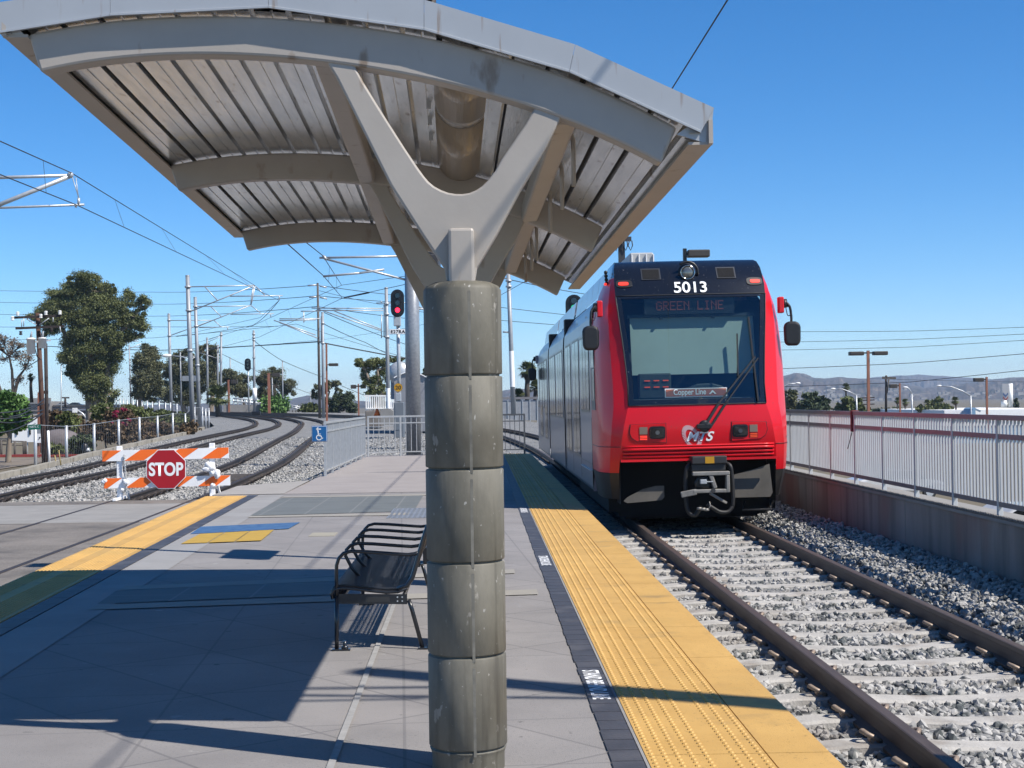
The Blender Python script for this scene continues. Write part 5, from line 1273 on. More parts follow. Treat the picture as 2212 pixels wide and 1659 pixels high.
# signals
def signal(name, head, hw, hh, Y, foot, label, lamp, lampm, poleW=.07, lampidx=2):
    c = P(*head, Y); f = P(*foot, Y); t = thing(name, (c.x, Y+.2, f.z), label, 'signal')
    obj('mast', MB().tube([(c.x+.02, Y+.22, f.z-.3), (c.x, Y+.22, c.z+hh*.3)], poleW, 12), Mgalv, t)
    r = hw/2; n = 12; pts = [(r*math.cos(math.pi*i/n), hh/2-r+r*math.sin(math.pi*i/n)) for i in range(n+1)]+[(-r*math.cos(math.pi*i/n), -hh/2+r-r*math.sin(math.pi*i/n)) for i in range(n+1)]
    bk = obj('backboard', MB().prism(pts, (c.x, Y, c.z), (1, 0, 0), (0, 0, 1), (0, .05, 0)), Mblack, t)
    obj('lamp_case', MB().box(c.x-r*.5, c.x+r*.5, Y+.05, Y+.2, c.z-hh*.4, c.z+hh*.4), Mblack, t, bevel=.02)
    for k in range(3):
        z = c.z+(1-k)*hh*.265+.02; lr = r*.36
        mb = MB(); mb.disc((c.x, Y-.004, z), lr, (0, -1, 0), 20, .004); obj('lamp', mb, lampm if k == lampidx and lamp else Mlens, bk)
        mb = MB(); n2 = 12; vs = []
        for y, rr_ in ((Y-.004, lr*1.25), (Y-.16, lr*1.2)): vs += [(c.x+rr_*math.cos(a_), y, z+rr_*math.sin(a_)) for a_ in np.linspace(-.5, math.pi+.5, n2+1)]
        mb.add(vs, [(i, i+1, n2+2+i, n2+1+i) for i in range(n2)], True); obj('hood', mb, Mblack, bk)
    return t, c, f
t, c, f = signal('railway_signal', (858.5, 655), 29/3250*60, 60/3250*60, 60, (862, 905), 'round ended signal showing a red light above the E27RA plate', True, Mledred, .075)
p = P(*z3b(1290, 568), 59.9); sw = 182/2.7646*.5486/3250*60; sh_ = 50/2.7646*.5486/3250*60
pl = obj('name_plate', MB().box(p.x-sw/2, p.x+sw/2, 59.99, 60.0, p.z-sh_/2, p.z+sh_/2), Mlet, t)
obj('plate_border', MB().box(p.x-sw/2-.015, p.x+sw/2+.015, 60.003, 60.012, p.z-sh_/2-.015, p.z+sh_/2+.015), Mgalv, pl)
text('lettering', 'E27RA', sh_*.92, (p.x, 59.984, p.z), (1, 0, 0), (0, 0, 1), Mletb, pl, offset=.006, sx=1.12, spacing=1.12)
p = P(*z3b(1280, 445), 59.9); obj('junction_box', MB().box(p.x-.14, p.x+.14, 60.0, 60.3, p.z-.22, p.z+.2), Mgalv, t, bevel=.02)
p = P(*z3b(1292, 1177), 59.9)
sp_ = obj('speed_plate', MB().disc((p.x, 60.0, p.z), .165, (0, -1, 0), 28, -.012), Myels, t); mb = MB(); mb.disc((p.x, 60.018, p.z), .172, (0, -1, 0), 28, -.004); obj('rim', mb, Mletb, sp_)
text('lettering', '20', .21, (p.x, 59.994, p.z), (1, 0, 0), (0, 0, 1), Mletb, sp_, offset=.003, sx=1.1)
p, q = P(*z3b(1265, 1330), 59.9), P(*z3b(1322, 1236), 59.9); obj('control_box', MB().box(p.x, q.x, 59.95, 60.25, p.z, q.z), Mgalv, t, bevel=.015)
p, q = P(*z3b(1245, 1500), 58.5), P(*z3b(1352, 1338), 58.5); cb = thing('equipment_cabinet', (p.x, 58.5, p.z), 'plain grey equipment cabinet under the round yellow 20 plate', 'cabinet'); obj('body', MB().box(p.x, q.x, 58.5, 59.2, p.z-.8, q.z), mat('cabinet_grey', (.27, .30, .33), .5, metal=.2, var=.08), cb, bevel=.02); obj('door', MB().box(p.x+.06, q.x-.06, 58.488, 58.498, p.z-.5, q.z-.08), mat('cabinet_grey', (.27, .30, .33)), cb)
signal('railway_signal', zz(958, 985), .52, 1.05, 126, zz(957, 1425), 'unlit black oval signal left of the white sleeved mast', False, None, .06)
t, c, f = signal('railway_signal', (1240, 666), .70, 1.14, 62, (1243, 900), 'black hooded signal with a green light just above the tram roof', True, Mledgrn, .08, lampidx=1)
# orange lamp posts
def lampost(px, pt, pb, Y, heads, label, w=6, hw=20, m=Morp, topdark=False, group='brown orange shoebox lamp posts'):
    a, b = P(px, pt, Y), P(px+1, pb, Y); k = Y/3250; t = thing('lamp_post', b-Vector((0, 0, .6)), label, 'lamp post', group)
    obj('pole', MB().bar(b-Vector((0, 0, .6)), a, w*k, w*k, (0, 1, 0)), m, t)
    for s, dy in heads:
        x0 = a.x+s*(w*.5+hw*.25)*k; x1 = a.x+s*(w*.5+hw*1.25)*k; z = a.z-6*k+dy*k
        obj('lamp_head', MB().box(min(x0, x1), max(x0, x1), Y-hw*.3*k, Y+hw*.3*k, z-4.2*k, z+4.2*k), Mlampb, t, bevel=.03)
        obj('arm', MB().bar((a.x, Y, z+1*k), (x0, Y, z+1*k), 3*k, 3*k), Mlampb, t)
    return t
def zR(x, y): return ((3000+x/2.1434)*.5486, (1250+y/2.1434)*.5486)
lampost(*(lambda p: (p[0], p[1]))(zR(896, 280)), 890, 62, [(1, 0), (-1, 0)], 'tall brown lamp post with two heads above the right railing', w=5.6, hw=31)
lampost(zR(1163, 555)[0], zR(0, 555)[1], 892, 95, [(-1, 0)], 'short orange lamp post with one head beside two palms', w=3.4, hw=17)
lampost(zR(1896, 502)[0], zR(0, 502)[1], 905, 80, [(-1, 0)], 'orange lamp post with one head in front of the blue and white building', w=4, hw=21)
lampost(z3b(512, 700)[0], z3b(0, 700)[1], 893, 105, [], 'dark topped orange lamp post beside the wooden pole', w=4)
o = [x for x in COL.objects if x.get('label') == 'dark topped orange lamp post beside the wooden pole'][0]
p = P(*z3b(590, 929), 105); obj('lamp_head', MB().box(p.x-.32, p.x+.32, 104.8, 105.2, p.z-.1, p.z+.1), Mlampb, o, bevel=.03); obj('arm', MB().bar((p.x-.55, 105, p.z), (p.x-.3, 105, p.z), .06, .06), Mlampb, o)
lampost(zz(1170, 1070)[0], zz(0, 1070)[1], 888, 140, [(1, 2)], 'orange lamp post with one head right of the white sleeved mast', w=5.5, hw=17)
lampost(zz(766, 1138)[0], zz(0, 1138)[1], 884, 150, [(1, 2)], 'small orange lamp post behind the fan palm', w=4, hw=14)
lampost(z3b(860, 1138)[0], z3b(0, 1138)[1], 896, 130, [(1, 0), (-1, 0)], 'distant orange lamp post with two heads above the gravel', w=3, hw=12)
lampost(z3b(1042, 1190)[0], z3b(0, 1190)[1], 896, 135, [(1, 0), (-1, 0)], 'distant orange lamp post with two heads behind the white fence', w=3, hw=12)
# lamp standing behind the tram
a = P(1479, 537, 46); t = thing('lamp_post', (a.x, 46, -.2), 'black lamp post rising behind the tram roof', 'lamp post'); obj('pole', MB().bar((a.x, 46, -.3), (a.x, 46, a.z), .11, .11, (0, 1, 0)), Mblack, t); p = P(1508, 548, 46); obj('lamp_head', MB().box(p.x-.33, p.x+.34, 45.8, 46.2, p.z-.11, p.z+.11), Mlampb, t, bevel=.03); obj('arm', MB().bar((a.x, 46, p.z), (p.x-.3, 46, p.z), .08, .08), Mblack, t)
# cobra-head street lights
def streetlight(pts, foot, Y, label, r=.07, rev=False):
    W_ = [P(x, y, Y) for x, y in pts]; f = P(*foot, Y); t = thing('street_light', f-Vector((0, 0, 2)), label, 'street light', 'grey arm street lights')
    obj('pole', MB().tube([f-Vector((0, 0, 2)), W_[0]], [r*1.4, r], 8), Mgalv, t); obj('arm', MB().tube(W_, r*.75, 6), Mgalv, t)
    e = W_[-1]; obj('lamp', MB().ball(e, (Y/3250*6, .2, Y/3250*2), 8, 6), Mwhite, t); return t
streetlight([zR(797, 655), zR(735, 625), zR(680, 605), zR(600, 602)], zR(803, 800), 140, 'street light curving left in front of a palm on the right')
streetlight([zR(1265, 645), zR(1250, 615), zR(1235, 597), zR(1210, 590)], zR(1270, 815), 150, 'short street light between two palms on the right')
streetlight([zR(1762, 660), zR(1690, 620), zR(1600, 585), zR(1495, 577)], zR(1766, 835), 130, 'street light bending left before the blue and white building')
streetlight([zR(100, 640), zR(180, 585), zR(230, 560), zR(305, 555)], zR(100, 800), 150, 'street light whose arm shows right of the tram')
streetlight([(132, 790), (139, 783)], (132, 880), 160, 'street light left of the large eucalyptus', r=.05)
streetlight([(187, 840), (183, 830), (178, 822), (172, 819)], (187, 925), 140, 'street light bent left at the foot of the large eucalyptus', r=.08)
sl = thing('street_light', P(364, 870, 122), 'white oval street lamp head in front of a grey mast', 'street light', 'grey arm street lights'); c = P(*zz(145, 895), 122); obj('lamp', MB().ball(c, (.40, .16, .15), 12, 8), Mtrans, sl); obj('arm', MB().tube([c+Vector((.37, 0, 0)), P(*zz(300, 905), 122), P(*zz(390, 945), 122), P(*zz(395, 1400), 122)], .05, 6), Mgalv, sl)
# white double sign boxes behind the two tall masts
sb = thing('signal_back', P(413, 840, 112), 'grey box pair seen from behind, behind the two tall masts', 'box'); p, q = P(*zz(310, 1150), 112), P(*zz(372, 1098), 112); obj('box', MB().box(p.x, q.x, 111.6, 112, p.z, q.z), Mgalv2, sb); p, q = P(*zz(418, 1150), 112), P(*zz(480, 1095), 112); obj('box', MB().box(p.x, q.x, 111.6, 112, p.z, q.z), Mgalv2, sb)
obj('post', MB().tube([P(*zz(395, 1130), 112), P(*zz(400, 1450), 112)], .08, 6), Mgalv2, sb)

# ------------------------------------------------------------------ wooden utility pole with transformers
def zU(x, y): return ((x/3.16)*.5486, (1050+y/3.16)*.5486)
YU = 49.
a, b = P(*zU(467, 577), YU), P(*zU(540, 1422), YU); b = P(97, 1008, YU)
ut = thing('utility_pole', b, 'brown wooden utility pole with two white transformers at the far left', 'utility pole')
obj('pole', MB().tube([b, a], [.088, .07], 14), Mwood, ut)
for (x0, y0, x1, y1) in ((160, 635, 760, 610), (195, 768, 800, 742)): obj('crossarm', MB().bar(P(*zU(x0, y0), YU-.16), P(*zU(x1, y1), YU-.16), .06, .075), Mwoodd, ut)
mb = MB()
for (x0, y0, x1, y1) in ((330, 650, 455, 725), (610, 640, 490, 725), (295, 640, 295, 745), (270, 660, 270, 755), (660, 630, 660, 690), (745, 745, 755, 820)): mb.tube([P(*zU(x0, y0), YU-.2), P(*zU(x1, y1), YU-.2)], .016, 6)
obj('brace', mb, Mgalv, ut)
for (x, y) in ((155, 648), (220, 590), (508, 618), (570, 580), (745, 575), (640, 790), (258, 830)):
    c = P(*zU(x, y), YU-.2); mb = MB()
    for k in range(3): mb.lathe([(.0, .0), (.055, .01), (.06, .03), (.025, .045)], c+Vector((0, 0, -.06+k*.045)), 10)
    obj('insulator', mb, Mtrans if y < 700 else Mwoodd, ut)
for (x0, x1, y0, y1) in ((335, 436, 890, 1085), (478, 577, 885, 1015)):
    p, q = P(*zU(x0, y1), YU-.35), P(*zU(x1, y0), YU-.35); r = (q.x-p.x)/2; c = Vector(((p.x+q.x)/2, YU-.35, p.z)); h = q.z-p.z
    tf = obj('transformer', MB().lathe([(0, 0), (r, .0), (r, h*.92), (r*1.12, h*.92), (r*1.12, h*.97), (r*.8, h*1.02), (0, h*1.04)], c, 20), Mtrans, ut)
    obj('bushing', MB().tube([c+Vector((0, 0, h)), c+Vector((.03, 0, h+.22))], [.05, .02], 8), Mgalv2, tf); obj('bracket', MB().bar(c+Vector((0, .2, h*.8)), c+Vector((.15, .35, h*.8)), .1, .06), Mgalv, tf)
obj('riser_pipe', MB().tube([P(104, 930, YU-.2), P(107, 1006, YU-.2)], .04, 8), Mwhite, ut)
p2 = thing('utility_pole', P(102, 1008, YU+.5), 'thinner dark pole right behind the transformer pole', 'pole'); obj('pole', MB().tube([P(103, 1006, YU+.5), P(98.5, 742, YU+.5)], .058, 10), Mwoodd, p2)
obj('crossarm', MB().bar(P(84, 848, YU+.3), P(104, 847, YU+.3), .06, .1), Mwoodd, p2)
mb = MB()
for (pts) in ([(60, 792), (88, 775)], [(74, 745), (80, 770), (90, 778)]): mb.tube([P(x, y, YU-.2) for x, y in pts], .014, 5)
for (x0, y0, x1, y1, sag) in ((0, 892, 93, 872, 4), (0, 905, 93, 885, 5), (0, 912, 90, 893, 8), (20, 900, 95, 862, 9), (0, 935, 92, 893, 8)):
    mb.tube([P(x0+(x1-x0)*k/8, y0+(y1-y0)*k/8+sag*4*(k/8)*(1-k/8), YU-.3-(1-k/8)*3) for k in range(9)], .022, 6)
obj('service_cable', mb, Mwire, ut)
# fence posts along the kerb
FP = [(77, 915, 1010), (144, 919, 996), (204, 914, 985), (257, 906, 974), (302, 901, 964), (341, 898, 956), (374, 892, 950), (401, 893, 945), (421, 879, 940), (438, 879, 934), (445, 881, 930), (452, 881, 927)]
YF = [47, 52.5, 57.5, 63, 69, 74, 79, 84, 88, 95, 100, 105]
cf_ = thing('chain_link_fence', P(257, 974, 63), 'row of galvanised fence posts with fine mesh along the left gravel', 'fence'); tops = []
for (px, pt, pb), Y in zip(FP, YF):
    a, b = P(px-1, pt, Y), P(px, pb+1, Y); tops.append((a, b)); obj('post', MB().tube([b-Vector((0, 0, .3)), a], .052 if Y < 75 else .05, 10), Mgalv, cf_)
mb = MB()
for (a0, b0), (a1, b1) in zip(tops[:-1], tops[1:]):
    mb.tube([a0-Vector((0, 0, .04)), a1-Vector((0, 0, .04))], .012, 4); mb.tube([b0+Vector((0, 0, .06)), b1+Vector((0, 0, .06))], .006, 4)
    L = (a1-a0).length; n = int(L/.2)
    for k in range(0, n, 2):
        for d_ in (2, -2):
            j = k+d_
            if 0 <= j <= n: mb.bar(b0.lerp(b1, k/n)+Vector((0, 0, .06)), a0.lerp(a1, j/n)-Vector((0, 0, .05)), .0022, .0022)
obj('mesh', mb, Mgalv2, cf_)
def z2(x, y): return (x/1.508*.5486, (900+y/1.508)*.5486)
cf2 = thing('chain_link_fence', P(280, 890, 120), 'upper row of thin fence posts above the shrubs', 'fence')
for i, (x, t_, b_2) in enumerate(((690, 1008, 1078), (712, 1008, 1078), (732, 1010, 1078), (755, 1015, 1078), (790, 1017, 1082), (815, 1018, 1084), (843, 1020, 1088), (875, 1022, 1092), (905, 1028, 1096), (945, 1025, 1098), (982, 1032, 1102), (1012, 1032, 1102), (1050, 1040, 1106))):
    Y = 150-i*3.2; obj('post', MB().tube([P(*z2(x, b_2), Y)-Vector((0, 0, .5)), P(*z2(x, t_), Y)], .06, 6), Mgalv, cf2)
# small signs and stakes on the left
def zL(x, y): return (x/3.6867*.5486, (1450+y/3.6867)*.5486)
ss = thing('street_sign', P(76, 1008, 46), 'green street name sign on a short post at the far left', 'sign'); a, b = P(*zL(495, 878), 46.5), P(77, 1008, 46.5)
c = P(*zL(500, 857), 46.3); obj('plate', MB().bar((c.x-.19, 46.3, c.z), (c.x+.19, 46.3, c.z+.012), .012, .155), Mgreens, ss); text('lettering', "NAT'L C", .085, (c.x, 46.29, c.z+.02), (1, 0, .03), (0, 0, 1), Mlet, ss, sx=.9)
sw_ = thing('route_sign', P(70, 1000, 60), 'white notice with a small black arrow on an orange post behind the utility pole', 'sign'); obj('post', MB().bar(P(*zL(562, 1255), 60)-Vector((0, 0, .3)), P(*zL(566, 350), 60), .09, .09, (0, 1, 0)), Morp, sw_)
c = P(*zL(567, 1018), 59.9); obj('plate', MB().box(c.x-.13, c.x+.13, 59.9, 59.92, c.z-.18, c.z+.18), Mlet, sw_, bevel=.005); mb = MB().bar((c.x-.03, 59.89, c.z-.05), (c.x+.05, 59.89, c.z+.03), .004, .025, (0, 0, 1)); mb.bar((c.x+.0, 59.89, c.z+.045), (c.x+.06, 59.89, c.z+.04), .004, .03); obj('arrow', mb, Mletb, sw_)
c = P(*zL(567, 945), 59.9); obj('upper_plate', MB().box(c.x-.15, c.x+.15, 59.93, 59.95, c.z-.16, c.z+.16), Mgalv2, sw_)
tl_ = thing('turn_sign', P(57, 960, 75), 'white traffic board with two curved black turn arrows at the far left', 'sign'); c = P(*zL(383, 890), 75); obj('board', MB().box(c.x-.72, c.x+.7, 75, 75.04, c.z-.62, c.z+.60), Mlet, tl_)
mb = MB()
for dx in (-.32, .32): mb.tube([(c.x+dx-.14, 74.98, c.z-.25), (c.x+dx-.14, 74.98, c.z+.05), (c.x+dx-.05, 74.98, c.z+.2), (c.x+dx+.1, 74.98, c.z+.22)], .045, 6); mb.prism([(-.0, -.12), (.16, 0), (0, .12)], (c.x+dx+.1, 74.97, c.z+.22), (1, 0, 0), (0, 0, 1), (0, .02, 0))
obj('arrow', mb, Mletb, tl_); obj('post', MB().tube([(c.x, 75.1, c.z-2), (c.x, 75.1, c.z+.5)], .05, 6), Mgalv, tl_)
for (x, yt, yb, lab) in ((808, 1262, 1385, 'shorter slanted yellow stake by the kerb'), (868, 1188, 1368, 'taller slanted yellow stake by the kerb')):
    a, b = P(*zL(x-14, yt), 49.5), P(*zL(x+14, yb), 49.5); t = thing('stake', b, lab, 'stake'); obj('rod', MB().tube([b-Vector((0, 0, .1)), a], .02, 6), Mwhite if False else mat('pale_yellow_stake', (.55, .42, .16), .6), t)
hy = thing('standpipe', P(*zL(1232, 1290), 57), 'small dark standpipe with pale side cap beside the shrubs', 'standpipe'); c = P(*zL(1232, 1200), 57.2)
obj('body', MB().tube([c+Vector((0, 0, -.42)), c+Vector((0, 0, .22)), c+Vector((0, 0, .30))], [.09, .12, .05], 10), Mblack, hy); obj('side_cap', MB().tube([c, c+Vector((.18, 0, .05))], .08, 10), Mgalv, hy); obj('foot', MB().bar(c+Vector((-.08, 0, -.5)), c+Vector((-.08, 0, -.2)), .06, .06, (0, 1, 0)).bar(c+Vector((.08, 0, -.5)), c+Vector((.08, 0, -.2)), .06, .06, (0, 1, 0)), Mblack, hy)
# pale rail fence and boulder on the left
rf = thing('wooden_fence', P(40, 985, 66), 'grey post and rail fence behind the small green tree', 'fence')
for x, yt, yb in ((20, 1040, 1250), (215, 1060, 1245), (345, 1060, 1215), (375, 1070, 1220)): obj('post', MB().tube([P(*zL(x, yb), 66)-Vector((0, 0, .2)), P(*zL(x, yt), 66)], .05, 6), Mwoodg, rf)
for y in (1065, 1120): obj('rail', MB().tube([P(*zL(-20, y-15), 66), P(*zL(385, y), 66)], .03, 6), Mwoodg, rf)
bo = thing('boulder', P(*zL(850, 1150), 62), 'round grey violet boulder behind the fence posts', 'boulder'); c = P(*zL(870, 1100), 62); o = obj('rock', MB().ball(c, (.95, .7, .62), 14, 9), mat('boulder_rock', (.21, .18, .18), .9, var=.3, scale=2, bump=.5, bscale=8), bo)
# overpass with abutment, beams and two cars
ov = thing('overpass', P(160, 930, 480), 'concrete road bridge with a shadow toned deck and a pale abutment beyond the utility pole', 'bridge')
p, q = P(*zL(400, 830), 480), P(*zL(715, 480), 480); obj('abutment', MB().box(p.x-10, q.x, 480, 500, p.z-6, q.z), mat('abutment_concrete', (.33, .30, .26), .85, var=.15, scale=.3), ov)
p, q = P(*zL(716, 640), 482), P(*zL(1230, 530), 482); obj('deck', MB().box(p.x, q.x+14, 484, 500, p.z+1.3, q.z), mat('bridge_shadow_concrete', (.12, .11, .10), .9), ov)  # deck's shadow is put into this dark concrete colour
mb = MB()
for k in range(4): mb.box(p.x+.5, q.x+14, 482+k*.3, 483.9, p.z-.6+k*.75, p.z-.25+k*.75)
obj('girder', mb, mat('girder_brown', (.10, .085, .07), .9), ov)
p, q = P(*zL(700, 520), 480), P(*zL(390, 480), 480); obj('parapet', MB().box(q.x-16, p.x+1, 479.2, 479.9, q.z-.8, q.z+1.0), Mconc, ov)
def car(loc, rz, label, m, sc=1.):
    t = thing('parked_car', loc, label, 'car'); L, Wd = 4.4, 1.78
    body = [(-2.2, .32), (2.2, .32), (2.22, .62), (2.1, .82), (1.3, .92), (.75, 1.36), (-.9, 1.42), (-1.75, 1.0), (-2.18, .92), (-2.24, .6)]
    o = Vector(loc); c_, s_ = math.cos(rz), math.sin(rz); ux, uy = Vector((c_, s_, 0)), Vector((-s_, c_, 0))
    bd = obj('body', MB().prism(body, o-uy*Wd/2, ux, (0, 0, 1), uy*Wd), m, t, bevel=.12, bseg=3)
    gl_ = [(1.2, .93), (.72, 1.32), (-.88, 1.375), (-1.6, 1.0)]
    obj('window', MB().prism(gl_, o-uy*(Wd/2+.006), ux, (0, 0, 1), uy*(Wd+.012)), Mglassd, t)
    obj('windscreen', MB().bar(o+ux*1.33+Vector((0, 0, .95)), o+ux*.80+Vector((0, 0, 1.36)), 1.5, .02, uy.cross(Vector((0, 0, 1)))), Mglassd, t)
    for x in (-1.35, 1.38):
        for sy in (-1, 1): w_ = obj('wheel', MB().disc(o+ux*x+uy*sy*(Wd/2-.12)+Vector((0, 0, .32)), .32, uy*sy, 20, .14), Mrubber, t); obj('rim', MB().disc(o+ux*x+uy*sy*(Wd/2+.022)+Vector((0, 0, .32)), .2, uy*sy, 14, .004), Mgalv, w_)
    return t
c = P(*zL(930, 560), 486); car((c.x, 486, c.z), 0, 'pale silver car on the overpass', mat('car_silver', (.45, .47, .5), .3, coat=.6))
c = P(*zL(1100, 560), 486); car((c.x, 486, c.z), 0, 'black car on the overpass beside the eucalyptus trunk', mat('car_black', (.012, .014, .018), .25, coat=.8))
c = G(2196, 1121, -3.25+1.0); car((c.x+.9, c.y+1.2, -3.25), .25, 'white car parked below the right railing', mat('car_white', (.75, .75, .74), .3, coat=.6))
c = P(*(lambda x, y: ((2900+x/1.5079)*.5486, (1100+y/1.5079)*.5486))(805, 1220), 70); car((c.x+1, 70, -3.25), .2, 'distant white car glimpsed under the railing next to the tram', mat('car_white', (.75, .75, .74)))
ts = thing('traffic_light', P(300, 860, 165), 'traffic signals and white sign hanging below the overpass', 'traffic light')
p = P(*zL(1085, 610), 150); obj('back_sign', MB().box(p.x-.24, p.x+.24, 150, 150.1, p.z-.24, p.z+.24), Mlet, ts); obj('arm', MB().tube([P(*zL(1050, 615), 150.3), P(*zL(1130, 612), 150.3), P(*zL(1200, 660), 150.3), P(*zL(1280, 770), 150.3)], .1, 6), Mgalv, ts)
for x, y in ((1075, 720), (1160, 740)): p = P(*zL(x, y), 150); obj('signal_head', MB().box(p.x-.11, p.x+.11, 150.2, 150.5, p.z-.3, p.z+.3), mat('signal_yellow', (.25, .17, .03), .5), ts)
# bridge guard rails far away
def guard(pts, Y, label, h=10, n=8):
    t = thing('guard_rail', P(*pts[0], Y), label, 'railing')
    for dy in (0, h*.45): obj('rail', MB().tube([P(x, y+dy, Y) for x, y in pts], .10, 5), Mgalv, t)
    (x0, y0), (x1, y1) = pts[0], pts[-1]
    for k in range(n+1):
        x = x0+(x1-x0)*k/n; y = y0+(y1-y0)*k/n; obj('post', MB().tube([P(x, y, Y), P(x, y+h*1.5, Y)], .09, 5), Mgalv, t)
guard([(318, 861), (345, 862), (430, 868)], 165, 'far guard rail at the top of the curve below the eucalyptus', 14, 9)
guard([zz(815, 1325), zz(900, 1330), zz(1110, 1345)], 160, 'far guard rail behind the white sleeved mast', 14, 7)
guard([zz(1345, 1385), zz(1505, 1415)], 168, 'short sloping guard rail left of the violet hill', 9, 5)
gb = thing('median_barrier', P(530, 885, 158), 'low pale concrete barrier at the foot of the white sleeved mast', 'barrier'); p, q = P(*zz(715, 1425), 150), P(*zz(1100, 1405), 150); obj('wall', MB().box(p.x, q.x, 150, 150.6, p.z-.5, q.z+.2), Mconc, gb)
sm = thing('switch_machine', P(*zz(1040, 1475), 105), 'dark box of a switch machine beside the far rails', 'switch box'); c = P(*zz(1040, 1472), 105); obj('case', MB().box(c.x-.3, c.x+.3, 105, 105.4, c.z-.12, c.z+.12), Mblack, sm, bevel=.03)
# equipment house with arched roof, white fence, far slatted fence
eh = thing('equipment_house', P(900, 900, 78), 'pale grey equipment house with a curved roof behind the thick mast', 'building')
p = P(*z3b(1245, 1490), 78); e0, e1 = P(*z3b(1248, 1075), 78), P(*z3b(1605, 1075), 78); tp_ = P(*z3b(1430, 1052), 78)
pts = [(e0.x, p.z-.8), (e1.x, p.z-.8)]+[(e1.x+(e0.x-e1.x)*k/12, e0.z+(tp_.z+.2-e0.z)*math.sin(math.pi*k/12)) for k in range(13)]
Mhouse = mat('house_aluminium', (.44, .44, .46), .45, metal=.2, var=.05)
obj('wall', MB().prism(pts, (0, 78, 0), (1, 0, 0), (0, 0, 1), (0, 5, 0)), Mhouse, eh)
mb = MB()
for a_, b_2 in zip(pts[2:-1], pts[3:]): mb.bar((a_[0], 77.97, a_[1]+.02), (b_2[0], 77.97, b_2[1]+.02), .16, .05, (0, 0, 1))
obj('roof_trim', mb, Mwhite, eh); obj('door', MB().box(e0.x+1.2, e0.x+2.2, 77.97, 77.995, p.z, e0.z-.3), mat('house_door', (.40, .40, .42), .5), eh, bevel=.01)
tkx = thing('white_panel', P(*z3b(1290, 1000), 84), 'pale rectangular panel with a round silver dome behind the equipment house', 'panel'); p, q = P(*z3b(1212, 1110), 84), P(*z3b(1390, 956), 84); obj('board', MB().box(p.x, q.x, 84, 84.2, p.z-1, q.z), mat('panel_white', (.60, .61, .65), .5), tkx); c = P(*z3b(1310, 1020), 83.6); obj('dome', MB().ball(c, (.65, .4, .65), 16, 10), Mgalv, tkx)
wf = thing('railing', P(*z3b(1020, 1420), 90), 'white picket railing left of the white bottomed mast', 'railing'); mb = MB(); p, q = P(*z3b(945, 1275), 90), P(*z3b(1265, 1275), 90); z0 = P(*z3b(945, 1425), 90).z
for k in range(15): x = p.x+(q.x-p.x)*k/14; mb.bar((x, 90, z0), (x, 90, p.z), .07, .07, (0, 1, 0))
obj('bar_panel', mb, Mtrans, wf); obj('top_rail', MB().bar(p+Vector((-.1, 0, .04)), q+Vector((.1, 0, .04)), .09, .09), Mtrans, wf); obj('bottom_rail', MB().bar((p.x, 89.93, z0+.1), (q.x, 89.93, z0+.1), .06, .06), Mtrans, wf)
pl_ = thing('concrete_ledge', P(*z3b(1000, 1470), 88), 'concrete ledge toned dark for shade beneath the white picket railing', 'ledge'); p, q = P(*z3b(935, 1490), 88), P(*z3b(1110, 1430), 88); obj('block', MB().box(p.x, q.x, 88, 91, p.z-.6, q.z), mat('ledge_concrete', (.30, .27, .24), .9, var=.25, scale=2), pl_, bevel=.03)  # shade on the ledge is put into the darker concrete colour
cn = thing('traffic_cone', P(*z3b(1065, 1490), 80), 'orange traffic cone with a white collar by the concrete ledge', 'cone'); b = P(*z3b(1065, 1503), 80); h = 95/2.7646*.5486/3250*80
obj('body', MB().lathe([(.0, h), (.05, h), (.20, .05), (.0, .05)], b, 14), Morange, cn); obj('base', MB().box(b.x-.26, b.x+.26, 79.75, 80.25, b.z, b.z+.05), Morange, cn); obj('collar', MB().lathe([(.105, h*.62), (.15, h*.38)], b, 14), Mlet, cn)
ff = thing('panel_fence', P(1130, 890, 112), 'pale panelled fence on a low wall between the shelter column and the tram', 'fence')
x0, x1 = P(1082, 880, 112).x, P(1240, 880, 112).x; zt_, zb_3 = P(1130, 862, 112).z, P(1130, 914, 112).z
for k in range(10): xa_ = x0+(x1-x0)*k/10; obj('panel', MB().box(xa_+.03, xa_+(x1-x0)/10-.03, 112, 112.05, zb_3+.2, zt_-.1), mat('pale_panel', (.47, .49, .52), .5), ff); obj('post', MB().box(xa_-.05, xa_+.025, 111.95, 112.06, zb_3-.4, zt_), Mgalv, ff)
obj('top_rail', MB().box(x0, x1, 111.93, 112.08, zt_-.02, zt_+.16), Mfrail, ff); obj('base_wall', MB().box(x0, x1, 111.8, 112.4, zb_3-1.4, zb_3), Mconc, ff)
# poles below the tram fence line on the right: white and blue building, tall chevron sign, wooden tee pole
bd = thing('shop_building', P(2150, 890, 150), 'white flat roofed building with blue walls beyond the right railing', 'building')
p, q = P(*zR(1548, 900), 150), P(*zR(2560, 768), 150)
Mbl = mat('sky_blue_paint', (.30, .52, .74), .6, var=.04)
obj('wall', MB().box(p.x, q.x, 150, 175, p.z-3, q.z-1.6), Mbl, bd); obj('parapet', MB().box(p.x-.1, q.x+.1, 149.9, 175.1, q.z-1.598, q.z), Mwhite, bd)
c = P(*zR(1665, 830), 149.8); d_ = P(*zR(1725, 760), 149.8); obj('return_wall', MB().prism([(c.x, c.z-.6), (d_.x, c.z-.6), (d_.x, d_.z), (d_.x-.25, d_.z-.1)], (0, 147, 0), (1, 0, 0), (0, 0, 1), (0, 2.8, 0)), Mbl, bd)
c = P(*zR(1812, 785), 149.8); obj('wall_lamp', MB().bar((c.x-.3, 149.7, c.z+.2), (c.x+.3, 149.5, c.z-.1), .2, .2), Mgalv, bd)
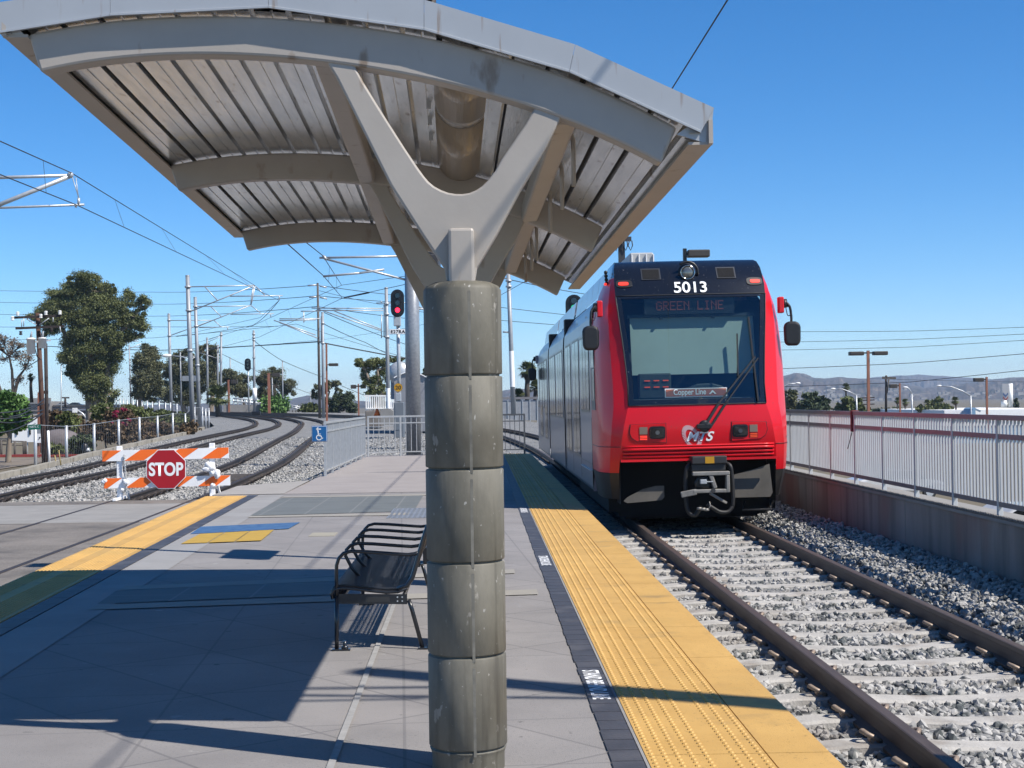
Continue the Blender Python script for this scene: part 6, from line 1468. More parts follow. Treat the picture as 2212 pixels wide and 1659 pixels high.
ps = thing('pylon_sign', P(2165, 880, 170), 'tall sign with blue and red chevrons on twin posts beside the white building', 'sign')
p, q = P(*zR(2030, 710), 170), P(*zR(2082, 560), 170); obj('panel', MB().box(p.x, q.x, 170, 170.5, p.z, q.z), mat('pylon_grey', (.50, .51, .53), .5, var=.04), ps, bevel=.02); w_ = q.x-p.x; hh = q.z-p.z
for nm, f0, f1, m_ in (('blue_chevron', .52, .40, mat('chevron_blue', (.08, .14, .30), .5)), ('red_chevron', .30, .20, mat('chevron_red', (.32, .06, .06), .5))):
    z1, z2_ = p.z+hh*f0, p.z+hh*f1; d_ = hh*.16
    obj(nm, MB().prism([(p.x+.1*w_, z1), (p.x+.5*w_, z1-d_), (p.x+.9*w_, z1), (p.x+.9*w_, z2_), (p.x+.5*w_, z2_-d_), (p.x+.1*w_, z2_)], (0, 169.97, 0), (1, 0, 0), (0, 0, 1), (0, .02, 0)), m_, ps)
obj('post', MB().tube([P(*zR(2098, 755), 170.3), P(*zR(2096, 558), 170.3)], .28, 10), Mtrans, ps); obj('post', MB().tube([P(*zR(2045, 755), 170.3), P(*zR(2047, 700), 170.3)], .35, 10), Mtrans, ps)
tp2 = thing('tee_pole', P(1916, 880, 125), 'dark pole with a small crossarm and brace beyond the right railing', 'pole'); obj('pole', MB().tube([P(*zR(1048, 810), 125), P(*zR(1048, 500), 125)], [.11, .085], 8), Mwoodd, tp2)
mb = MB(); mb.bar(P(*zR(1015, 508), 124.7), P(*zR(1130, 512), 124.7), .12, .18); mb.tube([P(*zR(1055, 640), 124.7), P(*zR(1072, 515), 124.7)], .07, 5); mb.tube([P(*zR(1045, 490), 124.7), P(*zR(1052, 505), 124.7)], .1, 5); obj('crossarm', mb, Mwoodg, tp2)
rk = thing('utility_pole', P(*zR(895, 760), 180), 'far pole with three short crossarms behind the tall brown lamp post', 'utility pole'); obj('pole', MB().tube([P(*zR(893, 810), 180), P(*zR(893, 655), 180)], .14, 6), Mwoodd, rk)
for y in (680, 700, 735): obj('crossarm', MB().bar(P(*zR(840, y), 179.8), P(*zR(950, y-4), 179.8), .14, .14), Mwoodd, rk)
for (x, y, lab) in ((745, 430, 'thin utility pole with a short crossarm in the far left gap'),):
    t = thing('utility_pole', P(*zL(947, 500), 170), lab, 'utility pole'); obj('pole', MB().tube([P(*zL(947, 560), 170), P(*zL(947, 418), 170)], .12, 6), Mwoodd, t); obj('crossarm', MB().bar(P(*zL(895, 428), 170), P(*zL(1005, 428), 170), .15, .15), Mwoodd, t)
# mast with cantilever beyond the right edge: only its shadow falls into the picture
ex = thing('catenary_mast', (5.75, 5.2, -.3), 'steel mast outside the right edge whose shadow crosses the yellow tactile strip', 'mast'); obj('pole', MB().tube([(5.75, 5.2, -3.2), (5.75, 5.2, 8.6)], [.17, .13], 16), Mgalv, ex)
obj('cantilever', MB().tube([(5.75, 5.2, 7.3), (2.6, 5.3, 7.4)], .03, 8).tube([(5.75, 5.2, 6.25), (2.7, 5.3, 7.35)], .03, 8).tube([(4.6, 5.2, 6.6), (2.2, 5.25, 6.45)], .022, 8), Mgalv, ex)
# ------------------------------------------------------------------ overhead wires
def wire(pts, label, r=.012, sag=0., n=14, drop=None, group='overhead wires', name='overhead_wire'):
    """pts: (px, py, Y) per support; straight spans with a little sag"""
    W_ = [P(*p) for p in pts]; t = MB(); path = []
    for a, b in zip(W_[:-1], W_[1:]):
        k = n if sag else 1
        for i in range(k): f = i/k; path.append(a.lerp(b, f)-Vector((0, 0, sag*(b-a).length*4*f*(1-f))))
    path.append(W_[-1]); t.tube(path, r, 5)
    o = obj(name, t, Mwire, fix=False); tag(o, label, 'wire', group); return path
# contact wire over the tram track
mb = MB(); path = [Vector((2.98, Y, 6.22)) for Y in (-8, 5.2)]+[Vector((3.0, 5.2, 6.22)), Vector((2.95, 30, 6.22)), Vector((2.9, 50, 6.25))]+[Vector((p[0], p[1], zr(p[1])+6.3)) for p in TRAM_T[60:130:12]]
tag(obj('overhead_wire', MB().tube(path, .011, 6), Mwire, fix=False), 'dark contact wire over the tram track slanting through the sky at the upper right', 'wire', 'overhead wires')
def catenary(name_, mess, cont, label_m, label_c, drops, r=.013):
    wire(mess, label_m, r); wire(cont, label_c, r)
    def at(pts, u):
        i = min(int(u), len(pts)-2); return P(*pts[i]).lerp(P(*pts[i+1]), u-i)
    for k, (u, v) in enumerate(drops):
        o = obj('dropper', MB().tube([at(mess, u), at(cont, v)], .005, 4), Mwire, fix=False)
        tag(o, 'thin vertical dropper hanging between the two %s wires' % name_, 'wire', 'droppers of the %s wires' % name_)
catenary('left track', [(-120, 252, 26), (0, 305, 30), (155, 374, 37), (551, 617, 83), (541, 658, 103), (462, 692, 128)], [(-120, 322, 26), (0, 377, 30), (166, 443, 37), (603, 649, 83), (562, 686, 103), (380, 727, 128)],
         'upper messenger wire over the left track running from the left edge', 'lower contact wire over the left track running from the left edge', [(.5, .5), (1.55, 1.55), (2.12, 2.12), (2.3, 2.3), (2.55, 2.55), (2.75, 2.75), (2.92, 2.92)])
wire([(603, 649, 83), (545, 703, 128), (380, 727, 150)], 'second lower wire beyond the tallest grey mast', .02, .004)
catenary('middle track', [(560, 443, 26), (697, 552, 44), (738, 616, 74), (545, 704, 112), (400, 748, 140)], [(600, 508, 27), (697, 594, 44), (740, 644, 74), (560, 728, 112), (400, 770, 140)],
         'upper messenger wire over the middle track left of the thick mast', 'lower contact wire over the middle track left of the thick mast', [(1.25, 1.2), (1.6, 1.6), (2.2, 2.2), (2.5, 2.5), (2.8, 2.8)])
wire([(738, 616, 74), (880, 596, 60)], 'pull-off wire from the wire junction up to the thick mast', .012)
wire([(740, 644, 74), (799, 631, 70), (886, 612, 60)], 'pull-off wire with a dark insulator rod left of the thick mast', .014)
obj_ = obj('insulator_rod', MB().tube([P(744, 643, 73.5), P(797, 632, 70)], .04, 6), Mblack); tag(obj_, 'dark insulator rod in the pull-off wire left of the round signal', 'insulator')
# arm of a mast outside the left edge
cn_ = thing('cantilever', P(0, 400, 37), 'grey cantilever arm reaching in from the left edge above the utility pole', 'bracket')
obj('upper_tube', MB().tube([P(-80, 386, 37), P(148, 379, 37)], .04, 8), Mgalv, cn_); obj('stay_tube', MB().tube([P(-90, 478, 37), P(150, 381, 37)], .055, 8), Mgalv, cn_); obj('steady_arm', MB().tube([P(-80, 452, 37), P(182, 442, 37)], .028, 8), Mgalv, cn_)
mb = MB(); mb.ball(P(152, 378, 37), .08, 8, 6); mb.tube([P(156, 382, 37), P(172, 432, 37)], .012, 5); mb.tube([P(164, 384, 37), P(170, 432, 37)], .012, 5); mb.tube([P(170, 428, 37), P(170, 443, 37)], .035, 8); mb.tube([P(164, 441, 37), P(164, 448, 37)], .03, 6); obj('clamp', mb, Mgalv, cn_)
# power lines
PL = 'power lines across the left sky'
for (pts, lab, r, sg_) in (
    ([(-60, 627, 210), (329, 631, 212), (686, 616, 118), (880, 640, 150)], 'topmost power line crossing left of the wooden pole', .028, .002),
    ([(-60, 652, 210), (329, 657, 212), (686, 639, 118), (900, 655, 150)], 'second power line from the top at left', .028, .002),
    ([(-60, 678, 210), (329, 683, 212), (686, 662, 118), (900, 690, 150)], 'third power line from the top at left', .028, .002),
    ([(-60, 706, 212), (329, 706, 212), (600, 705, 200)], 'fourth power line, passing behind the transformer pole', .03, .002),
    ([(-60, 734, 214), (329, 730, 214), (640, 700, 200), (900, 780, 200)], 'fifth power line, low behind the masts', .028, .003),
    ([(-60, 752, 200), (100, 748, 200), (329, 757, 200), (690, 738, 118), (700, 741, 116), (880, 775, 118)], 'thick cable through the large eucalyptus to the orange post', .05, .001),
    ([(690, 628, 118), (835, 660, 150), (925, 676, 150)], 'sloping line from the wooden pole to the signal', .02, .002),
    ([(700, 675, 116), (880, 745, 150)], 'line falling from the grey mast to behind the signal', .03, .003),
    ([(700, 700, 116), (790, 740, 140), (860, 775, 160)], 'lower line falling rightwards behind the signal mast', .03, .003),
    ([(548, 735, 128), (611, 780, 150), (690, 812, 160), (790, 855, 170)], 'sagging wire over the thin pole left of the wooden pole', .028, .004),
    ([(470, 760, 150), (611, 828, 160), (700, 860, 175)], 'low sagging wire above the violet hill', .025, .003),
    ([(1082, 600, 95), (1320, 643, 150)], 'upper wire behind the tram seen left of its roof', .03, .002),
    ([(1082, 664, 150), (1320, 690, 160)], 'middle wire behind the tram seen left of its roof', .03, .002),
    ([(1082, 692, 150), (1320, 710, 160)], 'lower wire behind the tram seen left of its roof', .03, .002)):
    wire(pts, lab, r, sg_, group=PL)
for y0, y1, y2, lab, r in ((120, 115, 75, 'topmost power line in the right sky', .033), (208, 185, 130, 'second power line in the right sky', .033), (275, 250, 180, 'third power line in the right sky', .033), (433, 385, 290, 'fourth and thicker power line in the right sky', .045), (585, 545, 425, 'lowest power line in the right sky before the hills', .045)):
    wire([(*zR(-900, y0+20), 240), (*zR(150, y0), 230), (*zR(1250, y1), 215), (*zR(2400, y2), 200)], lab, r, .0015, group='power lines across the right sky')
wire([(*zR(900, 515), 235), (*zR(1740, 538), 240), (*zR(2300, 545), 240)], 'thin line in front of the far hills', .03, .001, group='power lines across the right sky')

# ------------------------------------------------------------------ trees
def leaf_cloud(blobs, dens, size, clump=26, flat=.55, fuzz=1.):
    """blobs: (centre, rx, ry, rz). many small leaf-shaped quads in tufts"""
    Vs = []
    for (c, rx, ry, rz) in blobs:
        area = (rx*ry+ry*rz+rx*rz)/3; nc = max(5, int(clump*(area**.5)**1.1)); nl = max(30, int(dens*area/nc))
        d = rng.normal(size=(nc, 3)); d /= np.linalg.norm(d, axis=1)[:, None]
        rad = rng.uniform(.35, 1.08, nc)**.55; ctr = d*rad[:, None]*np.array((rx, ry, rz))+np.array(c)
        sg = fuzz*rng.uniform(.10, .30, (nc, 1, 1))*np.array((rx, ry, rz*.85))
        pts = (ctr[:, None, :]+rng.normal(size=(nc, nl, 3))*sg).reshape(-1, 3); n = len(pts)
        a = rng.normal(size=(n, 3)); a[:, 2] -= .5; a /= np.linalg.norm(a, axis=1)[:, None]
        b = np.cross(a, rng.normal(size=(n, 3))); b /= np.linalg.norm(b, axis=1)[:, None]
        s = size*rng.uniform(.6, 1.4, (n, 1)); w = s*flat
        Vs.append(np.stack([pts-a*s, pts+b*w, pts+a*s, pts-b*w], 1))
    V = np.concatenate(Vs).reshape(-1, 3); return V, np.arange(len(V)).reshape(-1, 4)
def tree(name, label, cat, Y, foot, blobs, leafmat, bark, r=.25, dens=900, size=.22, group=None, limbs=True, trunks=None, clump=14, bare=False):
    f = P(*foot, Y); t = thing(name, f, label, cat, group); R_ = random.Random(int(foot[0]*7+foot[1]))
    B = []
    for (px, py, rx, ry) in blobs:
        c = P(px, py, Y); k = Y/3250; c.y += R_.uniform(-.6, .6)*rx*k; B.append((tuple(c), rx*k, rx*k*.9, ry*k))
    mb = MB(); f0 = f-Vector((0, 0, .5))
    tops = trunks or [[(foot[0], foot[1]), (sum(b[0] for b in blobs)/len(blobs), sum(b[1] for b in blobs)/len(blobs))]]
    last = []
    for tr_p in tops:
        pts = [P(x, y, Y) for x, y in tr_p]; pts[0] = pts[0]-Vector((0, 0, .5)); n = len(pts)
        mb.tube(pts, [r*(1-.6*i/max(1, n-1)) for i in range(n)], 9); last += pts[1:]
    if limbs:
        for (c, rx, ry, rz) in B:
            c = Vector(c); p = min(last, key=lambda q: (q-c).length+.6*max(0, q.z-c.z)); m_ = p.lerp(c, .5)+Vector((R_.uniform(-.2, .2)*rx, 0, -.15*rz))
            mb.tube([p, m_, c], [r*.38, r*.24, r*.08], 6)
            for k in range(5 if not bare else 34):
                d = Vector((R_.gauss(0, 1), R_.gauss(0, 1), R_.gauss(.3, .8))).normalized(); e = c+Vector((d.x*rx, d.y*ry, d.z*rz))*.9
                q = m_.lerp(c, R_.random()); mb.tube([q, q.lerp(e, .55)+Vector((0, 0, .08*rz)), e], [r*.13, r*.08, r*.02], 5)
    obj('trunk', mb, bark, t, fix=False)
    V, Fq = leaf_cloud(B, dens, size, clump, fuzz=1.9 if bare else 1.12); npobj('crown', V, Fq, leafmat, t)
    return t
def zt(x, y): return ((x/3.16)*.5486, (1050+y/3.16)*.5486)
bl = [(*zt(x, y), a*.1736, b*.1736) for x, y, a, b in ((1050, 190, 160, 100), (1160, 150, 80, 70), (800, 330, 170, 110), (1000, 330, 230, 120), (1230, 330, 140, 130), (1380, 290, 60, 70), (1590, 400, 80, 100), (1790, 450, 95, 95), (730, 500, 190, 100), (560, 560, 100, 80), (950, 520, 230, 130), (1250, 500, 200, 130), (1500, 520, 190, 110), (1720, 620, 90, 80), (520, 680, 110, 100), (780, 660, 200, 100), (1100, 660, 240, 120), (1400, 660, 210, 110), (1650, 740, 150, 110), (620, 810, 90, 70), (900, 850, 130, 100), (1150, 870, 220, 130), (1420, 860, 160, 110), (1700, 840, 70, 60), (880, 1000, 110, 110), (1100, 1080, 240, 130), (1330, 1060, 160, 130), (870, 1180, 100, 100), (960, 1290, 150, 130), (1180, 1280, 220, 150), (1350, 1250, 120, 160), (1000, 1420, 110, 90), (1150, 1430, 170, 100), (1300, 1420, 120, 120), (1180, 1560, 120, 110), (1350, 1600, 110, 110), (470, 620, 90, 60), (690, 740, 120, 70), (830, 1090, 90, 90), (1480, 1000, 110, 100), (1560, 860, 110, 90), (1700, 720, 90, 80), (860, 240, 90, 60))]
tree('eucalyptus_tree', 'largest eucalyptus with a broad dark crown behind the utility pole', 'tree', 135, (205, 898), bl, Leuc, Mbark, .42, 6800, .074, 'eucalyptus trees on the left',
     trunks=[[(205, 898), (211, 862), (220, 835), (216, 790), (212, 740), (200, 690)], [(218, 895), (224, 850), (233, 800), (240, 740)], [(196, 895), (192, 850), (175, 780), (150, 735), (128, 702)], [(212, 880), (206, 820), (190, 750), (180, 680), (190, 630)]])
bl = [(*zz(x, y), a*.215, b*.215) for x, y, a, b in ((-60, 850, 70, 70), (-20, 950, 90, 80), (20, 1060, 70, 90), (-90, 980, 90, 110), (-60, 1130, 110, 110), (60, 1020, 35, 60), (30, 1190, 70, 80), (-110, 1200, 100, 110), (-30, 1270, 110, 80))]
tree('eucalyptus_tree', 'eucalyptus with a paler olive crown just right of the largest one', 'tree', 150, (292, 895), bl, Leucd, Mbark, .3, 7500, .085, 'eucalyptus trees on the left', trunks=[[(292, 895), (300, 860), (305, 830), (290, 790)], [(306, 880), (300, 840), (310, 790)]])
bl = [(*zz(x, y), a*.215, b*.215) for x, y, a, b in ((240, 930, 60, 60), (330, 890, 60, 60), (180, 1010, 60, 60), (290, 1040, 100, 90), (440, 950, 60, 80), (530, 850, 70, 60), (610, 830, 50, 50), (500, 960, 90, 90), (620, 930, 60, 80), (170, 1120, 70, 80), (300, 1160, 110, 100), (480, 1080, 100, 100), (610, 1060, 60, 90), (230, 1260, 110, 80), (400, 1250, 100, 80), (560, 1180, 90, 80), (350, 1330, 90, 60), (640, 1130, 50, 60))]
tree('eucalyptus_tree', 'grey green eucalyptus grove crown behind the two tall masts', 'tree', 165, (428, 890), bl, Leucd, Mbark, .3, 7000, .09, 'eucalyptus trees on the left', trunks=[[(428, 890), (430, 850), (440, 800)], [(455, 885), (462, 830), (466, 780)], [(400, 885), (385, 840), (380, 800)]])
bl = [(*zz(x, y), a*.215, b*.215) for x, y, a, b in ((740, 1080, 60, 50), (830, 1110, 80, 60), (900, 1150, 70, 60), (860, 1220, 90, 80), (770, 1180, 70, 70), (930, 1260, 70, 60))]
tree('eucalyptus_tree', 'low dark eucalyptus left of the white sleeved mast', 'tree', 175, (533, 882), bl, Leucd, Mbarkd, .25, 7000, .09, 'eucalyptus trees on the left')
bl = [(*zz(x, y), a*.215, b*.215) for x, y, a, b in ((1100, 1110, 80, 70), (1210, 1080, 90, 60), (1280, 1140, 60, 60), (1140, 1190, 90, 80), (1240, 1210, 70, 70), (1370, 1180, 60, 50), (1390, 1270, 40, 50), (1090, 1280, 60, 60), (1180, 1290, 90, 60), (1320, 1260, 40, 60))]
tree('eucalyptus_tree', 'reddish tinged eucalyptus behind the orange lamp post', 'tree', 172, (590, 882), bl, Leucd, Mbarkd, .25, 7500, .07, 'eucalyptus trees on the left')
bl = [(*z3b(x, y), a*.1985, b*.1985) for x, y, a, b in ((560, 1130, 50, 40), (630, 1140, 40, 35), (500, 1170, 60, 50), (440, 1210, 60, 60), (390, 1250, 40, 50), (640, 1220, 40, 40))]
tree('eucalyptus_tree', 'thin topped tree behind the wooden pole and orange post', 'tree', 160, (700, 892), bl, Leucd, Mbarkd, .2, 6000, .09, trunks=[[(700, 892), (706, 865), (712, 845)], [(704, 890), (722, 855), (728, 838)]])
bl = [(*z3b(x, y), a*.1985, b*.1985) for x, y, a, b in ((560, 1310, 60, 50), (640, 1300, 60, 50), (720, 1260, 50, 40), (600, 1390, 80, 70), (700, 1350, 80, 70), (780, 1330, 60, 60), (800, 1420, 70, 60), (540, 1440, 50, 40))]
tree('bush', 'dark bushy mass right of the orange post', 'bush', 150, (727, 897), bl, Lblue, Mbarkd, .2, 6000, .10)
bl = [(*z3b(x, y), a*.1985, b*.1985) for x, y, a, b in ((920, 890, 80, 45), (1000, 900, 70, 50), (1100, 890, 70, 50), (1220, 890, 70, 50), (1330, 890, 60, 40), (880, 940, 50, 40), (980, 980, 80, 60), (1090, 970, 80, 70), (920, 1060, 60, 50), (1010, 1090, 70, 60), (1120, 1080, 60, 70), (930, 1150, 40, 40), (1060, 1180, 80, 60), (1000, 1240, 60, 50), (1130, 1260, 60, 60), (1140, 1350, 50, 60))]
tree('eucalyptus_tree', 'open eucalyptus between the wooden pole and the round signal', 'tree', 120, (812, 897), bl, Leuc, Mbark, .22, 7500, .07, trunks=[[(812, 897), (806, 860), (800, 830), (790, 800)], [(815, 890), (822, 840), (815, 800)]])
bl = [(*z3b(x, y), a*.1985, b*.1985) for x, y, a, b in ((1570, 1020, 40, 40), (1540, 1080, 30, 40), (1620, 1050, 40, 50))]
tree('tree', 'small piece of tree crown between the thick mast and the column', 'tree', 125, (920, 890), bl, Leuc, Mbarkd, .15, 6500, .085)
bl = [(*zt(x, y), a*.1736, b*.1736) for x, y, a, b in ((40, 890, 70, 50), (150, 950, 100, 60), (270, 970, 70, 50), (0, 1000, 60, 60), (130, 1060, 70, 50), (230, 1120, 110, 70), (370, 1120, 70, 50), (30, 1160, 60, 60), (300, 1220, 80, 60), (-60, 950, 80, 90), (250, 1400, 70, 50))]
tree('bare_tree', 'half bare brownish tree at the left edge above the round green tree', 'tree', 95, (26, 885), bl, Lbrown, Mbarkd, .13, 1700, .055, trunks=[[(26, 885), (28, 840), (26, 800), (20, 770)], [(27, 850), (40, 815), (55, 795)], [(10, 880), (4, 850), (-6, 820)]], bare=True)
bl = [(*zL(x, y), a*.1488, b*.1488) for x, y, a, b in ((60, 420, 150, 90), (180, 470, 130, 90), (0, 520, 120, 100), (290, 540, 110, 90), (120, 600, 170, 110), (330, 640, 110, 90), (30, 720, 150, 110), (230, 730, 160, 110), (370, 740, 70, 60), (110, 850, 170, 90), (260, 850, 100, 70), (20, 900, 110, 60))]
tree('round_tree', 'round bright green tree with a short trunk at the far left', 'tree', 53, (15, 994), bl, Lgreen, Mbark, .12, 6500, .075, trunks=[[zL(110, 1335), zL(130, 1150), zL(145, 960), zL(150, 800)]], clump=60)
def shrub(label, Y, foot, blobs, lm, dens=2600, size=.11, extra=None, name='shrub'):
    blobs = [(x, y-.12*b, a*1.28, b*1.3) for x, y, a, b in blobs]; dens *= 1.5; size *= .8
    t = tree(name, label, 'shrub', Y, foot, blobs, lm, Mbarkd, .05, dens, size, 'shrubs on the left bank', clump=40)
    return t
Z = lambda L: [(*zL(x, y), a*.1488, b*.1488) for x, y, a, b in L]
shrub('rust and green shrub mound just right of the utility pole', 70, zL(850, 1000), Z([(760, 740, 90, 80), (850, 720, 110, 70), (960, 740, 110, 80), (1060, 790, 90, 80), (800, 850, 110, 90), (930, 860, 130, 90), (1050, 890, 110, 80), (740, 930, 80, 70), (870, 960, 110, 60)]), Lred)
shrub('olive green shrub leaning over the rust coloured mound', 68, zL(1000, 1000), Z([(920, 700, 80, 50), (1000, 760, 90, 70), (1080, 800, 70, 70), (1000, 860, 80, 70)]), Lolive)
shrub('dark green low bush behind the standpipe', 60, zL(1150, 1220), Z([(1100, 1080, 80, 60), (1180, 1050, 100, 70), (1260, 1100, 80, 70), (1120, 1150, 90, 60), (1210, 1160, 100, 60), (1060, 1160, 60, 50)]), Lblue)
shrub('dry grassy shrub below the boulder', 58, zL(800, 1230), Z([(740, 1180, 60, 50), (820, 1180, 70, 50), (890, 1170, 60, 50)]), Lolive, 1800)
shrub('small brown tree shaped shrub with bare stems left of the barricade', 64, zL(1580, 1200), Z([(1300, 880, 90, 70), (1420, 860, 110, 70), (1560, 880, 120, 80), (1680, 890, 80, 80), (1350, 960, 100, 60), (1500, 980, 130, 60), (1640, 990, 90, 60)]), Lred)
shrub('olive shrub in front of the eucalyptus trunks', 90, zL(1480, 780), Z([(1500, 600, 100, 60), (1430, 660, 90, 60), (1580, 650, 90, 70), (1480, 720, 120, 60), (1600, 730, 80, 60)]), Lolive, 2000)
shrub('brown shrub with magenta flowers below the upper fence posts', 76, zL(1900, 1130), Z([(1680, 700, 90, 70), (1800, 680, 90, 70), (1730, 790, 110, 70), (1850, 780, 100, 80), (1800, 880, 120, 80), (1920, 900, 110, 80), (1840, 1000, 120, 70), (1950, 1020, 110, 70), (1880, 1090, 100, 50)]), Lred)
for lab, pts in (('magenta flower cluster high on the brown shrub', ((1800, 590, 25, 25), (1680, 640, 30, 20), (1670, 690, 25, 20))), ('magenta flower cluster in the middle of the brown shrub', ((1800, 810, 35, 40), (1640, 800, 25, 25), (1860, 740, 30, 20)))):
    o = thing('flower_cluster', P(*zL(*pts[0][:2]), 74.6), lab, 'flowers')
    for x, y, a, b in pts:
        V, Fq = leaf_cloud([(tuple(P(*zL(x, y), 74.6)), a*.1488*.023, .4, b*.1488*.023)], 3600, .06, 30); npobj('blossom', V, Fq, Lmag, o)
Z2 = lambda L: [(*z2(x, y), a*.364, b*.364) for x, y, a, b in L]
shrub('green hedge beneath the upper fence posts', 92, z2(900, 1210), Z2([(760, 1090, 50, 25), (840, 1105, 50, 28), (920, 1115, 50, 28), (1000, 1125, 50, 28), (1080, 1135, 45, 25), (800, 1140, 50, 30), (900, 1160, 60, 35), (1000, 1170, 60, 30)]), Lolive, 2400, .12)
shrub('rusty hedge between the fence posts right of the brown shrub', 82, z2(930, 1270), Z2([(800, 1200, 60, 50), (880, 1220, 60, 40), (960, 1215, 60, 40), (1050, 1205, 50, 35), (850, 1260, 60, 25), (950, 1260, 60, 22), (1110, 1190, 40, 28)]), Lred, 2400, .12)
shrub('reddish tuft at the foot of the tallest mast', 88, z2(1130, 1240), Z2([(1120, 1200, 35, 22), (1070, 1225, 35, 20), (1160, 1210, 30, 20)]), Lred, 2000, .12)
shrub('bright green shrub at the foot of the orange lamp post', 150, zz(1250, 1470), [(*zz(x, y), a*.215, b*.215) for x, y, a, b in ((1180, 1390, 60, 50), (1260, 1380, 70, 50), (1310, 1420, 50, 50), (1220, 1440, 80, 40))], Lgreen, 1600, .2)
shrub('low weedy growth along the far fence left of the wooden pole', 160, (690, 893), [(*z3b(x, y), a*.1985, b*.1985) for x, y, a, b in ((300, 1430, 60, 40), (360, 1420, 50, 45), (420, 1440, 40, 40), (500, 1450, 40, 30))], Lolive, 1400, .2)
# palms
def palm(label, Y, foot, top, crown_r, skirt=True, nf=46, trunk_r=.2, droop=1.0, lm=None, name='palm_tree', seg=9):
    f, c = P(*foot, Y), P(*top, Y); k = Y/3250; R_ = crown_r*k; t = thing(name, f, label, 'palm', 'fan palms'); rr = random.Random(int(top[0]*13))
    obj('trunk', MB().tube([f-Vector((0, 0, .5)), f.lerp(c, .5)+Vector((rr.uniform(-.1, .1), 0, 0)), c], [trunk_r*1.15, trunk_r, trunk_r*.9], 9), Mbarkd, t)
    def fronds(n, e0, e1, R0, name, m_, dr):
        mb = MB()
        for i in range(n):
            az = rr.uniform(0, 2*math.pi); el = rr.uniform(e0, e1); L = R0*rr.uniform(.8, 1.12)
            d = Vector((math.cos(az)*math.cos(el), math.sin(az)*math.cos(el), math.sin(el))); hub = c+d*L*.42+Vector((0, 0, -.06*L*dr)); side = d.cross(Vector((0, 0, 1))).normalized(); upn = side.cross(d).normalized()
            mb.bar(c, hub, .04*R0*.4+.015, .02*R0*.4+.01)
            for j in range(seg):                                    # fan of pointed leaflets
                a = (j-(seg-1)/2)/(seg-1)*2.5; dd = (d*math.cos(a)+side*math.sin(a)); l = L*.58*(1-.18*abs(a)/1.25)
                tip = hub+dd*l+Vector((0, 0, -.22*l*dr*(.4+rr.random()))); mid = hub+dd*l*.55+upn*.03*L; w = L*.045
                s_ = dd.cross(upn).normalized()*w
                mb.add([hub, mid+s_, tip, mid-s_], [(0, 1, 2, 3)])
        obj(name, mb, m_, t, fix=False)
    fronds(nf, -.5, 1.4, R_, 'crown', lm or Lpalm, droop)
    if skirt: fronds(int(nf*.7), -1.35, -.5, R_*.8, 'dead_skirt', Lpalmd, 1.2)
    return t
palm('fan palm between the shelter column and the tram', 118, (1141, 880), (1141, 800), 27, nf=60)
palm('lower bushy palm next to the tram mirror', 122, (1160, 880), (1158, 838), 25, nf=50, skirt=False)
palm('short yellowish palm in front of the panel fence', 119, (1121, 882), (1120, 856), 24, nf=50, skirt=False)
palm('tall palm right of the tram against the hills', 160, zR(715, 720), zR(708, 588), 12, trunk_r=.09)
palm('left palm of a pair behind the short orange lamp post', 170, zR(1150, 800), zR(1148, 700), 10, trunk_r=.09)
palm('right palm of a pair behind the short orange lamp post', 170, zR(1213, 800), zR(1211, 715), 11, trunk_r=.09)
palm('broad palm beside the olive tree on the right', 160, zR(1400, 820), zR(1400, 725), 12, trunk_r=.09)
palm('palm just left of the blue and white building', 152, zR(1637, 770), zR(1632, 700), 12, trunk_r=.09)
palm('stubby fan palm at the foot of the three grey masts', 132, zz(660, 1450), zz(660, 1320), 36, skirt=False, nf=60, trunk_r=.2, droop=.8)
palm('small palm left of the dark thin pole in the far left gap', 140, zL(460, 420), zL(450, 130), 11, trunk_r=.14)
palm('small palm top beside the silver dome', 90, z3b(1320, 1080), z3b(1325, 1040), 9, nf=30, skirt=False)
# trees on the right beyond the railing
ZR = lambda L: [(*zR(x, y), a*.256, b*.256) for x, y, a, b in L]
RT = 'trees beyond the right railing'
tree('tree', 'dark olive tree next to the tram on the right', 'tree', 140, zR(235, 820), ZR([(215, 690, 50, 50), (260, 660, 40, 40), (200, 740, 60, 40), (260, 740, 60, 50), (180, 680, 40, 50), (250, 780, 70, 30)]), Leucd, Mbarkd, .2, 2000, .2, RT)
tree('tree', 'broad dark tree with a pale green top on the right', 'tree', 135, zR(440, 820), ZR([(380, 700, 50, 40), (440, 670, 40, 40), (350, 740, 50, 40), (430, 740, 80, 50), (500, 720, 60, 45), (520, 750, 50, 40), (460, 780, 90, 30), (370, 780, 60, 30)]), Lblue, Mbarkd, .2, 2400, .2, RT)
tree('tree', 'yellow green tree behind the curved street light', 'tree', 145, zR(740, 830), ZR([(690, 730, 50, 40), (750, 710, 60, 40), (820, 730, 50, 40), (670, 780, 60, 40), (760, 770, 80, 40), (850, 780, 50, 40)]), Lolive, Mbarkd, .2, 2200, .18, RT)
tree('tree', 'olive tree left of the blue and white building', 'tree', 158, zR(1470, 830), ZR([(1360, 780, 50, 40), (1450, 740, 50, 40), (1510, 730, 50, 40), (1450, 790, 80, 40), (1540, 770, 50, 40), (1590, 760, 30, 25)]), Leuc, Mbarkd, .2, 2000, .2, RT)
tree('hedge', 'dark hedge behind the far orange lamp post', 'hedge', 175, zR(1020, 825), ZR([(960, 795, 50, 25), (1040, 798, 60, 25), (1120, 790, 50, 30), (1290, 805, 40, 20)]), Lblue, Mbarkd, .15, 2000, .2, RT)
tree('cypress', 'narrow dark cypress right of the tall chevron sign', 'tree', 175, zR(2143, 770), ZR([(2143, 735, 18, 28), (2143, 705, 15, 25)]), Lblue, Mbarkd, .15, 3600, .15)
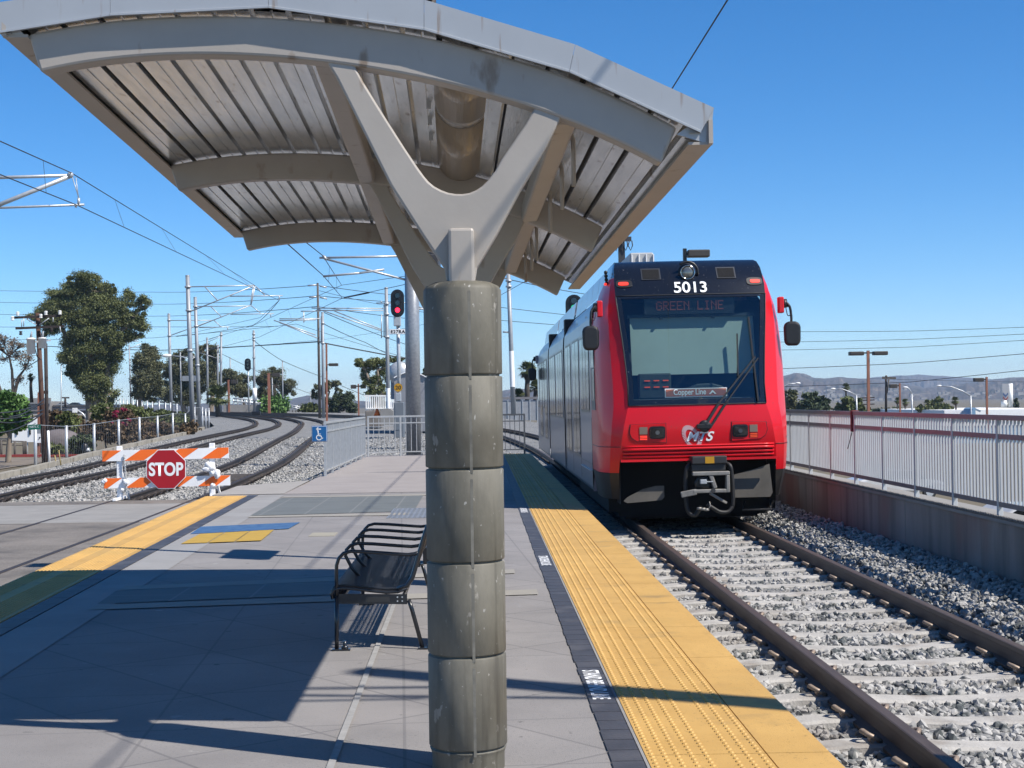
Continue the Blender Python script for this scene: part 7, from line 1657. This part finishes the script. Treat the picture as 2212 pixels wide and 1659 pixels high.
tree('cypress', 'short dark cypress left of the tall chevron sign', 'tree', 175, zR(2085, 770), ZR([(2085, 735, 16, 26)]), Lblue, Mbarkd, .15, 3600, .15)
tree('hedge', 'green hedge seen under the railing next to the tram', 'hedge', 34, (1715, 1040), [(1715, 1038, 26, 9), (1760, 1045, 26, 8), (1805, 1052, 22, 7)], Lgreen, Mbarkd, .04, 9000, .035, RT, clump=60)
tree('shrub', 'dark shrub under the right end of the railing', 'shrub', 40, (1990, 1120), [(1985, 1095, 22, 8), (1965, 1090, 15, 7)], Lblue, Mbarkd, .04, 6000, .04, RT, clump=50)

# ------------------------------------------------------------------ hills
Mhill = mat('scrub_hill', (.11, .088, .075), .95, var=.3, scale=.012, detail=9, hue=(.17, .14, .115))
noise_spots(Mhill, .05, .60, .72, (.34, .27, .20), detail=8); noise_spots(Mhill, .018, .5, .66, (.045, .045, .03), detail=8)
def hill(name, pts, R0, m, depth=700, jag=3.):
    xs_p = np.linspace(pts[0][0], pts[-1][0], 420); ys_p = np.interp(xs_p, [p[0] for p in pts], [p[1] for p in pts])
    V = []; n = len(xs_p); rows = 26; r_ = np.random.default_rng(int(R0))
    nz = sum(np.interp(np.arange(n), np.linspace(0, n, k), r_.normal(size=k))*a for k, a in ((24, 1.), (60, .6), (150, .3), (400, .15)))
    ridge = np.interp(np.linspace(0, 1, 60), np.linspace(0, 1, 14), r_.normal(size=14))
    for j in range(rows):
        f = j/(rows-1); Yj = R0-depth*(1-f)
        rn = sum(np.interp(np.arange(n)+f*40*s_, np.linspace(-60, n+60, k), r_.normal(size=k))*a for k, a, s_ in ((30, 1., 1), (90, .6, -1), (260, .3, 1)))
        for i in range(n):
            top = P(xs_p[i], ys_p[i]+nz[i]*jag*.4, R0); hz = max(1., top.z+8)
            x = top.x*Yj/R0; z = -8+hz*(f**.9)+rn[i]*hz*.10*math.sin(math.pi*min(1, f*1.02))
            V.append((x, Yj, z))
    Fq = [(j*n+i, j*n+i+1, (j+1)*n+i+1, (j+1)*n+i) for j in range(rows-1) for i in range(n-1)]
    b_ = [(x, y+depth*.5, -10) for x, y, z in V[-n:]]; o0 = len(V); V += b_
    Fq += [((rows-1)*n+i, (rows-1)*n+i+1, o0+i+1, o0+i) for i in range(n-1)]
    struct(npobj(name, V, Fq, m, smooth=True))
hill('hills', [(1560, 850), (1690, 812), (1715, 805), (1735, 806), (1762, 816), (1790, 816), (1812, 812), (1835, 816), (1870, 819), (1930, 824), (2000, 838), (2040, 836), (2090, 828), (2130, 824), (2170, 817), (2185, 815), (2212, 814), (2300, 816), (2420, 840)], 2300, Mhill, 900)
hill('hills', [(1780, 838), (1850, 824), (1880, 817), (1930, 812), (1985, 809), (2030, 812), (2090, 815), (2160, 822), (2300, 850)], 3400, Mhill, 600, 1.5)
hill('hills', [(-300, 880), (480, 872), (600, 868), (640, 862), (668, 857), (690, 856), (720, 861), (760, 864), (800, 869), (1000, 868), (1090, 845), (1120, 838), (1165, 842), (1300, 850), (1500, 850), (1700, 850)], 2200, Mhill, 800)
# scattered pale houses and dark clumps on the lower slopes read as one mass
mb = MB(); r_ = np.random.default_rng(5)
for _ in range(170):
    px = r_.uniform(1690, 2230); py = r_.choice([r_.uniform(846, 868), r_.uniform(838, 875)]); Y = r_.uniform(1350, 1450)
    if r_.random() < .5: px = r_.normal(1775, 22); py = r_.normal(856, 8)
    c = P(px, py, Y); w = r_.uniform(1., 3.2); mb.box(c.x-w, c.x+w, Y, Y+4, c.z-1.2, c.z+r_.uniform(0, 1.2))
o = obj('hillside_houses', mb, mat('far_house_white', (.55, .52, .48), .8, var=.2, scale=.02), fix=False); struct(o, 'stuff')

# ------------------------------------------------------------------ sky, sun, air
wd = bpy.data.worlds.new('World'); S.world = wd; wd.use_nodes = True; nt = wd.node_tree
sk = nt.nodes.new('ShaderNodeTexSky'); sk.sky_type = 'NISHITA'; sk.sun_disc = False
SUN = Vector((.745, -.41, 1.)).normalized()
sk.sun_elevation = math.asin(SUN.z); sk.sun_rotation = math.atan2(SUN.x, SUN.y); sk.altitude = 0; sk.air_density = SKY[0]; sk.dust_density = SKY[1]; sk.ozone_density = SKY[2]
hs = nt.nodes.new('ShaderNodeHueSaturation'); hs.inputs['Saturation'].default_value = SKYSAT; nt.links.new(sk.outputs[0], hs.inputs['Color'])
bg = nt.nodes['Background']; bg.inputs['Strength'].default_value = SKYS; nt.links.new(hs.outputs[0], bg.inputs['Color'])
sl_ = bpy.data.lights.new('sun', 'SUN'); sl_.energy = SUNE; sl_.angle = math.radians(.53); sl_.color = (1, .945, .87)
so_ = bpy.data.objects.new('sun', sl_); COL.objects.link(so_); so_.rotation_euler = SUN.to_track_quat('Z', 'Y').to_euler(); so_.location = (30, -20, 40)
if HAZE:
    hb = obj('haze', MB().box(-1100, 1300, -60, 4200, -14, 75), mat('haze_surface', (1, 1, 1))); struct(hb, 'stuff')
    hm = bpy.data.materials.new('haze_air'); hm.use_nodes = True; n = hm.node_tree.nodes; n.clear(); o_ = n.new('ShaderNodeOutputMaterial'); v_ = n.new('ShaderNodeVolumePrincipled')
    v_.inputs['Color'].default_value = (.58, .76, 1, 1); v_.inputs['Density'].default_value = HAZE; v_.inputs['Anisotropy'].default_value = .2; hm.node_tree.links.new(v_.outputs[0], o_.inputs['Volume'])
    hb.data.materials.clear(); hb.data.materials.append(hm)
S.view_settings.view_transform = 'Standard'; S.view_settings.look = 'None'; S.view_settings.gamma = 1; S.view_settings.use_curve_mapping = False
S.view_settings.exposure = EXPO
S.cycles.max_bounces = 6; S.cycles.diffuse_bounces = 3; S.cycles.glossy_bounces = 3; S.cycles.transmission_bounces = 4; S.cycles.volume_bounces = 0; S.cycles.transparent_max_bounces = 6
S.cycles.use_denoising = True; S.cycles.sample_clamp_indirect = 6; S.cycles.caustics_reflective = True; S.cycles.blur_glossy = .6
